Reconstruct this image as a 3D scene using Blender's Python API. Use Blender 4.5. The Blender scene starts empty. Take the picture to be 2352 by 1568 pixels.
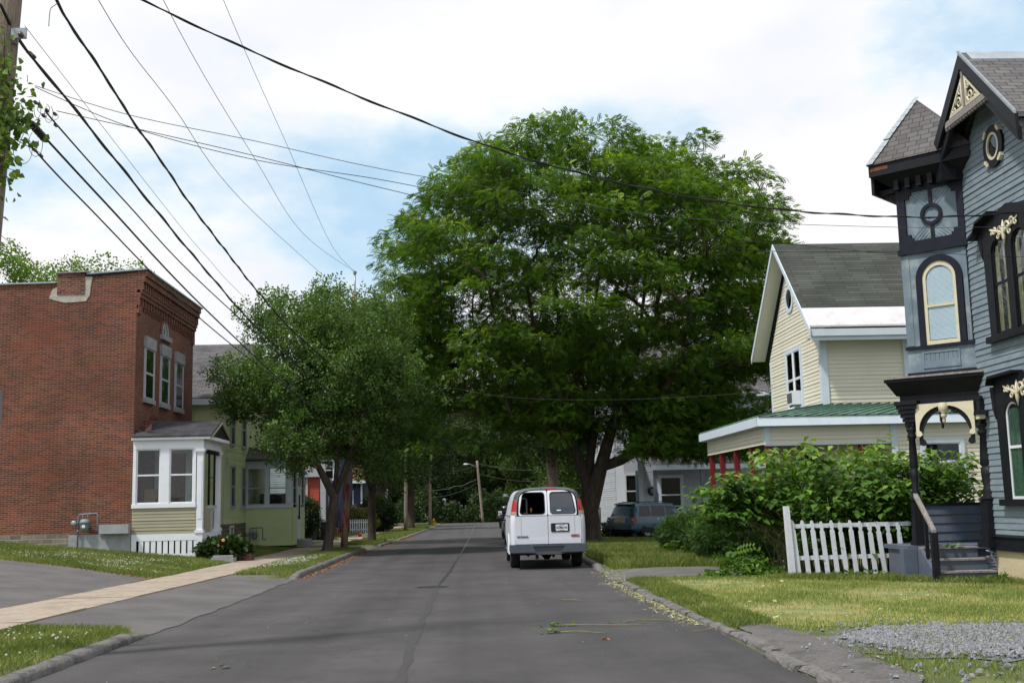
import bpy, bmesh, math, random
import numpy as np
from mathutils import Vector, Matrix
random.seed(7); RNG = np.random.default_rng(11)
R = math.radians
sc = bpy.context.scene
# ------------------------------------------------------------------ camera
cam = bpy.data.objects.new('camera', bpy.data.cameras.new('camera'))
sc.collection.objects.link(cam); sc.camera = cam
CM = Matrix(((0.9991142923805135, 0.017554194401050213, -0.03824239819776054),
             (-0.0353883686830891, -0.14117295463898985, -0.9893522427530286),
             (-0.02276607394646032, 0.989829302020014, -0.1404267023740017)))
CAMZ = 1.55
cam.matrix_world = Matrix.Translation((0, 0, CAMZ)) @ CM.to_4x4()
cam.data.sensor_width = 36; cam.data.lens = 36*2600/2352
cam.data.clip_start = 0.05; cam.data.clip_end = 3000
# ------------------------------------------------------------------ world
SUN_EL, SUN_AZ = R(58), R(-122)          # azimuth from +Y towards +X
w = bpy.data.worlds.new('World'); sc.world = w; w.use_nodes = True
nt = w.node_tree; nt.nodes.clear(); N = nt.nodes.new; L = nt.links.new
out = N('ShaderNodeOutputWorld'); bg = N('ShaderNodeBackground'); bgc = N('ShaderNodeBackground')
sky = N('ShaderNodeTexSky'); sky.sky_type = 'NISHITA'; sky.sun_disc = False
sky.sun_elevation = SUN_EL; sky.sun_rotation = SUN_AZ; sky.air_density = 1.0; sky.dust_density = 1.5
bg.inputs[1].default_value = 0.15
L(sky.outputs[0], bg.inputs[0])
tc = N('ShaderNodeTexCoord'); mp = N('ShaderNodeMapping'); mp.inputs['Scale'].default_value = (1, 1, 1.9)
mp.inputs['Location'].default_value = (4.1, 2.3, 0.6)
L(tc.outputs['Generated'], mp.inputs[0])
n1 = N('ShaderNodeTexNoise'); n1.inputs['Scale'].default_value = 3.1; n1.inputs['Detail'].default_value = 9; n1.inputs['Roughness'].default_value = .56
L(mp.outputs[0], n1.inputs['Vector'])
r1 = N('ShaderNodeValToRGB'); r1.color_ramp.elements[0].position = .30; r1.color_ramp.elements[0].color = (.68,)*3+(1,)
r1.color_ramp.elements[1].position = .44; r1.color_ramp.elements[1].color = (1, 1, 1, 1)
L(n1.outputs[0], r1.inputs[0])
n2 = N('ShaderNodeTexNoise'); n2.inputs['Scale'].default_value = 6.3; n2.inputs['Detail'].default_value = 7
L(mp.outputs[0], n2.inputs['Vector'])
r2 = N('ShaderNodeValToRGB'); r2.color_ramp.elements[0].position = .35; r2.color_ramp.elements[0].color = (.89, .91, .97, 1)
r2.color_ramp.elements[1].position = .6; r2.color_ramp.elements[1].color = (1, 1, 1, 1)
L(n2.outputs[0], r2.inputs[0]); hz = N('ShaderNodeMix'); hz.data_type = 'RGBA'; hz.inputs[6].default_value = (.58, .82, 1.0, 1)
r3 = N('ShaderNodeMapRange'); r3.inputs['From Min'].default_value = .33; r3.inputs['From Max'].default_value = .48; L(n1.outputs[0], r3.inputs[0])
L(r3.outputs[0], hz.inputs['Factor']); L(r2.outputs[0], hz.inputs[7]); L(hz.outputs[2], bgc.inputs[0]); bgc.inputs[1].default_value = 0.99
mx = N('ShaderNodeMixShader'); L(r1.outputs[0], mx.inputs[0]); L(bg.outputs[0], mx.inputs[1]); L(bgc.outputs[0], mx.inputs[2])
L(mx.outputs[0], out.inputs[0])
sl = bpy.data.lights.new('sun', 'SUN'); sl.energy = 3.7; sl.angle = R(5); sl.color = (1, .95, .87)
so = bpy.data.objects.new('sun', sl); sc.collection.objects.link(so)
sd = Vector((math.sin(SUN_AZ)*math.cos(SUN_EL), math.cos(SUN_AZ)*math.cos(SUN_EL), math.sin(SUN_EL)))
so.rotation_euler = sd.to_track_quat('Z', 'Y').to_euler(); so.location = (0, 0, 50)
sc.view_settings.view_transform = 'Standard'; sc.view_settings.look = 'None'
sc.view_settings.exposure = 0.06; sc.view_settings.gamma = 1
sc.cycles.max_bounces = 6; sc.cycles.transparent_max_bounces = 12; sc.cycles.diffuse_bounces = 3
# ------------------------------------------------------------------ geometry of the photograph: pixel ray -> world
def ray(px, py):
    return CM @ Vector(((px-1176)/2600, -(py-784)/2600, -1))
def onplane(p, A, B):
    r = ray(*p); d = (B[0]-A[0], B[1]-A[1]); n = (d[1], -d[0])
    t = (n[0]*A[0]+n[1]*A[1])/(n[0]*r.x+n[1]*r.y)
    return Vector((r.x*t, r.y*t, r.z*t+CAMZ))
def atY(p, Y):
    r = ray(*p); t = Y/r.y; return Vector((r.x*t, Y, r.z*t+CAMZ))
def lerp1(x, pts):
    if x <= pts[0][0]: return pts[0][1]
    for (a, b), (c, d) in zip(pts, pts[1:]):
        if x <= c: return b+(d-b)*(x-a)/(c-a)
    return pts[-1][1]
EL = [(-40, -4.3), (16, -4.33), (29, -4.25), (47, -4.45), (58, -4.1), (69, -3.9), (100, -3.7), (138, -3.5), (150, -4.5)]
ER = [(-40, 3.0), (24, 2.98), (33, 3.2), (50, 3.45), (80, 4.0), (110, 4.5), (138, 5.5), (150, 8)]
def eL(y): return lerp1(y, EL)
def eR(y): return lerp1(y, ER)
def ss(t): t = max(0, min(1, t)); return t*t*(3-2*t)
def rise(x, y):
    a, b = eL(y), eR(y)
    if x < a:
        ap = ss((y-15.4)/1.0)*ss((28.3-y)/1.0)
        ap = max(ap, ss((y-48.3)/.8)*ss((53.2-y)/.8))
        wdt = .3+1.4*ap
        r = .11*ss((a-x)/wdt)
        k = 1-.75*ss((y-46)/14)
        if x < -7.7: r += .1*k*min(-7.7-x, 9)
        return r
    if x > b:
        d = x-b; ap = ss((y-23.8)/.8)*ss((28.8-y)/.8)
        return .07*ss(d/(.3+1.2*ap))*(1-.8*ss((d-2)/3))
    return 0
def gz(x, y): return -.0065*max(min(y, 160), -40)+rise(x, y)
# ------------------------------------------------------------------ materials
MATS = {}
def newmat(name):
    m = bpy.data.materials.new(name); m.use_nodes = True; m.node_tree.nodes.clear(); MATS[name] = m
    return m, m.node_tree
def pm(name, col, rough=.7, var=.12, scale=4., detail=5, bump=0., bscale=None, metal=0., spec=.4, col2=None, c2scale=1.3, c2lo=.5, c2hi=.65, stretch=None, coord='Object'):
    """general procedural surface: base colour broken by noise, a second patchy colour (dirt, wear), bump"""
    m, t = newmat(name); N = t.nodes.new; L = t.links.new
    o = N('ShaderNodeOutputMaterial'); p = N('ShaderNodeBsdfPrincipled'); L(p.outputs[0], o.inputs[0])
    p.inputs['Roughness'].default_value = rough; p.inputs['Metallic'].default_value = metal
    p.inputs['Specular IOR Level'].default_value = spec
    tc = N('ShaderNodeTexCoord'); src = tc.outputs[coord]
    if stretch:
        mpp = N('ShaderNodeMapping'); mpp.inputs['Scale'].default_value = stretch; L(src, mpp.inputs[0]); src = mpp.outputs[0]
    n = N('ShaderNodeTexNoise'); n.inputs['Scale'].default_value = scale; n.inputs['Detail'].default_value = detail; L(src, n.inputs['Vector'])
    mr = N('ShaderNodeMapRange'); mr.inputs['From Min'].default_value = .3; mr.inputs['From Max'].default_value = .7
    mr.inputs['To Min'].default_value = 1-var; mr.inputs['To Max'].default_value = 1+var; L(n.outputs[0], mr.inputs[0])
    mul = N('ShaderNodeVectorMath'); mul.operation = 'SCALE'; mul.inputs[0].default_value = col; L(mr.outputs[0], mul.inputs['Scale'])
    c = mul.outputs[0]
    if col2:
        n2 = N('ShaderNodeTexNoise'); n2.inputs['Scale'].default_value = c2scale; n2.inputs['Detail'].default_value = 8; n2.inputs['Roughness'].default_value = .65; L(src, n2.inputs['Vector'])
        rr = N('ShaderNodeMapRange'); rr.inputs['From Min'].default_value = c2lo; rr.inputs['From Max'].default_value = c2hi; L(n2.outputs[0], rr.inputs[0])
        mix = N('ShaderNodeMix'); mix.data_type = 'RGBA'; L(rr.outputs[0], mix.inputs['Factor']); L(c, mix.inputs[6]); mix.inputs[7].default_value = (*col2, 1); c = mix.outputs[2]
    L(c, p.inputs['Base Color'])
    if bump:
        nb = N('ShaderNodeTexNoise'); nb.inputs['Scale'].default_value = bscale or scale*6; nb.inputs['Detail'].default_value = 4; L(src, nb.inputs['Vector'])
        b = N('ShaderNodeBump'); b.inputs['Strength'].default_value = bump; b.inputs['Distance'].default_value = .02; L(nb.outputs[0], b.inputs['Height']); L(b.outputs[0], p.inputs['Normal'])
    return m
def brickmat(name, c1, c2, mortar, bw, bh, ms=.006, rough=.85, patchcol=None, dark=None, bumpd=.01, freq=2, off=.5, tint2=None, stain=.78):
    m, t = newmat(name); N = t.nodes.new; L = t.links.new
    o = N('ShaderNodeOutputMaterial'); p = N('ShaderNodeBsdfPrincipled'); L(p.outputs[0], o.inputs[0]); p.inputs['Roughness'].default_value = rough
    p.inputs['Specular IOR Level'].default_value = .25
    tc = N('ShaderNodeTexCoord')
    nd = N('ShaderNodeTexNoise'); nd.inputs['Scale'].default_value = 1.2; nd.inputs['Detail'].default_value = 3; L(tc.outputs['UV'], nd.inputs['Vector'])
    sc_ = N('ShaderNodeVectorMath'); sc_.operation = 'SCALE'; sc_.inputs['Scale'].default_value = bh*.35; L(nd.outputs['Color'], sc_.inputs[0])
    ad = N('ShaderNodeVectorMath'); L(tc.outputs['UV'], ad.inputs[0]); L(sc_.outputs[0], ad.inputs[1])
    b = N('ShaderNodeTexBrick'); L(ad.outputs[0], b.inputs['Vector']); b.offset = off; b.offset_frequency = freq
    b.inputs['Color1'].default_value = (*c1, 1); b.inputs['Color2'].default_value = (*c2, 1); b.inputs['Mortar'].default_value = (*mortar, 1)
    b.inputs['Scale'].default_value = 1; b.inputs['Brick Width'].default_value = bw; b.inputs['Row Height'].default_value = bh
    b.inputs['Mortar Size'].default_value = ms; b.inputs['Mortar Smooth'].default_value = .3
    c = b.outputs['Color']
    # per-brick darkness from a stretched noise sampled on bricks
    n = N('ShaderNodeTexNoise'); n.inputs['Scale'].default_value = 1.0; n.inputs['Detail'].default_value = 6; L(tc.outputs['UV'], n.inputs['Vector'])
    mr = N('ShaderNodeMapRange'); mr.inputs['From Min'].default_value = .3; mr.inputs['From Max'].default_value = .7; mr.inputs['To Min'].default_value = stain; mr.inputs['To Max'].default_value = 1.2; L(n.outputs[0], mr.inputs[0])
    if stain < .7: n.inputs['Scale'].default_value = .42; n.inputs['Detail'].default_value = 9; n.inputs['Roughness'].default_value = .62
    s = N('ShaderNodeVectorMath'); s.operation = 'SCALE'; L(c, s.inputs[0]); L(mr.outputs[0], s.inputs['Scale']); c = s.outputs[0]
    if dark:
        b2 = N('ShaderNodeTexBrick'); L(ad.outputs[0], b2.inputs['Vector']); b2.offset = off; b2.offset_frequency = freq; b2.squash_frequency = 1
        b2.inputs['Color1'].default_value = (0, 0, 0, 1); b2.inputs['Color2'].default_value = (1, 1, 1, 1); b2.inputs['Mortar'].default_value = (0, 0, 0, 1)
        b2.inputs['Scale'].default_value = 1; b2.inputs['Brick Width'].default_value = bw; b2.inputs['Row Height'].default_value = bh; b2.inputs['Mortar Size'].default_value = ms; b2.inputs['Bias'].default_value = -.35
        mix = N('ShaderNodeMix'); mix.data_type = 'RGBA'; L(b2.outputs['Color'], mix.inputs['Factor']); L(c, mix.inputs[6]); mix.inputs[7].default_value = (*dark, 1); c = mix.outputs[2]
    if patchcol:
        n3 = N('ShaderNodeTexNoise'); n3.inputs['Scale'].default_value = .6; n3.inputs['Detail'].default_value = 7; n3.inputs['Roughness'].default_value = .7; L(tc.outputs['UV'], n3.inputs['Vector'])
        rr = N('ShaderNodeMapRange'); rr.inputs['From Min'].default_value = .5; rr.inputs['From Max'].default_value = .75; rr.inputs['To Max'].default_value = .7; L(n3.outputs[0], rr.inputs[0])
        mix = N('ShaderNodeMix'); mix.data_type = 'RGBA'; L(rr.outputs[0], mix.inputs['Factor']); L(c, mix.inputs[6]); mix.inputs[7].default_value = (*patchcol, 1); c = mix.outputs[2]
    L(c, p.inputs['Base Color'])
    bp = N('ShaderNodeBump'); bp.inputs['Strength'].default_value = .7; bp.inputs['Distance'].default_value = bumpd; bp.invert = True; L(b.outputs['Fac'], bp.inputs['Height']); L(bp.outputs[0], p.inputs['Normal'])
    return m
def leafmat(name, lo, hi, tip, trans=.35, rough=.55):
    """leaf: the colour of each leaf comes from its own tint value"""
    m, t = newmat(name); N = t.nodes.new; L = t.links.new
    o = N('ShaderNodeOutputMaterial'); p = N('ShaderNodeBsdfPrincipled'); p.inputs['Roughness'].default_value = rough; p.inputs['Specular IOR Level'].default_value = .3
    a = N('ShaderNodeAttribute'); a.attribute_name = 'tint'
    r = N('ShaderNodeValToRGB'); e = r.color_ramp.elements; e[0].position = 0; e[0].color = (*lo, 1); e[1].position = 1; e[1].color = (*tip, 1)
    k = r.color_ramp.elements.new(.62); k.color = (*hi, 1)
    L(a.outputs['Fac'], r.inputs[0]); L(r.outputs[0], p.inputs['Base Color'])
    tr = N('ShaderNodeBsdfTranslucent')
    sc_ = N('ShaderNodeVectorMath'); sc_.operation = 'MULTIPLY'; sc_.inputs[1].default_value = (1.35, 1.35, .6); L(r.outputs[0], sc_.inputs[0]); L(sc_.outputs[0], tr.inputs[0])
    mx = N('ShaderNodeMixShader'); mx.inputs[0].default_value = trans; L(p.outputs[0], mx.inputs[1]); L(tr.outputs[0], mx.inputs[2]); L(mx.outputs[0], o.inputs[0])
    return m
def glassmat(name, tint=(.85, .9, .92), refl=.14, rough=.03):
    m, t = newmat(name); N = t.nodes.new; L = t.links.new
    o = N('ShaderNodeOutputMaterial'); tr = N('ShaderNodeBsdfTransparent'); tr.inputs[0].default_value = (*tint, 1)
    g = N('ShaderNodeBsdfGlossy'); g.inputs['Roughness'].default_value = rough; g.inputs[0].default_value = (.9, .95, 1, 1)
    tc = N('ShaderNodeTexCoord'); n = N('ShaderNodeTexNoise'); n.inputs['Scale'].default_value = 1.6; n.inputs['Detail'].default_value = 2; L(tc.outputs['Object'], n.inputs['Vector'])
    b = N('ShaderNodeBump'); b.inputs['Strength'].default_value = .12; b.inputs['Distance'].default_value = .1; L(n.outputs[0], b.inputs['Height']); L(b.outputs[0], g.inputs['Normal'])
    ge = N('ShaderNodeNewGeometry'); dp = N('ShaderNodeVectorMath'); dp.operation = 'DOT_PRODUCT'; L(ge.outputs['Incoming'], dp.inputs[0]); L(ge.outputs['Normal'], dp.inputs[1])
    def mt(op, x, y=None):
        q = N('ShaderNodeMath'); q.operation = op; q.use_clamp = op != 'POWER'
        for k, v in enumerate((x, y)):
            if v is None: continue
            if isinstance(v, (int, float)): q.inputs[k].default_value = v
            else: L(v, q.inputs[k])
        return q.outputs[0]
    pw = mt('POWER', mt('SUBTRACT', 1.0, dp.outputs['Value']), 4.0); a0 = mt('ADD', mt('MULTIPLY', pw, .75), refl+.02)
    a = N('ShaderNodeMath'); a.operation = 'MULTIPLY'; L(a0, a.inputs[0]); L(mt('SUBTRACT', 1.0, ge.outputs['Backfacing']), a.inputs[1])
    mx = N('ShaderNodeMixShader'); L(a.outputs[0], mx.inputs[0]); L(tr.outputs[0], mx.inputs[1]); L(g.outputs[0], mx.inputs[2]); L(mx.outputs[0], o.inputs[0])
    return m
M = MATS
pm('grass_ground', (.085, .115, .032), .95, .35, 2.2, 8, 1.0, 60, col2=(.14, .13, .055), c2scale=1.1, c2lo=.48, c2hi=.66)
pm('grass_dry', (.17, .205, .065), .95, .3, 3, 8, 1.0, 60, col2=(.33, .27, .12), c2scale=1.6, c2lo=.42, c2hi=.62)
# asphalt: fine aggregate + patches
pm('asphalt_road', (.052, .050, .053), .82, .34, 48, 6, .6, 240, col2=(.076, .072, .075), c2scale=.55, c2lo=.35, c2hi=.65, spec=.35)
pm('asphalt_old', (.105, .099, .103), .9, .34, 40, 6, .8, 170, col2=(.15, .14, .142), c2scale=.8, c2lo=.4, c2hi=.65)
pm('asphalt_drive', (.12, .115, .112), .9, .28, 90, 4, .7, 170, col2=(.17, .16, .14), c2scale=1.2)
pm('asphalt_seam', (.048, .046, .05), .8, .3, 60, 3, .5, 200)
pm('tar', (.034, .033, .035), .45, .2, 30, 3, .2, 90)
pm('curb_mat', (.145, .138, .135), .9, .25, 14, 7, 1.0, 40, col2=(.07, .07, .068), c2scale=3, c2lo=.5, c2hi=.62)
pm('concrete_walk', (.33, .275, .22), .9, .16, 9, 7, .4, 90, col2=(.20, .165, .13), c2scale=1.5, c2lo=.48, c2hi=.72)
pm('concrete_gray', (.30, .32, .34), .9, .12, 5, 7, .4, 60, col2=(.2, .21, .2), c2scale=1.2)
pm('old_path', (.125, .118, .118), .95, .25, 24, 6, .9, 80, col2=(.075, .075, .07), c2scale=2.4)
pm('soil', (.10, .065, .04), .95, .35, 20, 6, 1., 60)
pm('gravel_base', (.15, .155, .17), .95, .35, 70, 4, 1., 70)
pm('gravel_stone', (.19, .195, .215), .9, .5, 37, 2)
brickmat('brick', (.200, .058, .029), (.118, .037, .024), (.37, .28, .22), .235, .0595, .0050, dark=(.060, .024, .022), patchcol=(.20, .062, .033), stain=.5)
brickmat('brick_dark', (.20, .06, .04), (.12, .035, .03), (.25, .19, .15), .22, .07, .008, dark=(.04, .02, .02))
brickmat('shingle_dark', (.030, .031, .036), (.058, .060, .068), (.014, .014, .016), .30, .14, .006, off=.37, bumpd=.02)
brickmat('shingle_gray', (.075, .072, .078), (.125, .118, .125), (.03, .03, .03), .33, .145, .008, off=.37, bumpd=.02)
brickmat('shingle_green', (.042, .048, .042), (.070, .077, .068), (.026, .030, .027), .9, .135, .011, off=.43, bumpd=.03, patchcol=(.045, .047, .045))
brickmat('shingle_brown', (.13, .06, .045), (.19, .09, .065), (.05, .03, .02), .33, .15, .01, off=.4)
brickmat('slate', (.088, .085, .088), (.135, .124, .120), (.04, .035, .035), .235, .125, .007, off=.31, bumpd=.05, dark=(.12, .125, .14))
brickmat('slate_roof', (.095, .093, .098), (.14, .135, .135), (.03, .03, .03), .3, .14, .009, off=.42, bumpd=.05, patchcol=(.10, .10, .105))
brickmat('stone_found', (.22, .19, .15), (.13, .12, .10), (.27, .25, .21), .38, .15, .018, off=.33, dark=(.09, .085, .08))
pm('siding_olive', (.31, .29, .205), .62, .06, 1.4, 4)
pm('siding_green', (.60, .68, .38), .6, .06, 1.2, 4, col2=(.34, .36, .13), c2scale=.7, c2lo=.58, c2hi=.75)
pm('siding_cream', (.66, .63, .52), .55, .04, 1.2, 4)
pm('siding_blue', (.165, .215, .255), .65, .12, 1.8, 6, .2, 60, col2=(.21, .255, .28), c2scale=2.5, stretch=(1, 1, 3))
pm('siding_white', (.42, .45, .50), .6, .05, 1.2, 4)
pm('siding_navy', (.022, .032, .085), .55, .1, 2)
pm('siding_red', (.42, .075, .05), .6, .1, 2)
pm('white_paint', (.70, .73, .78), .5, .04, 3, 4)
pm('white_worn', (.60, .64, .70), .65, .08, 7, 6, .2, 60, col2=(.22, .22, .20), c2scale=7, c2lo=.60, c2hi=.70)
pm('gray_paint', (.40, .42, .46), .6, .08, 4)
pm('blue_trim', (.56, .64, .72), .5, .05, 3)
pm('panel_blue', (.135, .185, .23), .6, .12, 3, 6, .15, 40, col2=(.24, .29, .32), c2scale=2)
pm('step_blue', (.085, .108, .155), .6, .12, 4, 6, .2, 50, col2=(.10, .11, .13), c2scale=3)
pm('black_paint', (.008, .009, .013), .5, .25, 6, 4, .15, 30, spec=.22)
pm('navy_paint', (.009, .011, .022), .5, .2, 6, 4, .1, 30, spec=.22)
pm('cream_paint', (.58, .54, .40), .55, .08, 6)
pm('silver_flash', (.30, .345, .38), .6, .14, 3, 4, .1, 10)
pm('tin_band', (.68, .66, .68), .38, .1, 2.5, 5, .25, 5, metal=.35, col2=(.5, .42, .36), c2scale=1.6, c2lo=.6, c2hi=.72)
pm('green_metal', (.07, .15, .11), .5, .12, 3, 4, metal=.1, col2=(.14, .24, .20), c2scale=5)
pm('red_paint', (.16, .018, .022), .5, .15, 4)
pm('maroon_wood', (.09, .035, .03), .6, .2, 8)
pm('weathered_wood', (.24, .22, .21), .85, .3, 3, 6, .5, 20, stretch=(8, 8, 1))
pm('pole_wood', (.25, .20, .165), .9, .3, 6, 7, .8, 14, stretch=(9, 9, .5), col2=(.13, .10, .08), c2scale=4)
pm('pole_red', (.24, .03, .03), .8, .3, 6, 7, .6, 14, stretch=(5, 5, .7), col2=(.20, .16, .12), c2scale=1.6, c2lo=.44, c2hi=.5)
pm('bark', (.060, .044, .034), .95, .4, 5, 7, 1., 14, stretch=(4, 4, .8), col2=(.085, .075, .055), c2scale=2)
pm('bark_light', (.12, .09, .075), .95, .4, 5, 7, 1., 14, stretch=(4, 4, .8))
pm('foundation', (.50, .43, .28), .9, .1, 3, 6, .4, 20, col2=(.14, .12, .08), c2scale=3.2, c2lo=.60, c2hi=.68)
pm('cement_patch', (.40, .37, .32), .9, .15, 6, 7, .8, 18)
pm('stone_gray', (.27, .27, .28), .9, .18, 6, 7, .5, 30)
pm('interior_dark', (.012, .012, .014), .8, .3, 2)  # near-black stand-in for unlit interiors and hollows
pm('interior_mid', (.05, .045, .04), .8, .4, 2)
pm('curtain_gold', (.30, .25, .13), .8, .25, 12, 3, stretch=(1, 1, .1))
pm('curtain_gray', (.20, .20, .20), .8, .35, 12, 3, stretch=(1, 1, .1))
pm('curtain_green', (.07, .13, .08), .8, .3, 10, 3, stretch=(1, 1, .1))
pm('curtain_red', (.12, .012, .015), .8, .3, 10, 3, stretch=(1, 1, .1))
pm('blind', (.80, .84, .90), .6, .04, 3)
pm('wire_black', (.012, .012, .013), .5, .2, 3)
pm('wire_gray', (.06, .06, .065), .5, .2, 3)
pm('metal_gray', (.30, .33, .36), .45, .15, 8, metal=.5)
pm('meter_green', (.17, .24, .25), .5, .12, 9)
pm('pipe_gray', (.16, .19, .235), .5, .15, 9)
pm('insulator', (.10, .055, .04), .3, .1, 9)
pm('van_white', (.60, .63, .70), .28, .04, 1.4, 5, col2=(.50, .50, .50), c2scale=1.2, c2lo=.6, c2hi=.8, spec=.5)
pm('van_trim', (.075, .095, .095), .55, .12, 6)
pm('van_bumper', (.065, .08, .10), .5, .12, 5)
pm('rubber', (.012, .012, .012), .8, .2, 20)
pm('seam_dark', (.02, .02, .02), .7, .2, 5)
pm('tyre', (.016, .016, .017), .85, .3, 20, 3, .4, 60)
pm('rim', (.45, .46, .48), .3, .1, 6, metal=.7)
pm('chassis', (.014, .014, .014), .8, .3, 5)
pm('lamp_red', (.30, .009, .012), .2, .15, 20, spec=.6)
pm('lamp_amber', (.32, .22, .12), .25, .1, 20)
pm('chrome', (.65, .68, .7), .15, .05, 3, metal=.9)
pm('rust', (.14, .045, .02), .9, .4, 12)
pm('teal_paint', (.030, .095, .145), .22, .05, 2, spec=.6)
pm('teal_dark', (.02, .07, .085), .25, .05, 2)
pm('silver_paint', (.42, .45, .48), .25, .04, 2, metal=.3)
pm('black_car', (.014, .014, .016), .25, .1, 2)
pm('plate_white', (.72, .74, .78), .4, .03, 6)
pm('plate_orange', (.75, .30, .03), .4, .05, 6)
pm('ink', (.02, .03, .08), .5, .1, 6)
pm('badge_red', (.35, .03, .03), .4, .1, 6)
pm('badge_gray', (.10, .11, .12), .35, .1, 6)
pm('plastic_black', (.010, .010, .012), .5, .2, 6)
pm('hydrant_yellow', (.55, .25, .03), .5, .15, 8)
pm('flower_pink', (.75, .30, .28), .6, .2, 20)
pm('flower_white', (.72, .72, .66), .7, .1, 30)
pm('ball_red', (.55, .02, .02), .35, .05, 3)
pm('cardboard', (.34, .22, .12), .9, .1, 4)
pm('litter', (.25, .115, .055), .9, .4, 30)
pm('clipping', (.36, .36, .18), .9, .3, 20)
pm('stem_green', (.16, .17, .07), .7, .2, 8)
glassmat('glass', refl=.04); glassmat('glass_dark', (.10, .13, .15), .03); glassmat('glass_old', (.8, .84, .82), .03, .06)
glassmat('glass_sky', (.04, .06, .08), .02, .05); glassmat('glass_van', (.03, .05, .08), .10, .04)
leafmat('leaf_locust', (.036, .088, .011), (.098, .188, .020), (.29, .40, .045), .42)
leafmat('leaf_pear', (.052, .105, .024), (.105, .185, .042), (.19, .30, .065), .34, .45)
leafmat('leaf_dark', (.014, .032, .008), (.030, .062, .013), (.085, .15, .022), .25)
leafmat('leaf_far', (.028, .058, .012), (.062, .115, .020), (.16, .25, .04), .3)
leafmat('leaf_maple', (.06, .12, .014), (.12, .21, .022), (.24, .34, .04), .35)
leafmat('leaf_knot', (.036, .090, .014), (.092, .190, .026), (.24, .38, .055), .35, .45)
leafmat('leaf_yew', (.018, .050, .009), (.045, .105, .014), (.17, .29, .03), .2)
leafmat('leaf_barberry', (.10, .016, .014), (.20, .03, .022), (.34, .08, .05), .3)
leafmat('leaf_vine', (.06, .115, .018), (.12, .20, .03), (.25, .36, .06), .4)
leafmat('leaf_light', (.12, .13, .045), (.21, .20, .08), (.34, .26, .15), .3)
leafmat('grass_blade', (.105, .145, .032), (.175, .225, .052), (.33, .34, .14), .3, .6)
leafmat('grass_blade_dry', (.12, .18, .035), (.26, .31, .085), (.52, .47, .23), .3, .6)
t_ = M['asphalt_road'].node_tree; N = t_.nodes.new; L = t_.links.new; p_ = [n for n in t_.nodes if n.type == 'BSDF_PRINCIPLED'][0]; src_ = p_.inputs['Base Color'].links[0].from_socket
tc = N('ShaderNodeTexCoord'); mp = N('ShaderNodeMapping'); mp.inputs['Scale'].default_value = (1.5, .035, 1); L(tc.outputs['Object'], mp.inputs[0])
n1 = N('ShaderNodeTexNoise'); n1.inputs['Scale'].default_value = 1.0; n1.inputs['Detail'].default_value = 6; L(mp.outputs[0], n1.inputs['Vector'])
n2 = N('ShaderNodeTexNoise'); n2.inputs['Scale'].default_value = .9; n2.inputs['Detail'].default_value = 9; n2.inputs['Roughness'].default_value = .7; L(tc.outputs['Object'], n2.inputs['Vector'])
m1 = N('ShaderNodeMapRange'); m1.inputs['From Min'].default_value = .3; m1.inputs['From Max'].default_value = .7; m1.inputs['To Min'].default_value = .80; m1.inputs['To Max'].default_value = 1.18; L(n1.outputs[0], m1.inputs[0])
m2 = N('ShaderNodeMapRange'); m2.inputs['From Min'].default_value = .58; m2.inputs['From Max'].default_value = .70; m2.inputs['To Min'].default_value = 1; m2.inputs['To Max'].default_value = .72; L(n2.outputs[0], m2.inputs[0])
v1 = N('ShaderNodeVectorMath'); v1.operation = 'SCALE'; L(src_, v1.inputs[0]); L(m1.outputs[0], v1.inputs['Scale']); v2 = N('ShaderNodeVectorMath'); v2.operation = 'SCALE'; L(v1.outputs[0], v2.inputs[0]); L(m2.outputs[0], v2.inputs['Scale'])
vo = N('ShaderNodeTexVoronoi'); vo.feature = 'DISTANCE_TO_EDGE'; vo.inputs['Scale'].default_value = .22; nw = N('ShaderNodeTexNoise'); nw.inputs['Scale'].default_value = 1.1; nw.inputs['Detail'].default_value = 8; L(tc.outputs['Object'], nw.inputs['Vector'])
va = N('ShaderNodeVectorMath'); va.operation = 'MULTIPLY_ADD'; L(nw.outputs['Color'], va.inputs[0]); va.inputs[1].default_value = (2.2, 2.2, 0); L(tc.outputs['Object'], va.inputs[2]); L(va.outputs[0], vo.inputs['Vector'])
m3 = N('ShaderNodeMapRange'); m3.inputs['From Min'].default_value = 0; m3.inputs['From Max'].default_value = .0022; m3.inputs['To Min'].default_value = .55; m3.inputs['To Max'].default_value = 1; L(vo.outputs[0], m3.inputs[0])
v3 = N('ShaderNodeVectorMath'); v3.operation = 'SCALE'; L(v2.outputs[0], v3.inputs[0]); L(m3.outputs[0], v3.inputs['Scale']); L(v3.outputs[0], p_.inputs['Base Color'])
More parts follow.
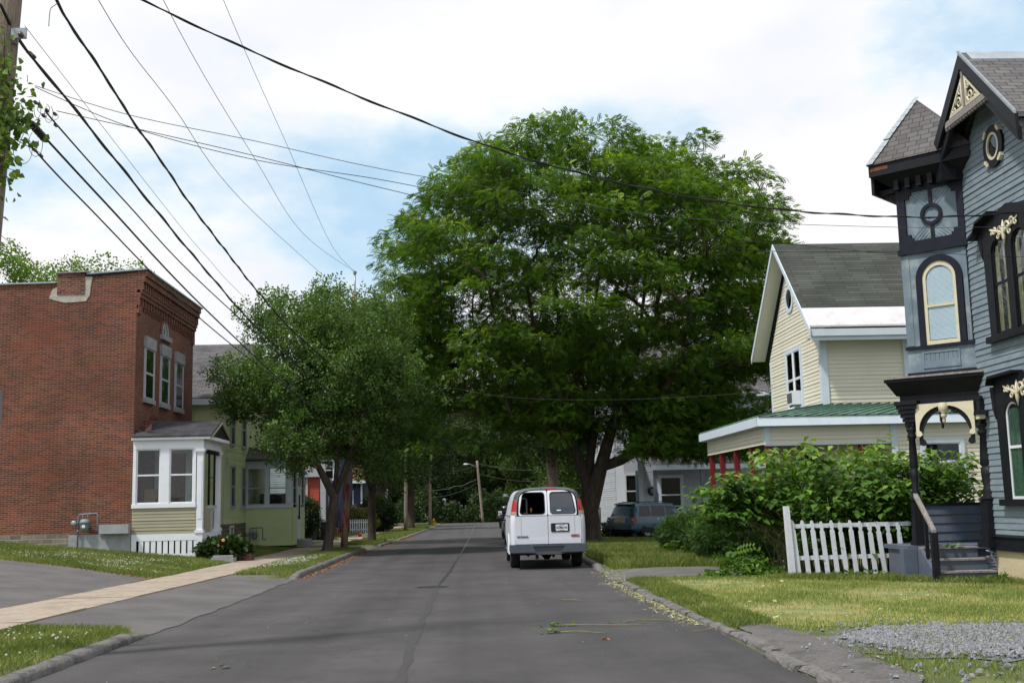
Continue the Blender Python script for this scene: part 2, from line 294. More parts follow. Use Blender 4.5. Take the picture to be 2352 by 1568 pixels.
# ------------------------------------------------------------------ mesh builder
def rootloc(p):
    while p is not None and p.parent is not None: p = p.parent
    return Vector(p.location) if p is not None else Vector((0, 0, 0))
class MB:
    def __init__(s, mat=None): s.v = []; s.f = []; s.m = []; s.sm = []; s.mats = []; s.cur = 0; s.smooth = False; s.xf = None; mat and s.use(mat)
    def use(s, name):
        if name not in s.mats: s.mats.append(name)
        s.cur = s.mats.index(name); return s
    def add(s, vs, fs):
        k = len(s.v)
        vs = [Vector(q) for q in vs]
        if s.xf: vs = [s.xf @ q for q in vs]
        s.v += vs
        for f in fs: s.f.append([k+i for i in f]); s.m.append(s.cur); s.sm.append(s.smooth)
    def hexa(s, p): s.add(p, [(0, 3, 2, 1), (4, 5, 6, 7), (0, 1, 5, 4), (1, 2, 6, 5), (2, 3, 7, 6), (3, 0, 4, 7)])
    def box(s, x0, x1, y0, y1, z0, z1):
        s.hexa([(x0, y0, z0), (x1, y0, z0), (x1, y1, z0), (x0, y1, z0), (x0, y0, z1), (x1, y0, z1), (x1, y1, z1), (x0, y1, z1)])
    def fbox(s, fr, u0, u1, z0, z1, d0, d1):
        P = lambda u, z, d: fr(u, z, d)
        s.hexa([P(u0, z0, d1), P(u1, z0, d1), P(u1, z0, d0), P(u0, z0, d0), P(u0, z1, d1), P(u1, z1, d1), P(u1, z1, d0), P(u0, z1, d0)])
    def prism(s, pts, vec):
        pts = [Vector(p) for p in pts]; vec = Vector(vec); n = len(pts)
        s.add(pts+[p+vec for p in pts], [tuple(range(n))[::-1], tuple(range(n, 2*n))]+[(i, (i+1) % n, n+(i+1) % n, n+i) for i in range(n)])
    def fprism(s, fr, uz, d0, d1):
        a = [fr(u, z, d0) for u, z in uz]; s.prism(a, fr(0, 0, d1)-fr(0, 0, d0))
    def ring(s, fr, outer, inner, d0, d1):
        """plate with a hole: matched outlines outer/inner [(u,z)], from depth d0 to d1"""
        n = len(outer)
        vs = [fr(u, z, d1) for u, z in outer]+[fr(u, z, d1) for u, z in inner]+[fr(u, z, d0) for u, z in outer]+[fr(u, z, d0) for u, z in inner]
        fs = []
        for i in range(n):
            j = (i+1) % n
            fs += [(i, j, n+j, n+i), (2*n+i, i+3*n, 3*n+j, 2*n+j), (i, 2*n+i, 2*n+j, j), (n+i, n+j, 3*n+j, 3*n+i)]
        s.add(vs, fs)
    def tube(s, path, r, n=8, cap=True):
        path = [Vector(p) for p in path]; m = len(path)
        rs = r if isinstance(r, (list, tuple)) else [r]*m
        vs = []; ref = None
        for i, p in enumerate(path):
            d = (path[min(i+1, m-1)]-path[max(i-1, 0)])
            if d.length < 1e-9: d = Vector((0, 0, 1))
            d.normalize()
            if ref is None: ref = Vector((1, 0, 0)) if abs(d.x) < .9 else Vector((0, 1, 0))
            a = (ref-d*ref.dot(d)).normalized(); b = d.cross(a); ref = a
            for k in range(n):
                t = 2*math.pi*k/n; vs.append(p+(a*math.cos(t)+b*math.sin(t))*rs[i])
        fs = [(i*n+k, i*n+(k+1) % n, (i+1)*n+(k+1) % n, (i+1)*n+k) for i in range(m-1) for k in range(n)]
        if cap: fs += [tuple(range(n))[::-1], tuple(range((m-1)*n, m*n))]
        o = s.smooth; s.smooth = True; s.add(vs, fs); s.smooth = o
    def lathe(s, c, prof, n=16, axis=2, smooth=True):
        c = Vector(c); vs = []
        for r, z in prof:
            for k in range(n):
                t = 2*math.pi*k/n; a, b = r*math.cos(t), r*math.sin(t)
                vs.append(c+(Vector((a, b, z)) if axis == 2 else Vector((z, a, b)) if axis == 0 else Vector((a, z, b))))
        m = len(prof); fs = [(i*n+k, i*n+(k+1) % n, (i+1)*n+(k+1) % n, (i+1)*n+k) for i in range(m-1) for k in range(n)]
        fs += [tuple(range(n))[::-1], tuple(range((m-1)*n, m*n))]
        o = s.smooth; s.smooth = smooth; s.add(vs, fs); s.smooth = o
    def build(s, name, parent=None, label=None, kind=None, local=False, sharp=None):
        me = bpy.data.meshes.new(name); off = Vector((0, 0, 0)) if local else rootloc(parent)
        me.from_pydata([v-off for v in s.v], [], s.f)
        for q in s.mats: me.materials.append(M[q])
        me.polygons.foreach_set('material_index', s.m); me.polygons.foreach_set('use_smooth', s.sm)
        uv = me.uv_layers.new(name='uv'); co = s.v; Z = Vector((0, 0, 1)); li = 0; data = np.zeros(len(me.loops)*2)
        for p, f in zip(me.polygons, s.f):
            nn = p.normal
            if abs(nn.z) > .98: U, W = Vector((1, 0, 0)), Vector((0, 1, 0))
            else: U = Z.cross(nn).normalized(); W = nn.cross(U)
            if U.x < -.5 or (abs(U.x) <= .5 and U.y < 0): U = -U
            for i in f:
                data[li*2] = co[i].dot(U); data[li*2+1] = co[i].dot(W); li += 1
        uv.data.foreach_set('uv', data)
        me.update()
        if any('glass' in q for q in s.mats):
            bm = bmesh.new(); bm.from_mesh(me); bmesh.ops.recalc_face_normals(bm, faces=bm.faces[:]); bm.to_mesh(me); bm.free()
        if sharp: me.set_sharp_from_angle(angle=R(sharp))
        ob = bpy.data.objects.new(name, me); sc.collection.objects.link(ob)
        if parent is not None: ob.parent = parent
        if label: ob['label'] = label
        if kind: ob['kind'] = kind
        return ob
def tag(o, label, cat, group=None):
    o['label'] = label; o['category'] = cat
    if group: o['group'] = group
    return o
def thing(name, label, cat, loc=(0, 0, 0), rz=0, group=None):
    o = bpy.data.objects.new(name, None); sc.collection.objects.link(o); o.location = loc; o.rotation_euler = (0, 0, rz); o.empty_display_size = .3
    return tag(o, label, cat, group)
def frame(o, u, n):
    o, u, n = Vector(o), Vector(u).normalized(), Vector(n).normalized()
    return lambda a, z, d=0: o+u*a+n*d+Vector((0, 0, z))
# wall frames: FN = facing the camera (-Y) with u = X ; FW = facing -X with u = Y ; FE = facing +X with u = Y
def FN(Y): return frame((0, Y, 0), (1, 0, 0), (0, -1, 0))
def FS(Y): return frame((0, Y, 0), (1, 0, 0), (0, 1, 0))
def FW(X): return frame((X, 0, 0), (0, 1, 0), (-1, 0, 0))
def FE(X): return frame((X, 0, 0), (0, 1, 0), (1, 0, 0))
def clipband(poly, lo, hi):
    def cl(ps, z, keep):
        o = []
        for i, a in enumerate(ps):
            b = ps[(i+1) % len(ps)]
            ia, ib = keep(a[1]), keep(b[1])
            if ia: o.append(a)
            if ia != ib:
                t = (z-a[1])/(b[1]-a[1]); o.append((a[0]+(b[0]-a[0])*t, z))
        return o
    p = cl(poly, lo, lambda z: z >= lo-1e-9)
    return cl(p, hi, lambda z: z <= hi+1e-9) if p else p
def siding(mb, fr, poly, ex=.11, lap=.015, holes=()):
    """overlapping boards on a convex wall outline; holes = rectangles left open"""
    z = min(p[1] for p in poly); top = max(p[1] for p in poly); u0 = min(p[0] for p in poly); u1 = max(p[0] for p in poly)
    while z < top-1e-4:
        h = min(z+ex, top)
        segs = [(u0-1, u1+1)]
        for (a, b, c, d) in holes:
            if h > c+.01 and z < d-.01:
                ns = []
                for s0, s1 in segs:
                    if b <= s0 or a >= s1: ns.append((s0, s1))
                    else:
                        if a > s0: ns.append((s0, a))
                        if b < s1: ns.append((b, s1))
                segs = ns
        for s0, s1 in segs:
            q = clipband(poly, z, h)
            q = [(zz, uu) for uu, zz in q]
            q = clipband(q, s0, s1) if q else q
            q = [(uu, zz) for zz, uu in q]
            if len(q) < 3: continue
            lp = lap*(1+.25*math.sin(z*37.1))
            mb.add([fr(u, zz, .002+lp*(1-(zz-z)/ex)) for u, zz in q], [tuple(range(len(q)))])
            bt = sorted(p[0] for p in q if abs(p[1]-z) < 1e-6)
            if len(bt) >= 2: mb.add([fr(bt[0], z, .002), fr(bt[-1], z, .002), fr(bt[-1], z, .002+lp), fr(bt[0], z, .002+lp)], [(0, 1, 2, 3)])
        z = h
def window(parent, fr, u0, u1, z0, z1, trim='white_paint', cas=.09, dep=.075, sash='white_paint', glass='glass_dark', rows=2, mull=0, back='interior_dark', drape=None, sill=None, lintel=None, wlabel=None, sw=.045, hole=False, splits=None):
    """double-hung window on a wall: casing + sashes (this mesh), pane, drape, sill as children"""
    f = MB(trim)
    f.fbox(fr, u0-cas, u1+cas, z1, z1+cas, 0, dep); f.fbox(fr, u0-cas, u0, z0, z1, 0, dep); f.fbox(fr, u1, u1+cas, z0, z1, 0, dep)
    if not sill: f.fbox(fr, u0-cas, u1+cas, z0-cas*.8, z0, 0, dep+.015)
    f.use(sash); cols = mull+1; cw = (u1-u0)/cols
    for c in range(cols):
        a, b = u0+c*cw, u0+(c+1)*cw
        if c: f.fbox(fr, a-.04, a+.04, z0, z1, .03, dep*.9+.012); a += .04
        if c < cols-1: b -= .04
        zs = [z0+(z1-z0)*k/rows for k in range(rows+1)] if not splits else splits
        for k in range(rows):
            d = .041 if k < rows-1 or rows == 1 else .049
            f.fbox(fr, a, b, zs[k], zs[k]+sw, .031, d+.01); f.fbox(fr, a, b, zs[k+1]-sw*.7, zs[k+1], .031, d+.008)
            f.fbox(fr, a, a+sw*.8, zs[k]+sw, zs[k+1]-sw*.7, .031, d+.009); f.fbox(fr, b-sw*.8, b, zs[k]+sw, zs[k+1]-sw*.7, .031, d+.009)
    if back: f.use(back); f.fbox(fr, u0, u1, z0, z1, .004, .030)  # dark board stands in for the unlit space behind the glass
    w = f.build('window', parent, wlabel)
    if drape:
        for (m, a, b, c, d) in drape:
            q = MB(m)
            if m == 'blind':
                z = z0+(z1-z0)*c
                while z < z0+(z1-z0)*d-.01:
                    q.fbox(fr, u0+(u1-u0)*a, u0+(u1-u0)*b, z, z+.019, .0315, .0355); z += .025
            else:
                k = max(3, int((b-a)*(u1-u0)/.05)); ua = u0+(u1-u0)*a; st = (b-a)*(u1-u0)/k
                for i in range(k):
                    e = .0315+.004*(i % 2)
                    q.fbox(fr, ua+i*st, ua+(i+1)*st, z0+(z1-z0)*c, z0+(z1-z0)*d, .0308, e+.002)
            q.build('blind' if m == 'blind' else 'curtain', w)
    g = MB(glass); g.fbox(fr, u0+.01, u1-.01, z0+.01, z1-.01, .039, .042); g.build('pane', w)
    if sill: q = MB(sill); q.fbox(fr, u0-cas-.04, u1+cas+.04, z0-.16, z0, 0, .11); q.build('sill', w)
    if lintel: q = MB(lintel); q.fbox(fr, u0-cas-.06, u1+cas+.06, z1+cas*.2, z1+.40, 0, dep+.03); q.build('lintel', w)
    return w
def crown_(mb, fr, u0, u1, z0, z1, dt, db, back, iu):
    P = fr; mb.hexa([P(u0+iu, z0, db), P(u1-iu, z0, db), P(u1-iu, z0, back), P(u0+iu, z0, back), P(u0, z1, dt), P(u1, z1, dt), P(u1, z1, back), P(u0, z1, back)])
def arc(cx, cz, r, a0, a1, n, rz=None):
    rz = rz or r
    return [(cx+r*math.cos(R(a0+(a1-a0)*i/n)), cz+rz*math.sin(R(a0+(a1-a0)*i/n))) for i in range(n+1)]
def archline(u0, u1, z0, zs, n=12, rz=None):
    """outline of an arched opening: bottom left, bottom right, up, round head; n+3 points"""
    c = (u0+u1)/2; r = (u1-u0)/2
    return [(u0, z0), (u1, z0)]+arc(c, zs, r, 0, 180, n, rz)
# ------------------------------------------------------------------ ground
def sheet(name, poly, off, mat, step=1.0, kind='structure', parent=None, zf=None):
    bm = bmesh.new(); f = bm.faces.new([bm.verts.new((x, y, 0)) for x, y in poly])
    xs = [p[0] for p in poly]; ys = [p[1] for p in poly]
    for lo, hi, ax in ((min(xs), max(xs), 0), (min(ys), max(ys), 1)):
        k = math.floor(lo/step)+1
        while k*step < hi:
            co = (k*step, 0, 0) if ax == 0 else (0, k*step, 0)
            bmesh.ops.bisect_plane(bm, geom=bm.verts[:]+bm.edges[:]+bm.faces[:], plane_co=co, plane_no=(1, 0, 0) if ax == 0 else (0, 1, 0)); k += 1
    for v in bm.verts: v.co.z = (zf or gz)(v.co.x, v.co.y)+off
    bm.normal_update()
    for f in bm.faces:
        if f.normal.z < 0: f.normal_flip()
    me = bpy.data.meshes.new(name); bm.to_mesh(me); bm.free(); me.materials.append(M[mat])
    for p in me.polygons: p.use_smooth = True
    o = bpy.data.objects.new(name, me); sc.collection.objects.link(o)
    if kind: o['kind'] = kind
    if parent: o.parent = parent
    return o
def rag(pts, amp=.12, step=.5, seed=1):
    """roughen an outline so that the edge between two surfaces is uneven"""
    rr = random.Random(seed); o = []
    for i, a in enumerate(pts):
        b = pts[(i+1) % len(pts)]; a, b = Vector(a), Vector(b); n = max(1, int((b-a).length/step))
        for k in range(n):
            p = a+(b-a)*k/n; o.append((p.x+rr.uniform(-amp, amp), p.y+rr.uniform(-amp, amp)))
    return o
ys = [-40, -20, -10, 0, 4]+[5+.5*i for i in range(110)]+[60+2*i for i in range(50)]+[165, 180, 200, 260, 400, 900]
dl = [0, .06, .12, .2, .3, .4, .6, .9, 1.3, 1.7, 2.1, 2.6, 3.4, 4, 5, 6, 7, 8, 10, 12.5, 16, 25, 60, 200, 600]
vs, fs = [], []
for y in ys:
    row = [(eL(y)-d, y) for d in dl[::-1]]+[(eL(y)+.12, y), (eR(y)-.12, y)]+[(eR(y)+d, y) for d in dl]
    for i, (x, yy) in enumerate(row):
        inside = i in (len(dl), len(dl)+1)
        vs.append((x, yy, gz(x, yy)-(.05 if inside else 0)))
nc = len(dl)*2+2
for j in range(len(ys)-1):
    for i in range(nc-1): fs.append((j*nc+i, j*nc+i+1, (j+1)*nc+i+1, (j+1)*nc+i))
g = MB('grass_ground'); g.smooth = True; g.add(vs, fs); g.build('ground', kind='structure')
road = [(eL(y)-.02, y) for y in range(-35, 139, 3)]+[(-4.5, 141), (-40, 144), (-40, 150), (40, 150), (40, 141.5), (8, 140)]+[(eR(y)+.02, y) for y in range(136, -36, -3)]
sheet('road', road, .004, 'asphalt_road', 2.0)
sheet('parking_lot', rag([(-7.66, 9), (-7.68, 27.9), (-8.8, 28.6), (-10.4, 29.7), (-13, 30.7), (-24, 33), (-24, 9)], .09, .5, 3), .010, 'asphalt_old', 1.0)
sheet('driveway_apron', rag([(-4.30, 15.7), (-4.28, 27.9), (-6.0, 28.6), (-6.3, 16.4)], .05, .4, 4), .012, 'asphalt_old', .5)
sheet('driveway', rag([(-4.4, 49.3), (-4.3, 52.6), (-5.9, 52.8), (-5.9, 49.0)], .05, .4, 5), .012, 'asphalt_drive', .5)
sheet('driveway', rag([(-7.75, 49.2), (-7.75, 50.4), (-22, 50.6), (-22, 49.2)], .08, .4, 6), .010, 'asphalt_drive', .5)
sheet('driveway', rag([(-4.1, 60), (-4.0, 63), (-22, 63.5), (-22, 60.2)], .05, .5, 7), .012, 'asphalt_drive', .5)
sheet('driveway', rag([(3.0, 24.5), (3.15, 28.3), (4.4, 28.0), (8.6, 27.7), (14, 27.6), (14, 24.6), (6.6, 24.6), (4.4, 24.25)], .05, .5, 8), .012, 'asphalt_drive', .5)
sheet('driveway', rag([(3.5, 55.2), (3.6, 58), (22, 62), (22, 56.4)], .05, .5, 9), .012, 'asphalt_drive', 1)
sheet('walkway', rag([(3.3, 35.5), (3.3, 36.8), (9, 36.9), (9, 35.4)], .08, .4, 10), .010, 'old_path', .5)
sheet('walkway', rag([(3.28, 14.4), (3.62, 14.3), (3.85, 12.2), (3.72, 9.6), (3.1, 8), (2.98, 10), (3.08, 12)], .04, .25, 11), .022, 'old_path', .25)
sheet('gravel_bed', rag([(3.75, 12.7), (4.6, 13.5), (6.6, 13.6), (9.5, 13.7), (9.5, 10.6), (4.9, 10.5), (4.2, 10.9), (3.75, 11.7)], .13, .3, 12), .012, 'gravel_base', .5)
sheet('dirt_patch', rag([(5.3, 23.3), (5.0, 24.2), (6.6, 24.5), (9.8, 24.3), (10, 23.0), (8.9, 22.9), (6.6, 23.0)], .12, .3, 13), .010, 'soil', .5)
sheet('lawn', rag([(3.45, 14.2), (3.3, 18), (3.3, 23.4), (5, 23.2), (9.6, 22.8), (10.4, 20), (14, 18), (14, 13.9), (6, 13.8), (4.6, 13.7)], .12, .4, 14), .006, 'grass_dry', .5)
# tar seam along the road, cracks, manhole cover
def strip(mb, pts, wd, off=.009, amp=.02, seed=0):
    rr = random.Random(seed); L_ = []
    for (x0, y0), (x1, y1) in zip(pts, pts[1:]):
        n = max(2, int(math.hypot(x1-x0, y1-y0)/.35))
        for k in range(n): L_.append((x0+(x1-x0)*k/n+rr.uniform(-amp, amp), y0+(y1-y0)*k/n))
    L_.append(pts[-1]); vs = []
    for i, (x, y) in enumerate(L_):
        a = L_[max(i-1, 0)]; b = L_[min(i+1, len(L_)-1)]; dx, dy = b[0]-a[0], b[1]-a[1]; l = math.hypot(dx, dy) or 1
        h = wd*.5*rr.uniform(.6, 1.3)
        for s_ in (-1, 1): X_, Y_ = x-s_*dy/l*h, y+s_*dx/l*h; vs.append((X_, Y_, gz(X_, Y_)+off))
    mb.add(vs, [(2*i, 2*i+1, 2*i+3, 2*i+2) for i in range(len(L_)-1)])
s = MB('tar')
strip(s, [(-.74, 24.1), (-.6, 29.6), (-.4, 44), (-.2, 61), (.27, 118), (.4, 138)], .07, amp=.01, seed=1)
s.use('asphalt_seam'); strip(s, [(-.74, 24.0), (-.73, 15.2), (-.69, 9)], .10, .008, seed=2); s.use('tar'); strip(s, [(-4.4, 53), (-2.6, 54.5), (-1.2, 52.6), (.6, 52.8), (1.6, 51.5)], .16, seed=4)
strip(s, [(-2.6, 54.4), (-1.0, 56.5), (-.4, 58)], .12, seed=5)
s.build('tar_seam', kind='structure')
s = MB('asphalt_drive'); s.use('asphalt_road')
mh = thing('manhole_cover', 'round iron manhole cover sunk in the road where the tar seam ends', 'manhole cover', (-.85, 24.0, gz(-.85, 24)))
s = MB('chassis'); s.lathe((-.85, 24.0, gz(-.85, 24)+.004), [(.0, .006), (.29, .006), (.30, .004), (.30, .0)], 28, smooth=False); s.build('cover', mh)
s = MB('tar'); s.lathe((-.85, 24.0, gz(-.85, 24)+.004), [(.31, .0), (.31, .003), (.37, .003), (.37, .0)], 28, smooth=False); s.build('collar', mh)
# sidewalk slabs
s = MB('concrete_walk'); y = 7.0; rr = random.Random(3)
while y < 128:
    L0 = 2.4; a0 = lerp1(y, [(8, -6.3), (18, -6.3), (28, -5.95), (41, -5.95), (60, -6.1), (110, -6.3)]); a1 = lerp1(y+L0, [(8, -6.3), (18, -6.3), (28, -5.95), (41, -5.95), (60, -6.1), (110, -6.3)])
    if not (48.8 < y < 52.5) and not (60 < y < 63):
        dz = rr.uniform(-.006, .010); g0 = .005
        p = [(a0-1.5, y+g0), (a0, y+g0), (a1, y+L0-g0), (a1-1.5, y+L0-g0)]
        q = [(x_, y_, gz(x_, y_)+.028+dz+rr.uniform(-.003, .003)) for x_, y_ in p]
        s.add(q+[(x_, y_, z_-.08) for x_, y_, z_ in q], [(0, 1, 2, 3), (0, 4, 5, 1), (1, 5, 6, 2), (2, 6, 7, 3), (3, 7, 4, 0)])
    y += L0
s.build('sidewalk', kind='structure')
# curbs
def curb(name, xf, y0, y1, side, hgt=.11, wd=.24, seed=0, broken=False):
    rr = random.Random(seed); c = MB('curb_mat'); c.smooth = not broken; prof = [(-.02, -.05), (.0, .55), (.12, .92), (.5, 1.0), (.85, .85), (1.0, .1)]
    y = y0
    while y < y1-.05:
        ln = rr.uniform(.5, 1.6) if broken else y1-y0
        e = min(y+ln, y1); n = max(2, int((e-y)/.22)); vs = []; ox = rr.uniform(-.05, .05) if broken else 0; hh = hgt*rr.uniform(.7, 1.15)
        for i in range(n+1):
            yy = y+(e-y)*i/n-(.02 if broken and i == n else 0); tp = min(1, (yy-y0)/.9+.05, (y1-yy)/.9+.05)
            for a, b in prof:
                k = rr.uniform(-.012, .012); x = xf(yy)+ox+side*(a*wd*(1+.1*math.sin(yy*3))+k)
                vs.append((x, yy, -.0065*yy+b*hh*tp*(1+k*4)))
        m = len(prof); c.add(vs, [(i*m+j, i*m+j+1, (i+1)*m+j+1, (i+1)*m+j) for i in range(n) for j in range(m-1)]+[tuple(range(m)), tuple(range(n*m, n*m+m))]); y = e
    return c.build(name, kind='structure')
curb('curb', eL, 5, 15.9, -1, .13, .30, 1); curb('curb', eL, 27.8, 48.6, -1, .13, .26, 2); curb('curb', eL, 53.2, 59.8, -1, .13, .24, 3); curb('curb', eL, 63.2, 138, -1, .13, .24, 4)
curb('curb', eR, 8, 24.2, 1, .075, .22, 5, True); curb('curb', eR, 28.4, 55, 1, .12, .22, 6); curb('curb', eR, 58.2, 136, 1, .12, .22, 7)
# ------------------------------------------------------------------ foliage
def quads(pts): return np.array(pts, float)
def T_spray(n=6, ln=1.0, lw=.17, ll=.32, droop=.42):
    """feathery compound leaf: leaflets in pairs along a drooping stalk (x forward, z up)"""
    o = []
    for i in range(n):
        t = (i+.6)/n; x = ln*t; z = -droop*t*t
        l = ll*(1-.45*abs(t-.45))
        for s in (-1, 1):
            o += [(x-.0, 0, z), (x+lw*.9, s*l*.5, z-.04+.02), (x+l*.30, s*l, z-.12*l*3*.5), (x-lw*.35, s*l*.5, z-.02)]
    return quads(o)
def T_oval(k=5, seed=1, size=.42):
    r = random.Random(seed); o = []
    for i in range(k):
        a = r.uniform(0, 6.28); e = r.uniform(-.7, .9); c = Vector((r.uniform(-.5, .5), r.uniform(-.5, .5), r.uniform(-.5, .5)))
        d = Vector((math.cos(a)*math.cos(e), math.sin(a)*math.cos(e), math.sin(e))); s = d.cross(Vector((r.uniform(-.4, .4), r.uniform(-.4, .4), 1))).normalized()
        l, w_ = size*r.uniform(.8, 1.2), size*.30
        dn = Vector((0, 0, -1))
        o += [c, c+d*l*.45+s*w_+dn*.04, c+d*l+dn*.12, c+d*l*.45-s*w_+dn*.04]
    return quads([tuple(p) for p in o])
TS = T_spray(); TO = [T_oval(6, i) for i in range(3)]
T_HEART = quads([(0, 0, 0), (.30, .42, .05), (.72, .26, -.03), (1.05, 0, -.16), (0, 0, 0), (1.05, 0, -.16), (.72, -.26, -.03), (.30, -.42, .05)])
T_BLADE = None
def leafmesh(name, parent, mat, P, D, U, S, T, tint, label=None, kind=None, per=None):
    """instances of the leaf template T at points P, forward D, up U, size S, all joined in one mesh"""
    off = np.array(rootloc(parent)); P = np.asarray(P, float)-off
    D = np.asarray(D, float); D /= np.linalg.norm(D, axis=1)[:, None]+1e-9
    X = D; Y_ = np.cross(np.asarray(U, float), X); Y_ /= np.linalg.norm(Y_, axis=1)[:, None]+1e-9; Z_ = np.cross(X, Y_)
    S = np.asarray(S, float)[:, None, None]
    V = P[:, None, :]+S*(T[None, :, 0, None]*X[:, None, :]+T[None, :, 1, None]*Y_[:, None, :]+T[None, :, 2, None]*Z_[:, None, :])
    n, k = V.shape[:2]; V = V.reshape(-1, 3); nf = n*k//4
    me = bpy.data.meshes.new(name); me.vertices.add(len(V)); me.vertices.foreach_set('co', V.astype(np.float32).ravel())
    me.loops.add(len(V)); me.loops.foreach_set('vertex_index', np.arange(len(V), dtype=np.int32))
    me.polygons.add(nf); me.polygons.foreach_set('loop_start', np.arange(nf, dtype=np.int32)*4)
    try: me.polygons.foreach_set('loop_total', np.full(nf, 4, dtype=np.int32))
    except Exception: pass
    me.update(calc_edges=True)
    at = me.attributes.new('tint', 'FLOAT', 'FACE'); q = k//4
    tt = np.repeat(np.asarray(tint, float), q)+RNG.normal(0, .06, nf)
    at.data.foreach_set('value', np.clip(tt, 0, 1).astype(np.float32))
    me.materials.append(M[mat]); o = bpy.data.objects.new(name, me); sc.collection.objects.link(o); o.parent = parent
    if label: o['label'] = label
    if kind: o['kind'] = kind
    return o
def rdir(n, up=0):
    v = RNG.normal(size=(n, 3)); v[:, 2] += up; return v/np.linalg.norm(v, axis=1)[:, None]
def skeleton(trunks, clumps, r0, gain=1.0, mid=1):
    """grow limbs from trunk polylines to every clump centre; returns nodes, parents, radii"""
    nodes, par = [], []
    for tr in trunks:
        base = None
        for i, p in enumerate(tr):
            p = Vector(p)
            if i == 0:
                hit = [k for k, q in enumerate(nodes) if (q-p).length < 1e-4]
                if hit: base = hit[0]; continue
            nodes.append(p); par.append(base if base is not None else -1); base = len(nodes)-1
    fork = Vector(trunks[0][-1])
    cl = sorted([Vector(c) for c in clumps], key=lambda c: (c-fork).length)
    leaf = [0.]*len(nodes)
    for c in cl:
        best, bi = 1e9, 0; dc = (c-fork).length
        for k, q in enumerate(nodes):
            d = (q-c).length; dq = (q-fork).length
            cost = d+.35*dq*.5+(3.0 if q.z > c.z+.8 else 0)
            if cost < best: best, bi = cost, k
        q = nodes[bi]; a = q
        prev = bi
        if (c-q).length > .7:
            m_ = (q+c)*.5+Vector((random.uniform(-.12, .12), random.uniform(-.12, .12), random.uniform(-.05, .2)))*(c-q).length
            nodes.append(m_); par.append(prev); leaf.append(0.); prev = len(nodes)-1
        nodes.append(c); par.append(prev); leaf.append(1.)
    cnt = leaf[:]
    for i in range(len(nodes)-1, -1, -1):
        if par[i] >= 0: cnt[par[i]] += cnt[i]
    # children may precede parents only for trunk polylines listed later, indices are increasing so the pass above is exact
    tot = max(cnt); rad = [max(.012, r0*(max(c, .6)/tot)**.5*gain) for c in cnt]
    return nodes, par, rad
def wood(name, parent, mat, nodes, par, rad, flare=None, base=0, sides=7):
    mb = MB(mat)
    ch = {}
    for i, p in enumerate(par): ch.setdefault(p, []).append(i)
    done = set()
    def chain(start):
        path = [start]
        if par[start] >= 0: path = [par[start], start]
        cur = start
        while ch.get(cur):
            nx = max(ch[cur], key=lambda k: rad[k]); path.append(nx); done.add(nx); cur = nx
        return path
    order = sorted(range(len(nodes)), key=lambda k: -rad[k])
    for i in order:
        if i in done: continue
        done.add(i); pth = chain(i)
        if len(pth) < 2: continue
        rs = [min(rad[k], rad[i]*1.02) if j == 0 and par[i] >= 0 else rad[k] for j, k in enumerate(pth)]
        ps = [nodes[k] for k in pth]
        if par[i] < 0 and flare:
            rs[0] *= flare
            b0 = ps[0]; b1 = ps[1]; ps.insert(1, b0.lerp(b1, .12)); rs.insert(1, rs[0]/flare*1.12); ps.insert(2, b0.lerp(b1, .45)); rs.insert(3-1, rs[1]*.93)
        mb.tube(ps, rs, sides if rad[i] > .03 else 4)
    return mb.build(name, parent)
def crownpts(n, c, rad, shell=.72, seed=1, bump=.12, zmin=None, holes=0.0, squash_low=1.0, pw=2.0):
    """clump centres: mostly in the outer shell of an uneven ellipsoid"""
    g = np.random.default_rng(seed); ph = g.uniform(0, 6.28, 6); o = []; tries = 0
    while len(o) < n and tries < n*60:
        tries += 1
        d = g.normal(size=3); d /= (np.abs(d)**pw).sum()**(1/pw)
        az = math.atan2(d[1], d[0]); k = 1+bump*(math.sin(3*az+ph[0]+d[2]*3)*.6+math.sin(5*az+ph[1]-d[2]*5)*.4+math.sin(9*d[2]+ph[2])*.4)
        r = (g.uniform(shell**3, 1)**(1/3) if g.uniform() < .8 else g.uniform(.35, shell))*k
        p = np.array(c)+d*np.array(rad)*r
        if d[2] < 0: p[2] = c[2]+d[2]*rad[2]*r*squash_low
        if zmin is not None and p[2] < zmin(p[0], p[1]) if callable(zmin) else (zmin is not None and p[2] < zmin): continue
        if all((p[0]-q[0])**2+(p[1]-q[1])**2+((p[2]-q[2])*1.5)**2 > holes**2 for q in o): o.append(p)
    return np.array(o)
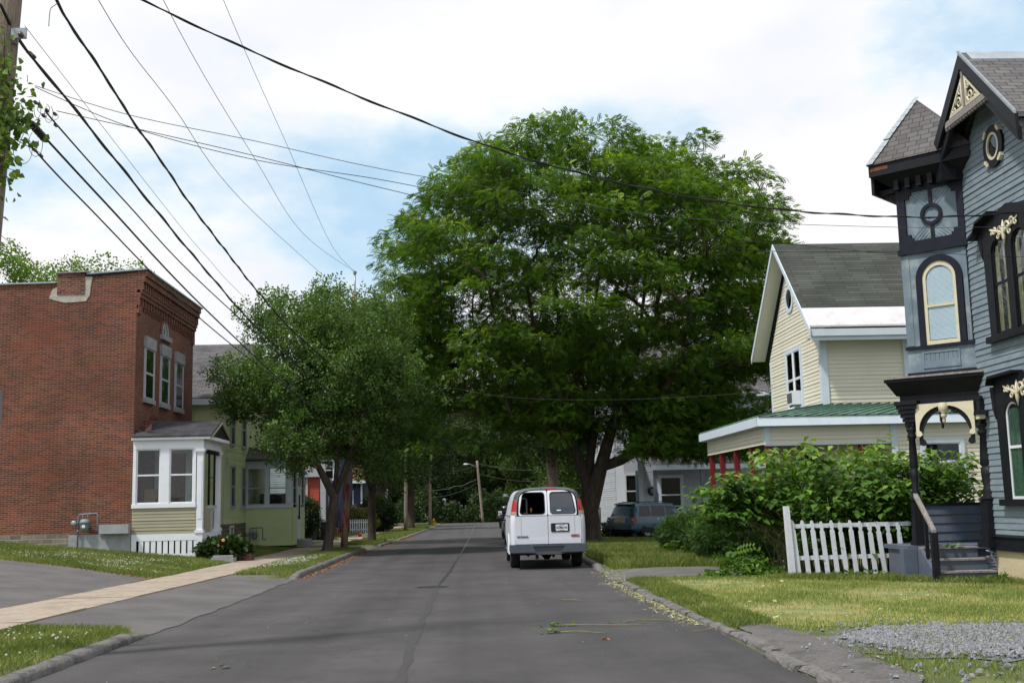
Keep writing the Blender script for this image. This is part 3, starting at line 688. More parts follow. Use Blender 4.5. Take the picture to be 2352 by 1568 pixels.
def foliage(name, parent, mat, cl, c, kind, per, cr, size, seed=1, tip=.35, T=None, droop=.5):
    g = np.random.default_rng(seed); n = len(cl)
    rr_ = cr*g.uniform(.75, 1.3, n)
    P = np.repeat(cl, per, axis=0); RR = np.repeat(rr_, per); m = len(P)
    d = g.normal(size=(m, 3)); d /= np.linalg.norm(d, axis=1)[:, None]
    r = g.uniform(.15, 1, m)**.5
    if kind == 'spray':     # umbrella-like clumps: sprays on the upper cap, pointing out and down
        d[:, 2] = np.abs(d[:, 2])*g.choice([1, -.35], m, p=[.75, .25])
        off = d*np.array([1, 1, .62])*(RR*r)[:, None]; off[:, 2] -= .12*(RR*r**2)*(np.abs(d[:, 0])+np.abs(d[:, 1]))*.5
        outw = (P-np.array(c)); outw[:, 2] = 0; outw /= np.linalg.norm(outw, axis=1)[:, None]+1e-6
        D = d*[1, 1, 0]*.8+outw*.35+g.normal(size=(m, 3))*.6; D[:, 2] = g.uniform(-.8, .7, m)
        U = np.tile([0, 0, 1.], (m, 1))+g.normal(size=(m, 3))*.5
    else:
        off = d*np.array([1, 1, .85])*(RR*r)[:, None]
        D = g.normal(size=(m, 3)); U = g.normal(size=(m, 3))
        D += d*.6
    Q = P+off
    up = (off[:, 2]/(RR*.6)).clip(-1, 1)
    tint = .33+.16*g.normal(size=m)+tip*np.maximum(0, up-.25)*g.uniform(.2, 1.3, m)+np.repeat(g.normal(0, .09, n), per)  # clump tops lighter: yellow new growth plus sunlit brightness put into the tint
    S = size*g.uniform(.7, 1.25, m)
    return leafmesh(name, parent, mat, Q, D, U, S, T if T is not None else TS, tint)
def tree(name, label, cat, base, trunks, c, rad, nc, per, cr, size, mat, kind='oval', r0=.3, bark='bark', group=None, seed=1, tip=.35, T=None, zmin=None, sep=.6, shell=.72, bump=.12, flare=1.5, extra=None, low=1.0, wgain=1.0, pw=2.0):
    t = thing(name, label, cat, base, group=group)
    random.seed(seed)
    cl = crownpts(nc, c, rad, shell, seed, bump, zmin, sep, low, pw)
    if extra is not None: cl = np.vstack([cl, extra])
    nodes, par, rd = skeleton(trunks, cl, r0)
    wood('trunk', t, bark, nodes, par, [x*wgain if x < r0*.5 else x for x in rd], flare)
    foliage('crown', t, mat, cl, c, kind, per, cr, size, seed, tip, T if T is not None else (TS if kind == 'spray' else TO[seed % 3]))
    return t
V3 = Vector
gb = lambda x, y: (x, y, gz(x, y)-.03)
# the big locust: several stems from one butt
b = gb(5.25, 50.4); c0 = (5.6, 51, 11.0)
tr = [[b, (5.2, 50.4, 1.2), (5.15, 50.5, 2.3)], [(5.15, 50.5, 2.3), (4.5, 50.4, 4.2), (3.6, 50.3, 6.5), (3.0, 50.4, 9), (2.6, 50.6, 12)],
      [(5.15, 50.5, 2.3), (5.5, 50.6, 4.5), (5.6, 50.8, 7), (5.4, 51, 10), (5.7, 51, 14)], [(5.2, 50.4, 1.2), (5.75, 50.3, 3), (6.4, 50.5, 5), (7.6, 50.8, 8), (8.3, 51, 12)],
      [(6.4, 50.5, 5), (8.6, 49.8, 6.6), (10.6, 49.6, 8.2)], [(4.5, 50.4, 4.2), (2.6, 49.6, 5.6), (.4, 49.4, 7.4)]]
g_ = np.random.default_rng(5)
low = np.array([(g_.uniform(-2.5, 12.5), g_.uniform(46, 55), g_.uniform(3.9, 6.4)) for i in range(46)]+[(g_.uniform(7.8, 13.8), g_.uniform(46, 54), g_.uniform(3.2, 7.2)) for i in range(48)]+[(g_.uniform(7.2, 12.8), g_.uniform(46.5, 52), g_.uniform(3.2, 4.8)) for i in range(34)])
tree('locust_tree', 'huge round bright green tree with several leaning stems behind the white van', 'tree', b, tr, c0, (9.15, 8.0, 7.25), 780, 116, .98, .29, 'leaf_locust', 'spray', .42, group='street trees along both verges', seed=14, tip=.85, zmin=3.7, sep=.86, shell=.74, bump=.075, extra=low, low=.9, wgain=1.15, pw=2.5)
# pear tree on the left verge
b = gb(-5.5, 43.6); c0 = (-5.35, 43.8, 6.4)
tr = [[b, (-5.35, 43.6, .8), (-5.2, 43.6, 1.9)], [(-5.2, 43.6, 1.9), (-5.75, 43.4, 3.0), (-6.5, 43.4, 4.6), (-7.2, 43.5, 6.5)], [(-5.2, 43.6, 1.9), (-5.1, 43.8, 3.6), (-5.4, 43.9, 6), (-5.6, 44, 8.5)], [(-5.2, 43.6, 1.9), (-4.7, 43.5, 3.2), (-4.1, 43.5, 5), (-3.6, 43.7, 7)]]
g_ = np.random.default_rng(8)
ext = np.array([(-5.6+g_.uniform(-2.9, 2.6), 43.8+g_.uniform(-1.8, 1.8), g_.uniform(8.6, 9.7)) for i in range(16)]+[(-8.5+g_.uniform(-.9, .7), 43.6+g_.uniform(-1, 1), g_.uniform(5.2, 6.5)) for i in range(12)])
tree('pear_tree', 'dull green leaning street tree in front of the pale green house', 'tree', b, tr, c0, (3.45, 3.5, 3.45), 330, 54, .64, .27, 'leaf_pear', 'oval', .185, group='street trees along both verges', seed=6, tip=.25, zmin=2.9, sep=.42, shell=.6, bump=.24, flare=1.45, extra=ext)
b = gb(-5.0, 57.5); c0 = (-4.3, 58.5, 7.4)
tr = [[b, (-5.0, 57.5, 1.0), (-5.0, 57.5, 2.2)], [(-5.0, 57.5, 2.2), (-5.4, 57.6, 4), (-5.4, 58, 7)], [(-5.0, 57.5, 2.2), (-4.5, 57.6, 3.6), (-3.9, 58, 5), (-3.2, 58.2, 7.5)]]
tree('pear_tree', 'second dull green street tree on the left verge, in front of the navy house', 'tree', b, tr, c0, (3.6, 4.3, 4.6), 300, 50, .8, .30, 'leaf_pear', 'oval', .2, group='street trees along both verges', seed=7, tip=.2, zmin=3.0, sep=.5, shell=.6)
b = gb(-5.3, 100); c0 = (-5.0, 100, 7.5)
tree('maple_tree', 'dark slim-trunked tree on the far left verge between two utility poles', 'tree', b, [[b, (-5.3, 100, 2), (-5.2, 100, 4)]], c0, (4.2, 4.2, 4.6), 110, 40, 1.1, .55, 'leaf_dark', 'oval', .3, group='street trees along both verges', seed=8, tip=.2, zmin=3.2, sep=.6, shell=.5)
b = gb(-9.5, 118); c0 = (-9.0, 118, 8.5)
tree('maple_tree', 'old dark tree with a very thick trunk beyond the far sidewalk on the left', 'tree', b, [[b, (-9.5, 118, 2), (-9.4, 118, 4.5)]], c0, (5.4, 5, 5.5), 120, 40, 1.3, .6, 'leaf_dark', 'oval', .62, bark='bark_light', seed=9, tip=.2, zmin=3.2, sep=.7, shell=.5)
b = gb(6.0, 84); c0 = (6.2, 85, 9.5)
tree('maple_tree', 'dark tree with a straight grey trunk seen above the van roof, beyond the big tree', 'tree', b, [[b, (6.0, 84, 3), (5.9, 84, 6)], [(5.9, 84, 6), (5.2, 84, 8), (4.6, 84, 10)], [(5.9, 84, 6), (6.8, 84, 8)]], c0, (6, 5.5, 5.6), 150, 40, 1.3, .6, 'leaf_dark', 'oval', .42, bark='bark_light', group='street trees along both verges', seed=10, tip=.2, zmin=4.6, sep=.7, shell=.5)
b = gb(-22, 62); c0 = (-23.0, 62, 10.6)
tree('maple_tree', 'bright green rounded tree rising behind the flat brick roof', 'tree', b, [[b, (-22, 62, 3), (-22, 62, 5)]], c0, (6.0, 5, 5.9), 240, 50, 1.0, .42, 'leaf_maple', 'oval', .4, seed=11, tip=.5, zmin=3.2, sep=.55, shell=.6, bump=.15)
# woodland past the end of the street: single trees, copies share a few crowns
protos = []
def copytree(o, loc, rz, s, label):
    c = o.copy(); sc.collection.objects.link(c); c.location = loc; c.rotation_euler = (0, 0, rz); c.scale = (s, s, s); c['label'] = label
    for k in o.children:
        d = k.copy(); sc.collection.objects.link(d); d.parent = c
    return c
far = [(-34, 158, 1.0), (-25, 163, 1.1), (-17, 159, .95), (-9, 166, 1.15), (-3, 160, .9), (3.5, 168, 1.2), (9, 159, .95), (15, 165, 1.1), (22, 158, 1), (30, 164, 1.15), (39, 158, 1), (-13, 176, 1.3), (0, 180, 1.35), (12, 178, 1.3), (25, 178, 1.25), (-27, 178, 1.3),
       (-14, 132, .8), (-19, 124, .85), (12, 128, .9), (17, 112, .85), (11.5, 101, .8), (-16, 108, .7), (-21, 92, .75), (22, 95, .9), (-44, 160, 1.1), (48, 160, 1.1)]
words = ['behind the gap at the street end', 'by the left bend', 'beside the far kerb']
for i, (x, y, s_) in enumerate(far):
    side = 'left' if x < -4 else 'right' if x > 8 else 'middle'
    row = 'at the back of the wood' if y > 170 else 'in the front row of the wood' if y > 150 else 'before the wood'
    lab = f'dark green woodland tree {row}, {side} of the street end'
    fgrp = f'woodland trees {row}, {side}'
    loc = (x, y, gz(x, y)-.05)
    if i < 3:
        loc0 = loc; c0 = (x, y, loc[2]+7.6)
        t = tree('forest_tree', lab, 'tree', loc, [[loc, (x+.1, y, loc[2]+2), (x, y, loc[2]+4)]], c0, (5.2, 5, 7.2), 150, 44, 1.35, .72, 'leaf_far' if i != 1 else 'leaf_dark', 'oval', .38, group=fgrp, seed=20+i, tip=.35, zmin=loc[2]+.6, sep=.7, shell=.55, bump=.2)
        t.scale = (s_,)*3; protos.append(t)
    else: copytree(protos[i % 3], loc, i*1.7, s_, lab)['group'] = fgrp
g_ = np.random.default_rng(99); n_ = 16000; P_u = np.stack([g_.uniform(-50, 52, n_), g_.uniform(151.5, 157, n_), g_.uniform(-1, 1, n_)], 1); P_u[:, 2] = -1.0+(g_.uniform(0, 1, n_)**1.1)*(3.2+1.2*np.sin(P_u[:, 0]*.7)+.8*np.sin(P_u[:, 0]*1.9))
o_ = leafmesh('undergrowth', None, 'leaf_dark', P_u, g_.normal(size=(n_, 3)), g_.normal(size=(n_, 3))+[0, 0, .5], g_.uniform(.5, .95, n_), TO[0], g_.normal(.35, .2, n_)); o_['kind'] = 'stuff'; tag(o_, 'dense dark undergrowth filling the foot of the wood at the street end', 'undergrowth')
# ------------------------------------------------------------------ shrubs
def shrub(name, label, cat, c, rad, n, size, mat, T=None, seed=1, group=None, core=True, tip=.45, stems=6, bark='bark'):
    x, y, z = c; t = thing(name, label, cat, (x, y, gz(x, y)), group=group); g = np.random.default_rng(seed)
    d = g.normal(size=(n, 3)); d /= np.linalg.norm(d, axis=1)[:, None]
    ph = g.uniform(0, 6.28, 4); k = 1+.10*np.sin(d[:, 0]*6+ph[0])*np.sin(d[:, 2]*7+ph[1])+.07*np.sin(d[:, 1]*11+ph[2]+d[:, 0]*9)
    r = g.uniform(.35, 1, n)**.4*k; P = np.array(c)+d*np.array(rad)*r[:, None]
    keep = P[:, 2] > gz(x, y)+.02; P = P[keep]; d = d[keep]; m = len(P)
    D = d+g.normal(size=(m, 3))*.8; U = g.normal(size=(m, 3))*.6+[0, 0, 1]
    tint = .28+.17*g.normal(size=m)+tip*np.maximum(0, d[:, 2])*g.uniform(0, 1.2, m)
    leafmesh('foliage', t, mat, P, D, U, size*g.uniform(.7, 1.3, m), T if T is not None else TO[seed % 3], tint)
    st = MB(bark); random.seed(seed)
    for i in range(stems):
        a = random.uniform(0, 6.28); q = random.uniform(.2, .7)
        st.tube([(x+math.cos(a)*.08, y+math.sin(a)*.08, gz(x, y)-.05), (x+math.cos(a)*rad[0]*q*.5, y+math.sin(a)*rad[1]*q*.5, c[2]-rad[2]*.2), (x+math.cos(a)*rad[0]*q, y+math.sin(a)*rad[1]*q, c[2]+rad[2]*.45)], [.03, .02, .008], 5)
    st.build('stems', t)
    return t
TY = T_spray(4, .9, .13, .30, .15)
shrub('yew_bush', 'large dark green clipped yew left of the white picket fence', 'bush', (6.95, 29.5, .50), (1.25, 1.15, .80), 11000, .13, 'leaf_yew', TY, 31, 'yew bushes in front of the cream house')
shrub('yew_bush', 'smaller dark green yew further off, in front of the parked blue-green car', 'bush', (7.15, 38.6, .35), (.9, 1.0, .68), 6000, .13, 'leaf_yew', TY, 32, 'yew bushes in front of the cream house')
shrub('yew_bush', 'middle yew spreading between the red shrub and the picket fence', 'bush', (6.9, 33.0, .42), (.8, .9, .70), 4500, .13, 'leaf_yew', TY, 33, 'yew bushes in front of the cream house')
shrub('barberry_bush', 'dark red leaved shrub against the cream house porch', 'bush', (7.85, 34.5, .80), (1.0, .8, .55), 2600, .13, 'leaf_barberry', TO[1], 34)
shrub('barberry_bush', 'low red shrub behind the clipped yew below the porch railing', 'bush', (8.3, 32.2, .9), (.9, .6, .5), 1700, .13, 'leaf_barberry', TO[1], 35)
shrub('garden_plants', 'leafy border plants below the steps of the white house', 'plant', (4.8, 58.8, .0), (.9, .7, .45), 900, .3, 'leaf_dark', TO[0], 36, stems=3)
shrub('garden_plants', 'leafy border plants along the railing of the white house', 'plant', (9.5, 59.8, .0), (3.0, .6, .55), 1500, .3, 'leaf_dark', TO[2], 37, stems=3)
shrub('round_bush', 'round dark bush beside the pale green house door', 'bush', (-8.9, 60.5, 1.0), (.95, .95, 1.1), 2200, .22, 'leaf_dark', TO[0], 38)
shrub('round_bush', 'pale feathery low bush in front of the navy house', 'bush', (-9.0, 86, .35), (2.0, 1.3, 1.15), 2000, .35, 'leaf_light', TO[1], 39)
shrub('round_bush', 'tall dark green bush in front of the navy house, behind the second street tree', 'bush', (-7.3, 88, .8), (1.5, 1.3, 1.5), 2000, .35, 'leaf_dark', TO[1], 40)
shrub('garden_plants', 'small bright green plant beside the black bins', 'plant', (-8.3, 64.5, .2), (.45, .45, .6), 260, .3, 'leaf_maple', TO[2], 42, stems=3)
pe = shrub('peony_bush', 'dark leafy peony with pale pink blooms at the brick house porch steps', 'plant', (-7.95, 37.3, .22), (.85, .6, .42), 1500, .17, 'leaf_dark', T_HEART, 41, stems=6)
for (dx, dy, dz) in ((.05, -.5, .34), (-.12, -.48, .18), (.72, -.2, .0)):
    fb = MB('flower_pink')
    for k in range(5):
        a = k*1.256; cx, cy, cz = -7.95+dx+.03*math.cos(a), 37.3+dy, .22+dz+.03*math.sin(a); fb.lathe((cx, cy, cz), [(.01, -.02), (.032, 0), (.022, .025), (.005, .03)], 7)
    fb.build('bloom', pe)

# knotweed thicket: arching canes with big heart shaped leaves
kt = thing('knotweed_thicket', 'tall arching thicket of large heart shaped green leaves behind the picket fence', 'bush', (8, 25.3, gz(8, 25.3)))
random.seed(12); stm = MB('stem_green'); P, D, U, S, TT = [], [], [], [], []
for i in range(335):
    x0 = random.uniform(7.0, 10.6); y0 = random.uniform(24.4, 27.4); ang = random.uniform(0, 6.28); lean = random.uniform(.2, 1.0)
    if i % 4 == 0: x0 = random.uniform(6.85, 7.7); y0 = random.uniform(24.6, 26.2); ang = math.pi+random.uniform(-.6, .4); lean = random.uniform(.9, 2.3)
    H = random.uniform(2.3, 3.45)-.32*lean
    if i >= 250: x0 = random.uniform(6.9, 9.4); y0 = random.uniform(24.0, 24.5); H = random.uniform(1.3, 2.2); ang = random.uniform(-2.4, -.7); lean = random.uniform(.1, .45)
    if i >= 300: x0 = random.uniform(9.4, 11.2); y0 = random.uniform(24.4, 26.2); H = random.uniform(1.9, 2.9)
    dx, dy = math.cos(ang)*lean, math.sin(ang)*lean*.6; z0 = gz(x0, y0)-.03
    pts = []
    for k in range(9):
        t = k/8; pts.append(V3((x0+dx*t**1.7, y0+dy*t**1.7, z0+H*(t-.12*t**3*(lean+.3)))))
    stm.tube(pts, [.011-.001*k for k in range(9)], 5)
    for k in range(random.randint(30, 46)):
        t = random.uniform(.22, 1)**.8
        if i % 4 == 0: t = .55+.45*t
        j = min(7, int(t*8)); p = pts[j].lerp(pts[j+1], t*8-j)
        a = random.uniform(0, 6.28); br = random.uniform(.05, .38)*(1.1-t*.5)
        o = V3((math.cos(a), math.sin(a), random.uniform(-.1, .35)))
        p = p+o*br; P.append(p); D.append(V3((o.x, o.y, random.uniform(-.75, .1)))); U.append(V3((random.uniform(-.35, .35), random.uniform(-.35, .35), 1)))
        S.append(random.uniform(.12, .20)); TT.append(.12+.38*max(0, (p.z-1.0)/1.8)+random.gauss(0, .14)+(.3 if t > .92 else 0))  # daylight from above put into the tint by height; cane tips paler
stm.build('canes', kt); leafmesh('foliage', kt, 'leaf_knot', P, D, U, S, T_HEART, TT)
# cut knotweed heap beside the fence, weeds, ferns
def heap(name, label, cat, c, rx, ry, h, n, size, mat, T, seed, tall=0):
    g = np.random.default_rng(seed); t = thing(name, label, cat, (c[0], c[1], gz(*c)))
    a = g.uniform(0, 6.28, n); r = g.uniform(0, 1, n)**.6; P = np.stack([c[0]+np.cos(a)*r*rx, c[1]+np.sin(a)*r*ry, np.zeros(n)], 1)
    P[:, 2] = [gz(p[0], p[1])+.02+h*(1-q)*g.uniform(0, 1) for p, q in zip(P, r)]
    D = g.normal(size=(n, 3)); D[:, 2] = D[:, 2]*.3+tall; U = g.normal(size=(n, 3))*.5+[0, 0, 1]
    leafmesh('foliage', t, mat, P, D, U, size*g.uniform(.6, 1.3, n), T, g.normal(.45, .2, n)); return t
heap('cut_branches', 'wilting heap of cut green branches lying at the driveway edge by the picket fence', 'branches', (5.7, 23.9), 1.0, .28, .32, 230, .15, 'leaf_knot', T_HEART, 51)
heap('weeds', 'broad-leaved weeds growing round the stones at the picket fence post', 'plant', (6.15, 24.3), .45, .35, .55, 130, .14, 'leaf_knot', T_HEART, 52, .3)
heap('fern', 'bright green fern leaning out of the yew bush', 'plant', (6.35, 27.6), .4, .3, .55, 60, .4, 'leaf_knot', TS, 53)
heap('weeds', 'weeds at the foot of the blue porch steps', 'plant', (10.0, 21.1), .9, .22, .22, 220, .10, 'leaf_knot', T_HEART, 54, .4)
heap('weeds', 'weeds along the foot of the picket fence', 'plant', (7.9, 23.2), 1.5, .18, .16, 260, .09, 'leaf_knot', T_HEART, 55, .4)
heap('weeds', 'tuft of coarse grass and weeds beside the broken walk', 'plant', (6.1, 34.9), .5, .3, .5, 160, .18, 'leaf_knot', TS, 56, .6)
# ------------------------------------------------------------------ grass, clover, gravel, litter (uncountable)
from bisect import bisect
def inpoly(x, y, poly):
    c = False; j = len(poly)-1
    for i in range(len(poly)):
        xi, yi = poly[i]; xj, yj = poly[j]
        if (yi > y) != (yj > y) and x < (xj-xi)*(y-yi)/(yj-yi)+xi: c = not c
        j = i
    return c
T_BL = quads([(-.5, 0, 0), (.5, 0, 0), (.18, .25, .8), (-.02, .35, 1)])
def scatter(poly, n, seed, avoid=()):
    g = random.Random(seed); xs = [p[0] for p in poly]; ys_ = [p[1] for p in poly]; o = []
    while len(o) < n:
        x, y = g.uniform(min(xs), max(xs)), g.uniform(min(ys_), max(ys_))
        if inpoly(x, y, poly) and not any(inpoly(x, y, a) for a in avoid): o.append((x, y))
    return o
def grass(label, poly, n, h, w_, mat, seed, avoid=(), var=.5, patch=None):
    pts = scatter(poly, n, seed, avoid); g = np.random.default_rng(seed)
    if patch:
        pts = [p for p in pts if math.sin(p[0]*patch+seed)*math.sin(p[1]*patch*.8+seed*2)+g.normal(0, .5) > -.2]
    m = len(pts); P = np.array([(x, y, gz(x, y)+.004) for x, y in pts])
    a = g.uniform(0, 6.28, m); V = np.zeros((m, 4, 3)); hh = h*g.uniform(1-var, 1+var, m); lx = g.normal(0, .35, m)*hh; ly = g.normal(0, .35, m)*hh
    ca, sa = np.cos(a)*w_*.5, np.sin(a)*w_*.5
    V[:, 0] = P-np.stack([ca, sa, 0*a], 1); V[:, 1] = P+np.stack([ca, sa, 0*a], 1)
    V[:, 2] = P+np.stack([ca*.7+lx*.5, sa*.7+ly*.5, hh*.62], 1); V[:, 3] = P+np.stack([lx, ly, hh], 1)
    V = V.reshape(-1, 3); me = bpy.data.meshes.new('grass'); me.vertices.add(len(V)); me.vertices.foreach_set('co', V.astype(np.float32).ravel())
    me.loops.add(len(V)); me.loops.foreach_set('vertex_index', np.arange(len(V), dtype=np.int32)); me.polygons.add(m); me.polygons.foreach_set('loop_start', np.arange(m, dtype=np.int32)*4)
    me.update(calc_edges=True); at = me.attributes.new('tint', 'FLOAT', 'FACE')
    tt = .42+.24*g.normal(size=m)+.26*np.sin(P[:, 0]*1.9+seed+np.sin(P[:, 1]*2.3))*np.sin(P[:, 1]*1.3+np.sin(P[:, 0]*3.1))+.12*np.sin(P[:, 0]*5.3)*np.sin(P[:, 1]*4.1)
    at.data.foreach_set('value', np.clip(tt, 0, 1).astype(np.float32)); me.materials.append(M[mat])
    o = bpy.data.objects.new('grass', me); sc.collection.objects.link(o); o['kind'] = 'stuff'; tag(o, label, 'grass'); return o
APR = [(-7.7, 9), (-7.7, 27.9), (-8.8, 28.6), (-10.4, 29.7), (-13, 30.7), (-24, 33), (-24, 9)]
grass('short green grass with clover between the near left kerb and the sidewalk', [(-4.52, 5), (-4.52, 15.6), (-5.5, 16.0), (-6.2, 16.2), (-6.2, 5)], 30000, .055, .010, 'grass_blade', 61)
grass('green lawn in front of the brick house up to the parking lot', [(-7.62, 28.0), (-8.8, 28.7), (-10.4, 29.8), (-13, 30.8), (-20, 32.4), (-20, 37.4), (-8.75, 37.4), (-7.62, 37.0)], 90000, .08, .014, 'grass_blade', 62)
grass('green verge between the sidewalk and the kerb at the leaning street tree', [(-4.43, 27.8), (-5.9, 28.7), (-5.95, 48.6), (-4.62, 48.6), (-4.5, 38)], 42000, .075, .014, 'grass_blade', 63)
grass('green verge and front yards further along the left side', [(-4.4, 53.2), (-5.95, 53.2), (-6.1, 59.8), (-4.4, 59.8)], 12000, .09, .022, 'grass_blade', 64)
grass('shaded grass of the far left verge between driveway and bend', [(-4.2, 63.5), (-6.1, 63.5), (-6.2, 100), (-6, 130), (-4.0, 136), (-3.9, 100)], 26000, .11, .03, 'grass_blade', 65)
grass('grass strip between the sidewalk and the pale green house', [(-7.7, 38), (-7.7, 48.9), (-10, 48.9), (-9.6, 41)], 20000, .08, .02, 'grass_blade', 66)
grass('yard grass in front of the navy house', [(-7.7, 64), (-7.9, 120), (-13, 120), (-10, 64)], 16000, .11, .04, 'grass_blade', 67)
grass('mown yellowing lawn in front of the blue-grey house', [(3.3, 14.4), (3.22, 24.2), (5, 24), (9.8, 22.7), (10.3, 20.5), (12, 18), (12, 13.8), (6, 13.7), (4.6, 13.6), (3.9, 13.4)], 88000, .045, .010, 'grass_blade_dry', 68, patch=1.3)
grass('greener uncut grass at the foot of the picket fence and steps', [(5.6, 22.6), (6.4, 23.3), (8.8, 23.2), (9.9, 21.3), (11, 19.9), (10.4, 19.6), (8.4, 21.6)], 16000, .10, .012, 'grass_blade', 69, patch=2.1)
grass('grassy fringe along the broken kerb and the old path', [(3.12, 13.9), (3.12, 23.6), (3.8, 23.6), (3.75, 14.2)], 14000, .07, .011, 'grass_blade', 70)
grass('sparse grass growing round the gravel patch', [(3.6, 8), (3.75, 12.6), (4.6, 13.6), (7, 13.9), (9, 13.9), (9, 7)], 24000, .05, .010, 'grass_blade', 71, patch=2.3)
grass('long seeding grass on the verge beside the white van', [(3.42, 28.3), (3.55, 42), (5.5, 42), (5.8, 34), (6.4, 28.1)], 30000, .17, .014, 'grass_blade', 72)
grass('shaded lawn round the foot of the big tree', [(3.65, 42), (3.8, 55), (8.5, 55.5), (9, 42), (6.8, 28.4), (6.3, 28.6)], 34000, .09, .02, 'grass_blade', 73)
grass('far lawn in front of the white house', [(3.9, 58.3), (4.4, 100), (8, 100), (8, 60), (5, 58.6)], 14000, .1, .03, 'grass_blade', 74)
def bits(name, label, cat, pts, size, mat, seed, flat=True, h=0, T=None, kind='stuff', tint=.4):
    if name == 'clover_flowers': pts = [p for p in pts if math.sin(p[0]*2.7+seed)+math.sin(p[1]*3.1+p[0])+random.gauss(0, .6) > 0]
    g = np.random.default_rng(seed); n = len(pts); P = np.array([(x, y, gz(x, y)+.016+h*g.uniform(.4, 1.2)) for x, y in pts])
    D = g.normal(size=(n, 3)); D[:, 2] *= .2 if flat else 1; U = g.normal(size=(n, 3))*(.3 if flat else 1)+[0, 0, 1]
    T = T if T is not None else quads([(-.5, -.3, 0), (.5, -.2, .1), (.4, .3, .05), (-.4, .35, .15)])
    o = leafmesh(name, None, mat, P, D, U, size*g.uniform(.5, 1.5, n), T, np.full(n, tint)); o['kind'] = kind; tag(o, label, cat); return o
T_PUFF = quads([(-.5, -.5, 0), (.5, -.5, 0), (.5, .5, 0), (-.5, .5, 0), (-.5, 0, -.5), (.5, 0, -.5), (.5, 0, .5), (-.5, 0, .5), (0, -.5, -.5), (0, .5, -.5), (0, .5, .5), (0, -.5, .5)])
bits('clover_flowers', 'small white clover flowers dotting the near left grass patch', 'flowers', [p for p in scatter([(-4.75, 10), (-4.75, 15.5), (-6.2, 16.1), (-6.2, 10)], 640, 81) if p[1] > 12.6+random.Random(int(p[0]*999)).uniform(-2, 2)], .017, 'flower_white', 82, False, .05, T_PUFF)
bits('clover_flowers', 'white clover flowers in the lawn in front of the brick house porch', 'flowers', [p for p in scatter([(-7.8, 28.6), (-10.4, 30.5), (-15, 33), (-12, 34.8), (-8, 34.5)], 1500, 83)], .017, 'flower_white', 84, False, .085, T_PUFF)
bits('clover_flowers', 'white clover flowers on the verge before the leaning street tree', 'flowers', scatter([(-5.7, 30.2), (-5.8, 37), (-4.9, 39), (-4.9, 33)], 900, 85), .017, 'flower_white', 86, False, .085, T_PUFF)
random.seed(5)
lp = [(eL(y)+abs(random.gauss(.08, .14)), y) for y in [random.uniform(28, 48) for _ in range(1500)]]+[(eL(y)+abs(random.gauss(.1, .2)), y) for y in [random.uniform(53, 75) for _ in range(900)]]
bits('leaf_litter', 'orange brown fallen petals and litter along the left kerb', 'litter', lp, .035, 'litter', 87)
lp = [(-7.6-abs(random.gauss(0, .1)), random.uniform(27.5, 28.2)) for _ in range(60)]
for a, b_ in zip(APR[1:5], APR[2:6]):
    for k in range(160): t = random.random(); lp.append((a[0]+(b_[0]-a[0])*t+random.gauss(0, .07), a[1]+(b_[1]-a[1])*t+random.gauss(0, .07)))
bits('leaf_litter', 'thin brown litter along the edge of the parking lot', 'litter', lp, .03, 'litter', 88)
lp = [(eR(y)-abs(random.gauss(.02, .13)), y) for y in [random.uniform(15, 24) for _ in range(1500)]]+[(eR(y)+random.gauss(.15, .2), y) for y in [random.uniform(23.5, 28.5) for _ in range(500)]]
bits('grass_clippings', 'pale dry grass clippings along the broken right kerb', 'clippings', lp, .028, 'clipping', 89, T=quads([(-.9, -.12, 0), (.9, -.12, .1), (.9, .12, .1), (-.9, .12, 0)]))
bits('leaf_litter', 'rust coloured leaf litter under the picket fence and on the steps side', 'litter', scatter([(6.4, 23.3), (6.5, 24.0), (9.0, 23.9), (8.9, 23.2)], 420, 90)+scatter([(10.0, 21.1), (10.2, 21.7), (10.9, 21.3), (10.6, 20.6)], 120, 91), .05, 'litter', 92)
bits('leaf_litter', 'a few curled dead leaves lying on the yellowing lawn', 'litter', scatter([(3.8, 14.5), (4, 22), (9, 22), (10, 15)], 46, 93), .07, 'clipping', 94, h=.03)
T_ST = quads([(-.5, -.4, 0), (.5, -.35, 0), (.35, .1, .5), (-.3, 0, .55), (.5, -.35, 0), (.4, .5, 0), (.1, .3, .45), (.35, .1, .5), (.4, .5, 0), (-.5, .45, 0), (-.35, .2, .5), (.1, .3, .45), (-.5, .45, 0), (-.5, -.4, 0), (-.3, 0, .55), (-.35, .2, .5), (-.3, 0, .55), (.35, .1, .5), (.1, .3, .45), (-.35, .2, .5)])
gp = scatter([(3.95, 12.5), (4.7, 13.4), (6.6, 13.55), (9.3, 13.6), (9.3, 10.6), (5.0, 10.6), (4.4, 11.0)], 15000, 95)
gp = [p for p in gp if p[1] > 11.3+.3*math.sin(p[0]*2.3) or random.random() < .35]
gp += [(x+random.gauss(0, .25), y+random.gauss(0, .3)) for x, y in scatter([(3.8, 12.3), (4.6, 13.7), (9, 13.9), (9, 13.3), (4.7, 13.1), (4.2, 11.6)], 500, 197)]+[(x+random.gauss(0, .3), y) for x, y in scatter([(3.4, 9), (3.8, 12.4), (4.3, 11.8), (5, 10.3), (8, 10), (8, 9)], 260, 198)]
bits('gravel', 'loose blue-grey crushed stone in the lower right corner', 'gravel', gp, .036, 'gravel_stone', 96, True, .01, T_ST)
bits('gravel', 'scattered grit and tiny stones on the road surface', 'gravel', [(random.uniform(-3.8, 2.9), random.uniform(9.5, 26)) for _ in range(90)], .012, 'gravel_stone', 97, True, 0, T_ST)
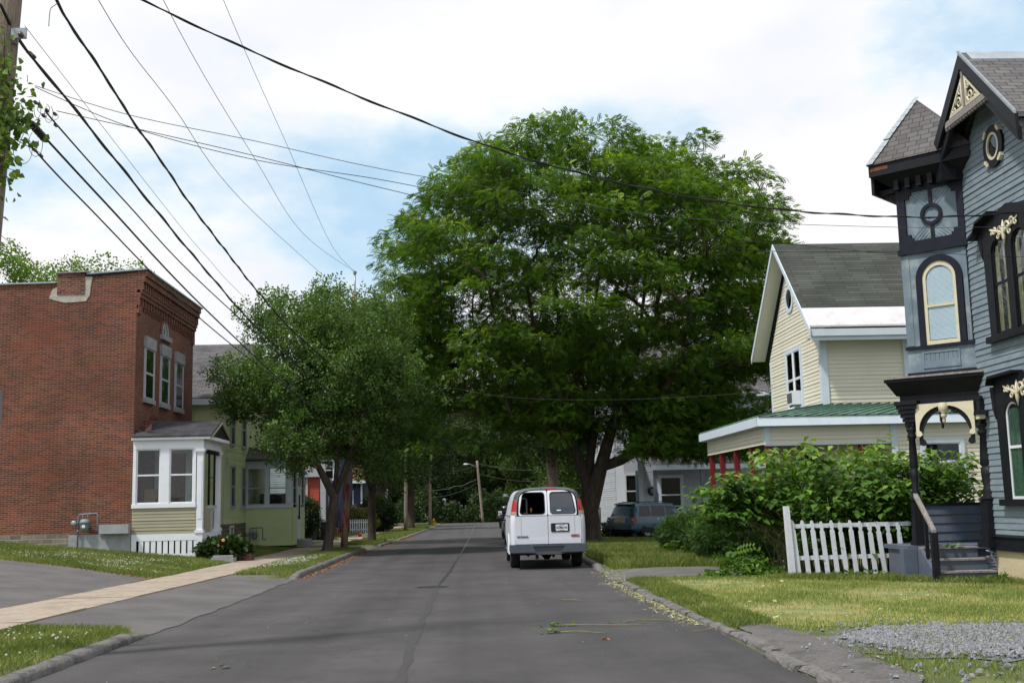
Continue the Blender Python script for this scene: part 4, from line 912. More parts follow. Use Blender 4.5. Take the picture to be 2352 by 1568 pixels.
def twig(label, pts, leaves, seed):
    t = thing('fallen_twig', label, 'twig', (pts[0][0], pts[0][1], gz(*pts[0])), group='twigs lying on the road'); m = MB('stem_green'); P_ = [(x, y, gz(x, y)+.022+.01*(i % 2)) for i, (x, y) in enumerate(pts)]
    m.tube(P_, [.009]+[.006]*(len(pts)-2)+[.003], 5); m.build('stem', t); g = np.random.default_rng(seed)
    if leaves:
        Q = np.array([P_[0]]*leaves)+g.normal(size=(leaves, 3))*[.09, .05, .01]; Q[:, 2] += .015
        leafmesh('leaves', t, 'leaf_knot', Q, g.normal(size=(leaves, 3))*[1, 1, .15], g.normal(size=(leaves, 3))*.3+[0, 0, 1], g.uniform(.05, .09, leaves), T_HEART, g.uniform(.2, .6, leaves))
twig('long leafy twig on the road, upper of the pair left of the kerb', [(1.12, 15.4), (1.5, 15.25), (1.95, 15.2), (2.35, 15.05)], 14, 1)
twig('shorter leafy twig on the road, lower of the pair left of the kerb', [(1.0, 14.55), (1.3, 14.5), (1.55, 14.35), (1.72, 14.3)], 12, 2)
twig('bare forked twig against the kerb stones', [(2.05, 15.6), (2.3, 15.8), (2.5, 15.75), (2.68, 15.6)], 3, 3)
twig('straw coloured stalk lying across the kerb beside the old path', [(3.35, 14.45), (3.1, 14.4), (2.85, 14.3), (2.7, 14.2)], 6, 4)
twig('thin straw on the dark road further up, near the clippings', [(1.5, 19.6), (1.7, 19.45), (1.85, 19.3)], 0, 5)
for i, (x, y, l) in enumerate([(1.55, 13.75, 'curled brown leaf on the road below the leafy twigs'), (1.9, 25.2, 'rusty crumpled leaf on the road near the driveway'), (-2.62, 12.1, 'pale scrap of bark on the road near the left kerb')]):
    g = np.random.default_rng(i); o = leafmesh('fallen_leaf', None, 'litter' if i < 2 else 'clipping', np.array([(x+dx, y+dy, gz(x, y)+.02) for dx, dy in ((0, 0), (.04, .02), (-.04, .01))]), rdir(3)*[1, 1, .3], rdir(3)*.3+[0, 0, 1], np.full(3, .08), T_HEART, [.5]*3); tag(o, l, 'leaf')
# ------------------------------------------------------------------ brick house (left)
def slab_roof(mb, pts, th):   # sloped sheet with thickness (pts counter-clockwise seen from above)
    mb.prism([V3(p)-V3((0, 0, th)) for p in pts], (0, 0, th))
bh = thing('brick_house', 'flat roofed red brick house with corbelled cornice and a glazed front porch', 'house', (-13, 41, .3))
m = MB('brick')
m.prism([(-30, 37.5, -.2), (-11, 37.5, -.2), (-11, 37.5, 9.50), (-12.68, 37.5, 9.36), (-12.68, 37.5, 9.10), (-13.66, 37.5, 9.08), (-30, 37.5, 8.8)], (0, 7.7, 0)); m.build('wall', bh)
m = MB('brick'); fe = FE(-11)
for (z0, z1, d, dent, gap) in ((8.32, 8.58, .09, .13, .34), (8.84, 9.10, .20, .12, .27)):
    y = 37.5
    while y < 45.1: m.fbox(fe, y, y+dent, z0, z1, 0, d); m.fbox(fe, y, y+dent, z0-.1, z0, 0, d*.5); y += gap
m.fbox(fe, 37.5, 45.2, 8.58, 8.72, 0, .12); m.fbox(fe, 37.5, 45.2, 8.72, 8.84, 0, .16); m.fbox(fe, 37.5, 45.2, 9.10, 9.30, 0, .25); m.fbox(fe, 37.5, 45.2, 9.30, 9.47, 0, .30)
m.fbox(fe, 37.5, 37.85, 8.05, 8.32, 0, .07); m.fbox(fe, 44.9, 45.2, 8.05, 8.32, 0, .07)
m.build('cornice', bh)
m = MB('silver_flash'); m.prism([(-12.66, 37.44, 9.37), (-10.66, 37.44, 9.51), (-10.66, 37.44, 9.56), (-12.66, 37.44, 9.42)], (0, 7.9, 0)); m.prism([(-30, 37.44, 8.83), (-13.68, 37.44, 9.09), (-13.68, 37.44, 9.14), (-30, 37.44, 8.88)], (0, 7.9, 0)); m.build('roof_flashing', bh)
m = MB('black_paint'); m.prism([(-12.66, 37.47, 9.29), (-11, 37.47, 9.43), (-11, 37.47, 9.51), (-12.66, 37.47, 9.37)], (0, .1, 0)); m.build('tar_edge', bh)
m = MB('brick_dark'); m.box(-13.62, -12.72, 37.46, 38.1, 8.7, 9.40); m.use('weathered_wood'); m.hexa([(-13.66, 37.40, 9.40), (-12.6, 37.40, 9.44), (-12.6, 38.2, 9.44), (-13.66, 38.2, 9.40), (-13.66, 37.40, 9.45), (-12.6, 37.40, 9.48), (-12.6, 38.2, 9.48), (-13.66, 38.2, 9.45)]); m.build('chimney', bh)
m = MB('cement_patch'); r_ = random.Random(4)
m.prism([(x+r_.uniform(-.05, .05), 37.483, z+r_.uniform(-.05, .05)) for x, z in [(-13.86, 8.62), (-13.6, 8.52), (-13.3, 8.44), (-13.0, 8.42), (-12.7, 8.5), (-12.55, 8.7), (-12.5, 8.95), (-12.45, 9.25), (-12.8, 9.28), (-12.86, 9.12), (-13.1, 9.05), (-13.5, 9.0), (-13.82, 8.92)]], (0, .03, 0)); m.build('cement_patch', bh)
m = MB('stone_found'); m.box(-30, -12.95, 37.42, 37.497, -.1, .86); m.use('concrete_gray'); m.box(-12.95, -10.99, 37.36, 37.495, -.1, .83); m.build('foundation', bh)
m = MB('concrete_gray'); m.box(-11.92, -10.99, 37.12, 37.35, .85, 1.14); m.build('stone_block', bh)
for (a, b_) in ((38.52, 39.52), (40.5, 41.5), (42.5, 43.5)):
    window(bh, fe, a, b_, 5.32, 7.02, 'gray_paint', .06, .07, 'gray_paint', 'glass_sky', drape=[('curtain_green', 0, .35, 0, 1)] if a < 39 else None, sill='stone_gray', lintel='stone_gray')
m = MB('brick_dark'); n = 14
m.ring(fe, [(41.0+.62*math.cos(R(180*i/n)), 7.78+.72*math.sin(R(180*i/n))) for i in range(n+1)]+[(40.38, 7.7), (41.62, 7.7)][:0] or [(0, 0)], [(41.0+.44*math.cos(R(180*i/n)), 7.78+.52*math.sin(R(180*i/n))) for i in range(n+1)], 0, .04)
aw = m.build('window', bh)
m = MB('gray_paint'); o_ = [(41.0+.44*math.cos(R(180*i/n)), 7.78+.52*math.sin(R(180*i/n))) for i in range(n+1)]; i_ = [(41.0+.36*math.cos(R(180*i/n)), 7.82+.42*math.sin(R(180*i/n))) for i in range(n+1)]
m.ring(fe, o_, i_, .005, .03); m.fbox(fe, 40.98, 41.02, 7.82, 8.26, .005, .028); m.build('frame', aw)
m = MB('glass_sky'); m.fprism(fe, i_, .004, .012); m.build('pane', aw)
m = MB('stone_gray'); m.fbox(fe, 40.4, 41.6, 7.60, 7.77, 0, .12); m.build('sill', aw)
# its porch
PY = 37.42; fn = FN(PY); px0, px1 = -10.97, -8.70
m = MB('white_paint'); m.fbox(fn, px0, px1, .58, .80, 0, .03); m.fbox(fn, px0, px1, -.05, .16, 0, .03); m.fbox(fn, px0, px0+.16, .16, .58, 0, .03); m.fbox(fn, px1-.16, px1, .16, .58, 0, .03)
x = px0+.24
while x < px1-.26: m.fbox(fn, x, x+.145, .16, .58, .002, .022); x += .195
fe2 = FE(px1); m.fbox(fe2, 37.42, 40.1, .58, .80, -.02, .01); m.fbox(fe2, 37.42, 40.1, -.05, .2, -.02, .01); y = 37.6
while y < 40: m.fbox(fe2, y, y+.145, .2, .58, -.02, .0); y += .195
m.build('porch_skirt', bh)
m = MB('interior_dark'); m.box(px0+.05, px1-.08, 37.5, 39.9, -.05, .55); m.build('crawl_dark_block', bh)  # solid near-black block gives the shade behind the skirt slats
m = MB('siding_olive'); siding(m, fn, [(px0, .81), (px1-.22, .81), (px1-.22, 1.63), (px0, 1.63)], .105, .014); m.box(px0, px1-.22, PY+.003, PY+.08, .81, 1.63); m.build('porch_siding', bh)
m = MB('siding_olive'); siding(m, fe2, [(37.6, .81), (38.5, .81), (38.5, 1.6), (37.6, 1.6)], .105, .014); m.build('side_siding', bh)
m = MB('siding_olive'); siding(m, FN(40.05), [(px0, .81), (px1, .81), (px1, 1.5), (px0, 1.5)], .105, .01); m.build('back_siding', bh)
m = MB('white_paint'); m.fbox(fn, px0-.02, px1-.23, 1.63, 1.76, .0, .05); m.fbox(fn, px0, px1, 3.53, 3.86, -.1, .035); m.fbox(fn, px0, px0+.10, 1.76, 3.53, -.08, .03); m.fbox(fn, -10.09, -9.80, 1.76, 3.53, -.08, .03); m.fbox(fn, -9.02, px1-.24, 1.76, 3.53, -.08, .03)
m.box(px0, px1, 39.95, 40.1, 3.5, 3.86); m.box(px0, px0+.12, 39.95, 40.1, .8, 3.5); m.box(-9.9, -9.75, 39.95, 40.1, .8, 3.5)
m.box(px1-.14, px1-.002, 37.6, 40.1, 3.52, 3.86); m.box(px0, px1-.15, 37.6, 39.94, 3.86, 3.90); m.box(px0, px1-.02, 37.5, 40.1, .70, .80); m.build('porch_frame', bh)
def pcol(x0, x1, y0, y1, z0, z1, parent, mat='white_paint'):
    m = MB(mat); m.box(x0+.02, x1-.02, y0+.02, y1-.02, z0+.1, z1-.16); m.box(x0-.02, x1+.02, y0-.02, y1+.02, z0, z0+.1); m.box(x0, x1, y0, y1, z1-.16, z1-.1); m.box(x0-.03, x1+.03, y0-.03, y1+.03, z1-.1, z1)
    m.box(x0+.06, x1-.06, y0+.008, y0+.02, z0+.45, z1-.4); m.build('porch_column', parent)
pcol(-8.93, -8.69, 37.38, 37.6, .80, 3.53, bh); pcol(-8.92, -8.69, 39.88, 40.12, .80, 3.53, bh)
for (a, b_) in ((-10.87, -10.09), (-9.80, -9.02)):
    m = MB('white_paint'); z0, z1 = 1.76, 3.53
    m.fbox(fn, a, b_, z0, z0+.05, -.05, -.01); m.fbox(fn, a, b_, z1-.04, z1, -.05, -.01); m.fbox(fn, a, a+.045, z0+.05, z1-.04, -.05, -.01); m.fbox(fn, b_-.045, b_, z0+.05, z1-.04, -.05, -.01); m.fbox(fn, a+.045, b_-.045, 2.66, 2.71, -.055, -.005)
    w_ = m.build('porch_window', bh); m = MB('glass_old'); m.fbox(fn, a+.045, b_-.045, z0+.05, z1-.04, -.035, -.032); m.build('pane', w_)
m = MB('black_paint')
for y in (38.35, 39.15):
    m.tube([(px1-.05, y, 1.6), (px1-.05, y, 3.5)], .022, 6); m.tube([(px1-.05, y+.14, 1.6), (px1-.05, y+.14, 3.5)], .022, 6)
    z = 1.7
    while z < 3.4: m.tube([(px1-.05, y, z), (px1-.05, y+.14, z+.14)], .014, 5); m.tube([(px1-.05, y+.14, z), (px1-.05, y, z+.14)], .014, 5); z += .14
m.tube([(px1-.05, 38.35, 2.6), (px1-.05, 39.3, 2.6)], .018, 6)
z = 3.3
m.box(px1-.07, px1-.03, 37.65, 39.9, 3.38, 3.5); m.build('iron_trellis', bh)
m = MB('gray_paint'); m.box(px1-.06, px1-.02, 38.6, 38.95, .82, 1.58); m.box(px1-.07, px1+.02, 38.15, 39.3, 1.58, 1.68); m.box(px1-.06, px1, 38.25, 38.35, .8, 1.58); m.build('porch_gate', bh)
m = MB('maroon_wood'); m.box(px1-.0, px1+.55, 38.0, 39.4, .45, .60); m.box(px1+.05, px1+.5, 38.0, 39.4, .0, .45); m.box(px1+.55, px1+.9, 38.0, 39.4, .0, .28); m.build('porch_steps', bh)
m = MB('shingle_dark')
slab_roof(m, [(-11.0, 37.22, 3.95), (-8.42, 37.22, 3.95), (-8.42, 38.78, 4.52), (-10.62, 38.78, 4.52)], .05); slab_roof(m, [(-8.42, 38.78, 4.52), (-8.42, 40.34, 3.95), (-11.0, 40.34, 3.95), (-10.62, 38.78, 4.52)], .05); m.build('porch_roof', bh)
m = MB('white_paint'); m.box(-11.0, -8.46, 37.25, 37.40, 3.82, 3.93); m.box(-8.6, -8.44, 37.41, 40.2, 3.80, 3.90)
m.build('porch_fascia', bh)
m = MB('siding_olive')
for s_ in (-1, 1): m.prism([(-8.44, 38.78+s_*1.53, 3.90), (-8.44, 38.78+s_*1.36, 3.90), (-8.44, 38.78+s_*.0, 4.40), (-8.44, 38.78+s_*.0, 4.465)], (.05, 0, 0))
m.use('interior_dark'); m.prism([(-8.52, 37.4, 3.91), (-8.52, 40.15, 3.91), (-8.52, 38.78, 4.42)], (.04, 0, 0)); m.build('porch_gable', bh)
m = MB('maroon_wood'); rr_ = random.Random(2)
for i in range(9):
    x = -11+rr_.uniform(-.05, .35); z = 4.05+i*.06; a = rr_.uniform(-.8, .8); m.hexa([(x, 37.6+i*.1, z), (x+.22, 37.55+i*.1, z+a*.15), (x+.22, 37.6+i*.1, z+.04+a*.15), (x, 37.65+i*.1, z+.04), (x, 37.6+i*.1, z+.12), (x+.22, 37.55+i*.1, z+.12+a*.15), (x+.22, 37.6+i*.1, z+.15+a*.15), (x, 37.65+i*.1, z+.15)])
m.build('torn_flashing', bh)
m = MB('cardboard'); m.box(-10.75, -10.35, 38.0, 38.3, .82, 2.25); m.build('carton', None); tag(bpy.data.objects['carton'], 'tall brown cardboard carton standing inside the brick house porch, seen through its left window', 'carton')
def gas_meter(label, x, Y, z, h, s=1.0):
    t = thing('gas_meter', label, 'gas meter', (x, Y, gz(x, Y-.3))); m = MB('pipe_gray')
    m.tube([(x-.24*s, Y-.12, gz(x, Y-.3)-.05), (x-.24*s, Y-.12, z+.48*s), (x-.19*s, Y-.12, z+.54*s), (x+.42*s, Y-.12, z+.57*s), (x+.45*s, Y-.12, z+.52*s), (x+.45*s, Y-.12, z-.06*s), (x+.5*s, Y-.1, z-.09*s), (x+.62*s, Y-.0, z-.09*s)], .028*s, 8)
    m.tube([(x-.09*s, Y-.12, z+.55*s), (x-.09*s, Y-.12, z+.34*s)], .02*s, 6); m.tube([(x+.10*s, Y-.12, z+.56*s), (x+.10*s, Y-.12, z+.34*s)], .02*s, 6)
    m.lathe((x-.24*s, Y-.12, z-.1*s), [(.045*s, 0), (.045*s, .07)], 8); m.build('pipe', t)
    m = MB('meter_green'); m.lathe((x, Y-.12, z), [(.05*s, -.08*s), (.13*s, -.04*s), (.16*s, .10*s), (.17*s, .22*s), (.19*s, .23*s), (.19*s, .26*s), (.14*s, .36*s), (.04*s, .38*s)], 14); m.build('meter_body', t)
    m = MB('plate_white'); m.box(x-.05*s, x+.06*s, Y-.30*s, Y-.285*s, z+.06*s, z+.17*s); m.use('badge_red'); m.box(x-.03*s, x+.03*s, Y-.31*s, Y-.30*s, z+.18*s, z+.22*s); m.build('dial', t)
    m = MB('metal_gray'); m.lathe((x-.38*s, Y-.12, z+.22*s), [(.05*s, -.09), (.10*s, -.08), (.10*s, .04), (.04*s, .06)], 12, axis=1); m.build('regulator', t)
gas_meter('grey gas meter and pipes on the brick house side wall', -12.42, 37.40, 1.0, .5, .88)
m = MB('stone_gray'); random.seed(3); m.prism([(-8.15, 36.2, gz(-8, 36)+.0), (-7.45, 36.15, gz(-8, 36)+.0), (-7.42, 36.5, gz(-8, 36)), (-8.2, 36.5, gz(-8, 36))], (0, 0, .13)); m.prism([(-8.10, 36.22, gz(-8, 36)+.135), (-7.48, 36.2, gz(-8, 36)+.135), (-7.5, 36.45, gz(-8, 36)+.135), (-8.12, 36.45, gz(-8, 36)+.135)], (0, 0, .07))
tag(m.build('stone_step'), 'rough grey stone slab lying in front of the peony bush', 'stone slab')
t = thing('planter_box', 'low dark wooden planter beside the peony bush at the sidewalk', 'planter', (-7.35, 37.2, gz(-7.7, 37))); z = gz(-7.7, 37)-.03; m = MB('maroon_wood')
m.box(-7.62, -7.05, 36.95, 36.99, z, z+.28); m.box(-7.62, -7.05, 37.45, 37.49, z, z+.28); m.box(-7.62, -7.58, 37.0, 37.44, z, z+.28); m.box(-7.09, -7.05, 37.0, 37.44, z, z+.28); m.build('box', t); m = MB('soil'); m.box(-7.57, -7.10, 37.0, 37.44, z, z+.22); m.build('soil', t)
# ------------------------------------------------------------------ pale green house
gh = thing('green_house', 'pale green clapboard house with grey roof, half hidden by the leaning street tree', 'house', (-12, 50, 0)); XG = -10.0
m = MB('siding_green'); fg = FE(XG); fg2 = FN(46.6)
siding(m, fg2, [(-22, .93), (XG, .93), (XG, 6.0), (-22, 6.0)], .108, .016); siding(m, fg, [(46.6, .93), (57, .93), (57, 6.0), (51.8, 8.75), (46.6, 6.0)], .108, .016)
m.box(-22, XG, 46.602, 57, .93, 6.0); m.build('wall', gh)
m = MB('siding_cream'); m.box(XG-.004, XG+.02, 46.55, 46.68, .93, 6.0); m.build('corner_board', gh)
m = MB('stone_found'); m.box(-22, XG-.02, 46.64, 57, -.3, .93); m.build('foundation', gh)
m = MB('shingle_gray'); slab_roof(m, [(-22, 46.15, 6.02), (-9.6, 46.15, 6.02), (-9.6, 51.8, 9.0), (-22, 51.8, 9.0)], .06); slab_roof(m, [(-9.6, 51.8, 9.0), (-9.6, 57.4, 6.02), (-22, 57.4, 6.02), (-22, 51.8, 9.0)], .06); m.build('roof', gh)
m = MB('blue_trim'); m.box(-22, -9.62, 46.12, 46.2, 5.74, 5.98); m.box(-22, -9.65, 46.2, 46.59, 5.76, 5.80); m.build('eave_fascia', gh)
for (a, b_, z0, z1) in ((47.75, 48.5, 1.62, 3.28), (50.0, 50.75, 1.62, 3.28), (47.65, 48.35, 4.2, 5.72), (49.95, 50.75, 4.2, 5.72), (47.75, 48.25, .2, .8)):
    window(gh, fg, a, b_, z0, z1, 'white_paint' if z0 < 1 else 'gray_paint', .06, .07, 'gray_paint' if z0 > 1 else 'white_paint', 'glass_sky', rows=2 if z0 > 1 else 1)
px, py0, py1 = -7.95, 51.1, 54.8; fp = FN(py0); fq = FE(px)
m = MB('siding_green'); siding(m, fp, [(XG, -.1), (px, -.1), (px, 1.55), (XG, 1.55)], .12, .017); siding(m, fq, [(py0, -.1), (52.45, -.1), (52.45, 1.55), (py0, 1.55)], .12, .017)
m.box(XG, px, py0+.002, py0+.08, -.1, 1.55); m.box(px-.08, px-.002, py0+.06, 52.45, -.1, 1.55); m.build('porch_siding', gh)
m = MB('siding_green'); siding(m, fq, [(53.6, -.1), (py1, -.1), (py1, 1.55), (53.6, 1.55)], .12, .017); m.box(px-.08, px-.002, 53.6, py1, -.1, 1.55); m.build('porch_siding', gh)
m = MB('blue_trim'); m.box(XG, px+.02, py0-.05, py0+.1, 1.55, 1.68); m.box(XG, px, py0-.02, py0+.1, 3.28, 3.62); m.box(px-.1, px+.02, py0+.1, py1, 3.28, 3.62)
for a, b_ in ((XG, -9.92), (-9.17, -8.98), (-8.22, px)): m.box(a, b_, py0-.02, py0+.08, 1.68, 3.28)
for a, b_ in ((51.1+.09, 51.3), (52.25, 52.5), (53.55, 53.8), (54.6, 54.8)): m.box(px-.1, px+.015, a, b_, 1.68, 3.28)
m.box(px-.1, px+.0, 54.72, 54.82, -.1, 1.68); m.build('porch_frame', gh)
for a, b_ in ((-9.92, -9.17), (-8.98, -8.22)):
    m = MB('gray_paint'); m.fbox(fp, a, b_, 1.68, 1.73, -.04, .0); m.fbox(fp, a, b_, 2.40, 2.44, -.04, .0); m.fbox(fp, a, a+.035, 1.73, 3.28, -.04, 0); m.fbox(fp, b_-.035, b_, 1.73, 3.28, -.04, 0); w_ = m.build('porch_window', gh)
    m = MB('glass_old'); m.fbox(fp, a+.03, b_-.03, 1.73, 3.28, -.025, -.022); m.build('pane', w_)
for a, b_ in ((51.3, 52.25), (53.8, 54.6)):
    m = MB('gray_paint'); m.fbox(fq, a, b_, 1.68, 1.73, -.04, .0); m.fbox(fq, a, b_, 2.40, 2.44, -.04, .0); w_ = m.build('porch_window', gh); m = MB('glass_dark'); m.fbox(fq, a+.03, b_-.03, 1.73, 3.28, -.025, -.022); m.build('pane', w_)
m = MB('white_paint'); m.fbox(fq, 52.5, 53.55, .12, 2.5, -.06, .02); d_ = m.build('porch_door', gh); m = MB('glass_dark'); m.fbox(fq, 52.8, 53.25, 1.0, 2.1, .021, .027); m.build('door_pane', d_)
m = MB('black_paint'); m.fbox(fq, 52.55, 52.62, 1.05, 1.15, .02, .07); m.build('door_handle', d_)
m = MB('interior_mid'); m.box(XG+.02, px-.15, 51.3, 54.6, .2, .25); m.box(XG+.02, px-.2, 54.5, 54.6, .25, 2.2); m.build('porch_floor', gh)
m = MB('shingle_gray'); m.prism([(XG, py0-.25, 3.62), (px+.25, py0-.25, 3.62), (px+.25, py1+.2, 3.62), (XG, py1+.2, 3.62)], (0, 0, .06)); slab_roof(m, [(px+.25, py0-.25, 3.70), (px+.25, py1+.2, 3.70), (XG, py1-.6, 4.3), (XG, py0+.6, 4.3)], .04); slab_roof(m, [(XG, py0-.25, 3.70), (px+.25, py0-.25, 3.70), (XG, py0+.6, 4.3)], .04); m.build('porch_roof', gh)
m = MB('plate_white'); m.box(-8.16, -8.02, py0-.05, py0-.022, 1.8, 2.02); m.build('notice', gh)
m = MB('concrete_gray'); m.box(px, px+.5, 52.4, 53.7, -.3, .1); m.build('door_step', gh)
gas_meter('small gas meter at the stone base of the pale green house', -9.55, 50.9, .25, .4, .8)
# ------------------------------------------------------------------ white house with red porch panels, navy house, far white house (left)
wh = thing('porch_house', 'white fronted house with red siding inside its porch, behind the leaning street tree trunk', 'house', (-11, 70, 0))
m = MB('siding_white'); siding(m, FN(68), [(-20, .6), (-10.4, .6), (-10.4, 6.2), (-20, 6.2)], .13, .015); m.box(-20, -10.4, 68.01, 78, .6, 6.2); m.build('wall', wh)
m = MB('siding_red'); siding(m, FN(67.95), [(-10.4, 1.4), (-9.0, 1.4), (-9.0, 3.5), (-10.4, 3.5)], .13, .015); m.build('porch_panel', wh)
m = MB('gray_paint'); m.box(-10.5, -8.6, 67.7, 67.9, 3.3, 3.95); m.box(-8.9, -8.6, 67.7, 67.95, .5, 3.3); m.box(-9.78, -9.66, 67.85, 67.93, 1.3, 3.3); m.box(-8.9, -8.7, 71.5, 71.7, .5, 3.3); m.box(-10.5, -8.6, 67.7, 72, 3.95, 4.05); m.build('porch_frame', wh)
m = MB('siding_white'); siding(m, FN(67.9), [(-10.4, .5), (-8.9, .5), (-8.9, 1.4), (-10.4, 1.4)], .13, .015); m.box(-10.4, -8.9, 67.92, 72, .2, .5); m.build('porch_base', wh)
m = MB('concrete_gray'); m.box(-10.4, -8.75, 67.98, 72, -.4, .18); m.build('foundation', wh)
m = MB('maroon_wood'); m.tube([(-8.6, 68.4, 1.5), (-7.9, 68.4, .6)], .03, 6); m.tube([(-7.9, 68.4, .7), (-7.9, 68.4, -.3)], .03, 6); m.box(-8.7, -8.0, 68.5, 69.8, -.3, .25); m.build('steps', wh)
m = MB('shingle_gray'); slab_roof(m, [(-20.3, 67.6, 6.2), (-10, 67.6, 6.2), (-10, 73, 8.8), (-20.3, 73, 8.8)], .08); slab_roof(m, [(-10, 73, 8.8), (-10, 78.4, 6.2), (-20.3, 78.4, 6.2), (-20.3, 73, 8.8)], .08); m.build('roof', wh)
nh = thing('navy_house', 'dark navy clapboard house with a white framed window and brown roof, behind the street trees', 'house', (-11.5, 100, 0))
m = MB('siding_navy'); siding(m, FN(96), [(-20, .2), (-9.2, .2), (-9.2, 3.6), (-20, 3.6)], .16, .02); siding(m, FE(-9.2), [(96, .2), (104, .2), (104, 3.6), (100, 5.8), (96, 3.6)], .16, .02); m.box(-20, -9.2, 96.01, 104, .0, 3.6); m.build('wall', nh)
m = MB('shingle_brown'); slab_roof(m, [(-20, 95.5, 3.6), (-8.8, 95.5, 3.6), (-8.8, 100, 6.1), (-20, 100, 6.1)], .1); slab_roof(m, [(-8.8, 100, 6.1), (-8.8, 104.5, 3.6), (-20, 104.5, 3.6), (-20, 100, 6.1)], .1); m.build('roof', nh)
m = MB('white_paint'); m.box(-20, -8.8, 95.42, 95.5, 3.42, 3.62); m.box(-9.25, -9.12, 95.92, 96.05, .2, 3.42); m.build('trim', nh)
window(nh, FN(96), -10.95, -9.95, 1.5, 2.75, 'white_paint', .09, .07, 'white_paint', 'glass_dark', rows=2, wlabel=None)
nh2 = thing('navy_house', 'narrow blue clapboard wall of a second navy house beside the red porch panels', 'house', (-10.5, 80, 0))
m = MB('siding_navy'); siding(m, FN(80), [(-18, .2), (-9.1, .2), (-9.1, 5.6), (-18, 5.6)], .15, .02); m.box(-18, -9.1, 80.01, 88, .0, 5.6); m.build('wall', nh2)
m = MB('shingle_gray'); slab_roof(m, [(-18.4, 79.5, 5.6), (-8.7, 79.5, 5.6), (-8.7, 84, 8.2), (-18.4, 84, 8.2)], .1); slab_roof(m, [(-8.7, 84, 8.2), (-8.7, 88.5, 5.6), (-18.4, 88.5, 5.6), (-18.4, 84, 8.2)], .1); m.build('roof', nh2)
window(nh2, FN(80), -10.4, -9.6, 3.4, 4.7, 'white_paint', .09, .07, 'white_paint', 'glass_sky')
fh = thing('far_house', 'sliver of a white house showing between trunks past the navy house', 'house', (-11, 125, 0))
m = MB('siding_white'); m.box(-18, -9.6, 124, 132, -.6, 4.8); m.use('shingle_gray'); m.prism([(-18, 123.6, 4.8), (-9.2, 123.6, 4.8), (-13.6, 123.6, 7)], (0, 8.8, 0)); m.build('wall', fh)
window(fh, FN(124), -11, -10.2, .8, 2.2, 'gray_paint', .1, .08)
pf = thing('picket_fence', 'short white fence section between bushes in front of the navy house', 'fence', (-8.2, 84, gz(-8.2, 84))); m = MB('white_paint'); z = gz(-8.2, 84)
for i in range(9): m.box(-8.9+i*.16, -8.82+i*.16, 84, 84.03, z, z+1.0)
m.build('pickets', pf); m = MB('white_paint'); m.box(-8.9, -7.5, 84.04, 84.08, z+.25, z+.33); m.box(-8.9, -7.5, 84.04, 84.08, z+.75, z+.83); m.build('rail', pf)
for i, (x, y, l) in enumerate([(-8.75, 63.6, 'black wheeled bin, left of the pair beside the leaning tree trunk'), (-8.05, 63.9, 'black wheeled bin, right of the pair beside the leaning tree trunk')]):
    t = thing('trash_bin', l, 'trash bin', (x, y, gz(x, y)), group='black bins by the driveway'); z = gz(x, y); m = MB('plastic_black'); m.hexa([(x-.24, y-.27, z), (x+.24, y-.27, z), (x+.24, y+.25, z), (x-.24, y+.25, z), (x-.31, y-.34, z+1.0), (x+.31, y-.34, z+1.0), (x+.31, y+.34, z+1.0), (x-.31, y+.34, z+1.0)]); m.build('body', t)
    m = MB('plastic_black'); m.prism([(x-.34, y-.38, z+1.0), (x-.34, y+.36, z+1.0), (x-.34, y+.32, z+1.1), (x-.34, y-.2, z+1.08)], (.68, 0, 0)); m.build('lid', t)
    for s_ in (-1, 1): m = MB('tyre'); m.lathe((x+s_*.24, y+.28, z+.11), [(.03, -.03), (.11, -.03), (.11, .03), (.03, .03)], 12, axis=0); m.build('wheel', t)
m = MB('ball_red'); m.lathe((-6.9, 71, gz(-6.9, 71)+.12), [(.12*math.sin(math.pi*i/10)+.001, -.12*math.cos(math.pi*i/10)) for i in range(11)], 14); tag(m.build('ball'), 'red ball lying on the grass to the right of the red painted pole', 'ball')
# ------------------------------------------------------------------ cream house (right)
ch = thing('cream_house', 'cream sided two storey gabled house with green shingle roof and wrap-around porch, on the right', 'house', (13, 35, 0)); XW = 10.14; fw = FW(XW); fs_ = FN(32.05)
m = MB('siding_cream'); siding(m, fw, [(32.05, 3.0), (37.5, 3.0), (37.5, 6.1), (34.78, 8.95), (32.05, 6.1)], .112, .015); siding(m, fs_, [(XW, 3.6), (20, 3.6), (20, 6.1), (XW, 6.1)], .112, .015); m.box(XW+.002, 20, 32.052, 37.5, .3, 6.1)
m.prism([(XW+.002, 32.06, 6.1), (XW+.002, 37.5, 6.1), (XW+.002, 34.78, 8.93)], (9, 0, 0)); m.build('wall', ch)
m = MB('blue_trim'); m.box(XW-.03, XW+.17, 32.0, 32.045, 3.6, 6.08); m.box(XW-.03, XW-.0, 32.04, 32.18, 3.6, 6.05); m.build('corner_board', ch); m = MB('blue_trim'); m.box(XW-.03, XW-.0, 37.4, 37.52, 3.6, 6.0); m.build('corner_board', ch)
def P_(y): return 9.45-abs(y-34.8)*.945
m = MB('shingle_green'); slab_roof(m, [(9.69, 32.15, P_(32.15)), (20.3, 32.15, P_(32.15)), (20.3, 34.8, 9.45), (9.69, 34.8, 9.45)], .07); slab_roof(m, [(9.69, 34.8, 9.45), (20.3, 34.8, 9.45), (20.3, 38.2, P_(38.2)), (9.69, 38.2, P_(38.2))], .07); m.build('roof', ch)
m = MB('tin_band'); slab_roof(m, [(9.69, 31.5, P_(31.5)), (20.3, 31.5, P_(31.5)), (20.3, 32.145, P_(32.145)), (9.69, 32.145, P_(32.145))], .05)
x = 9.9
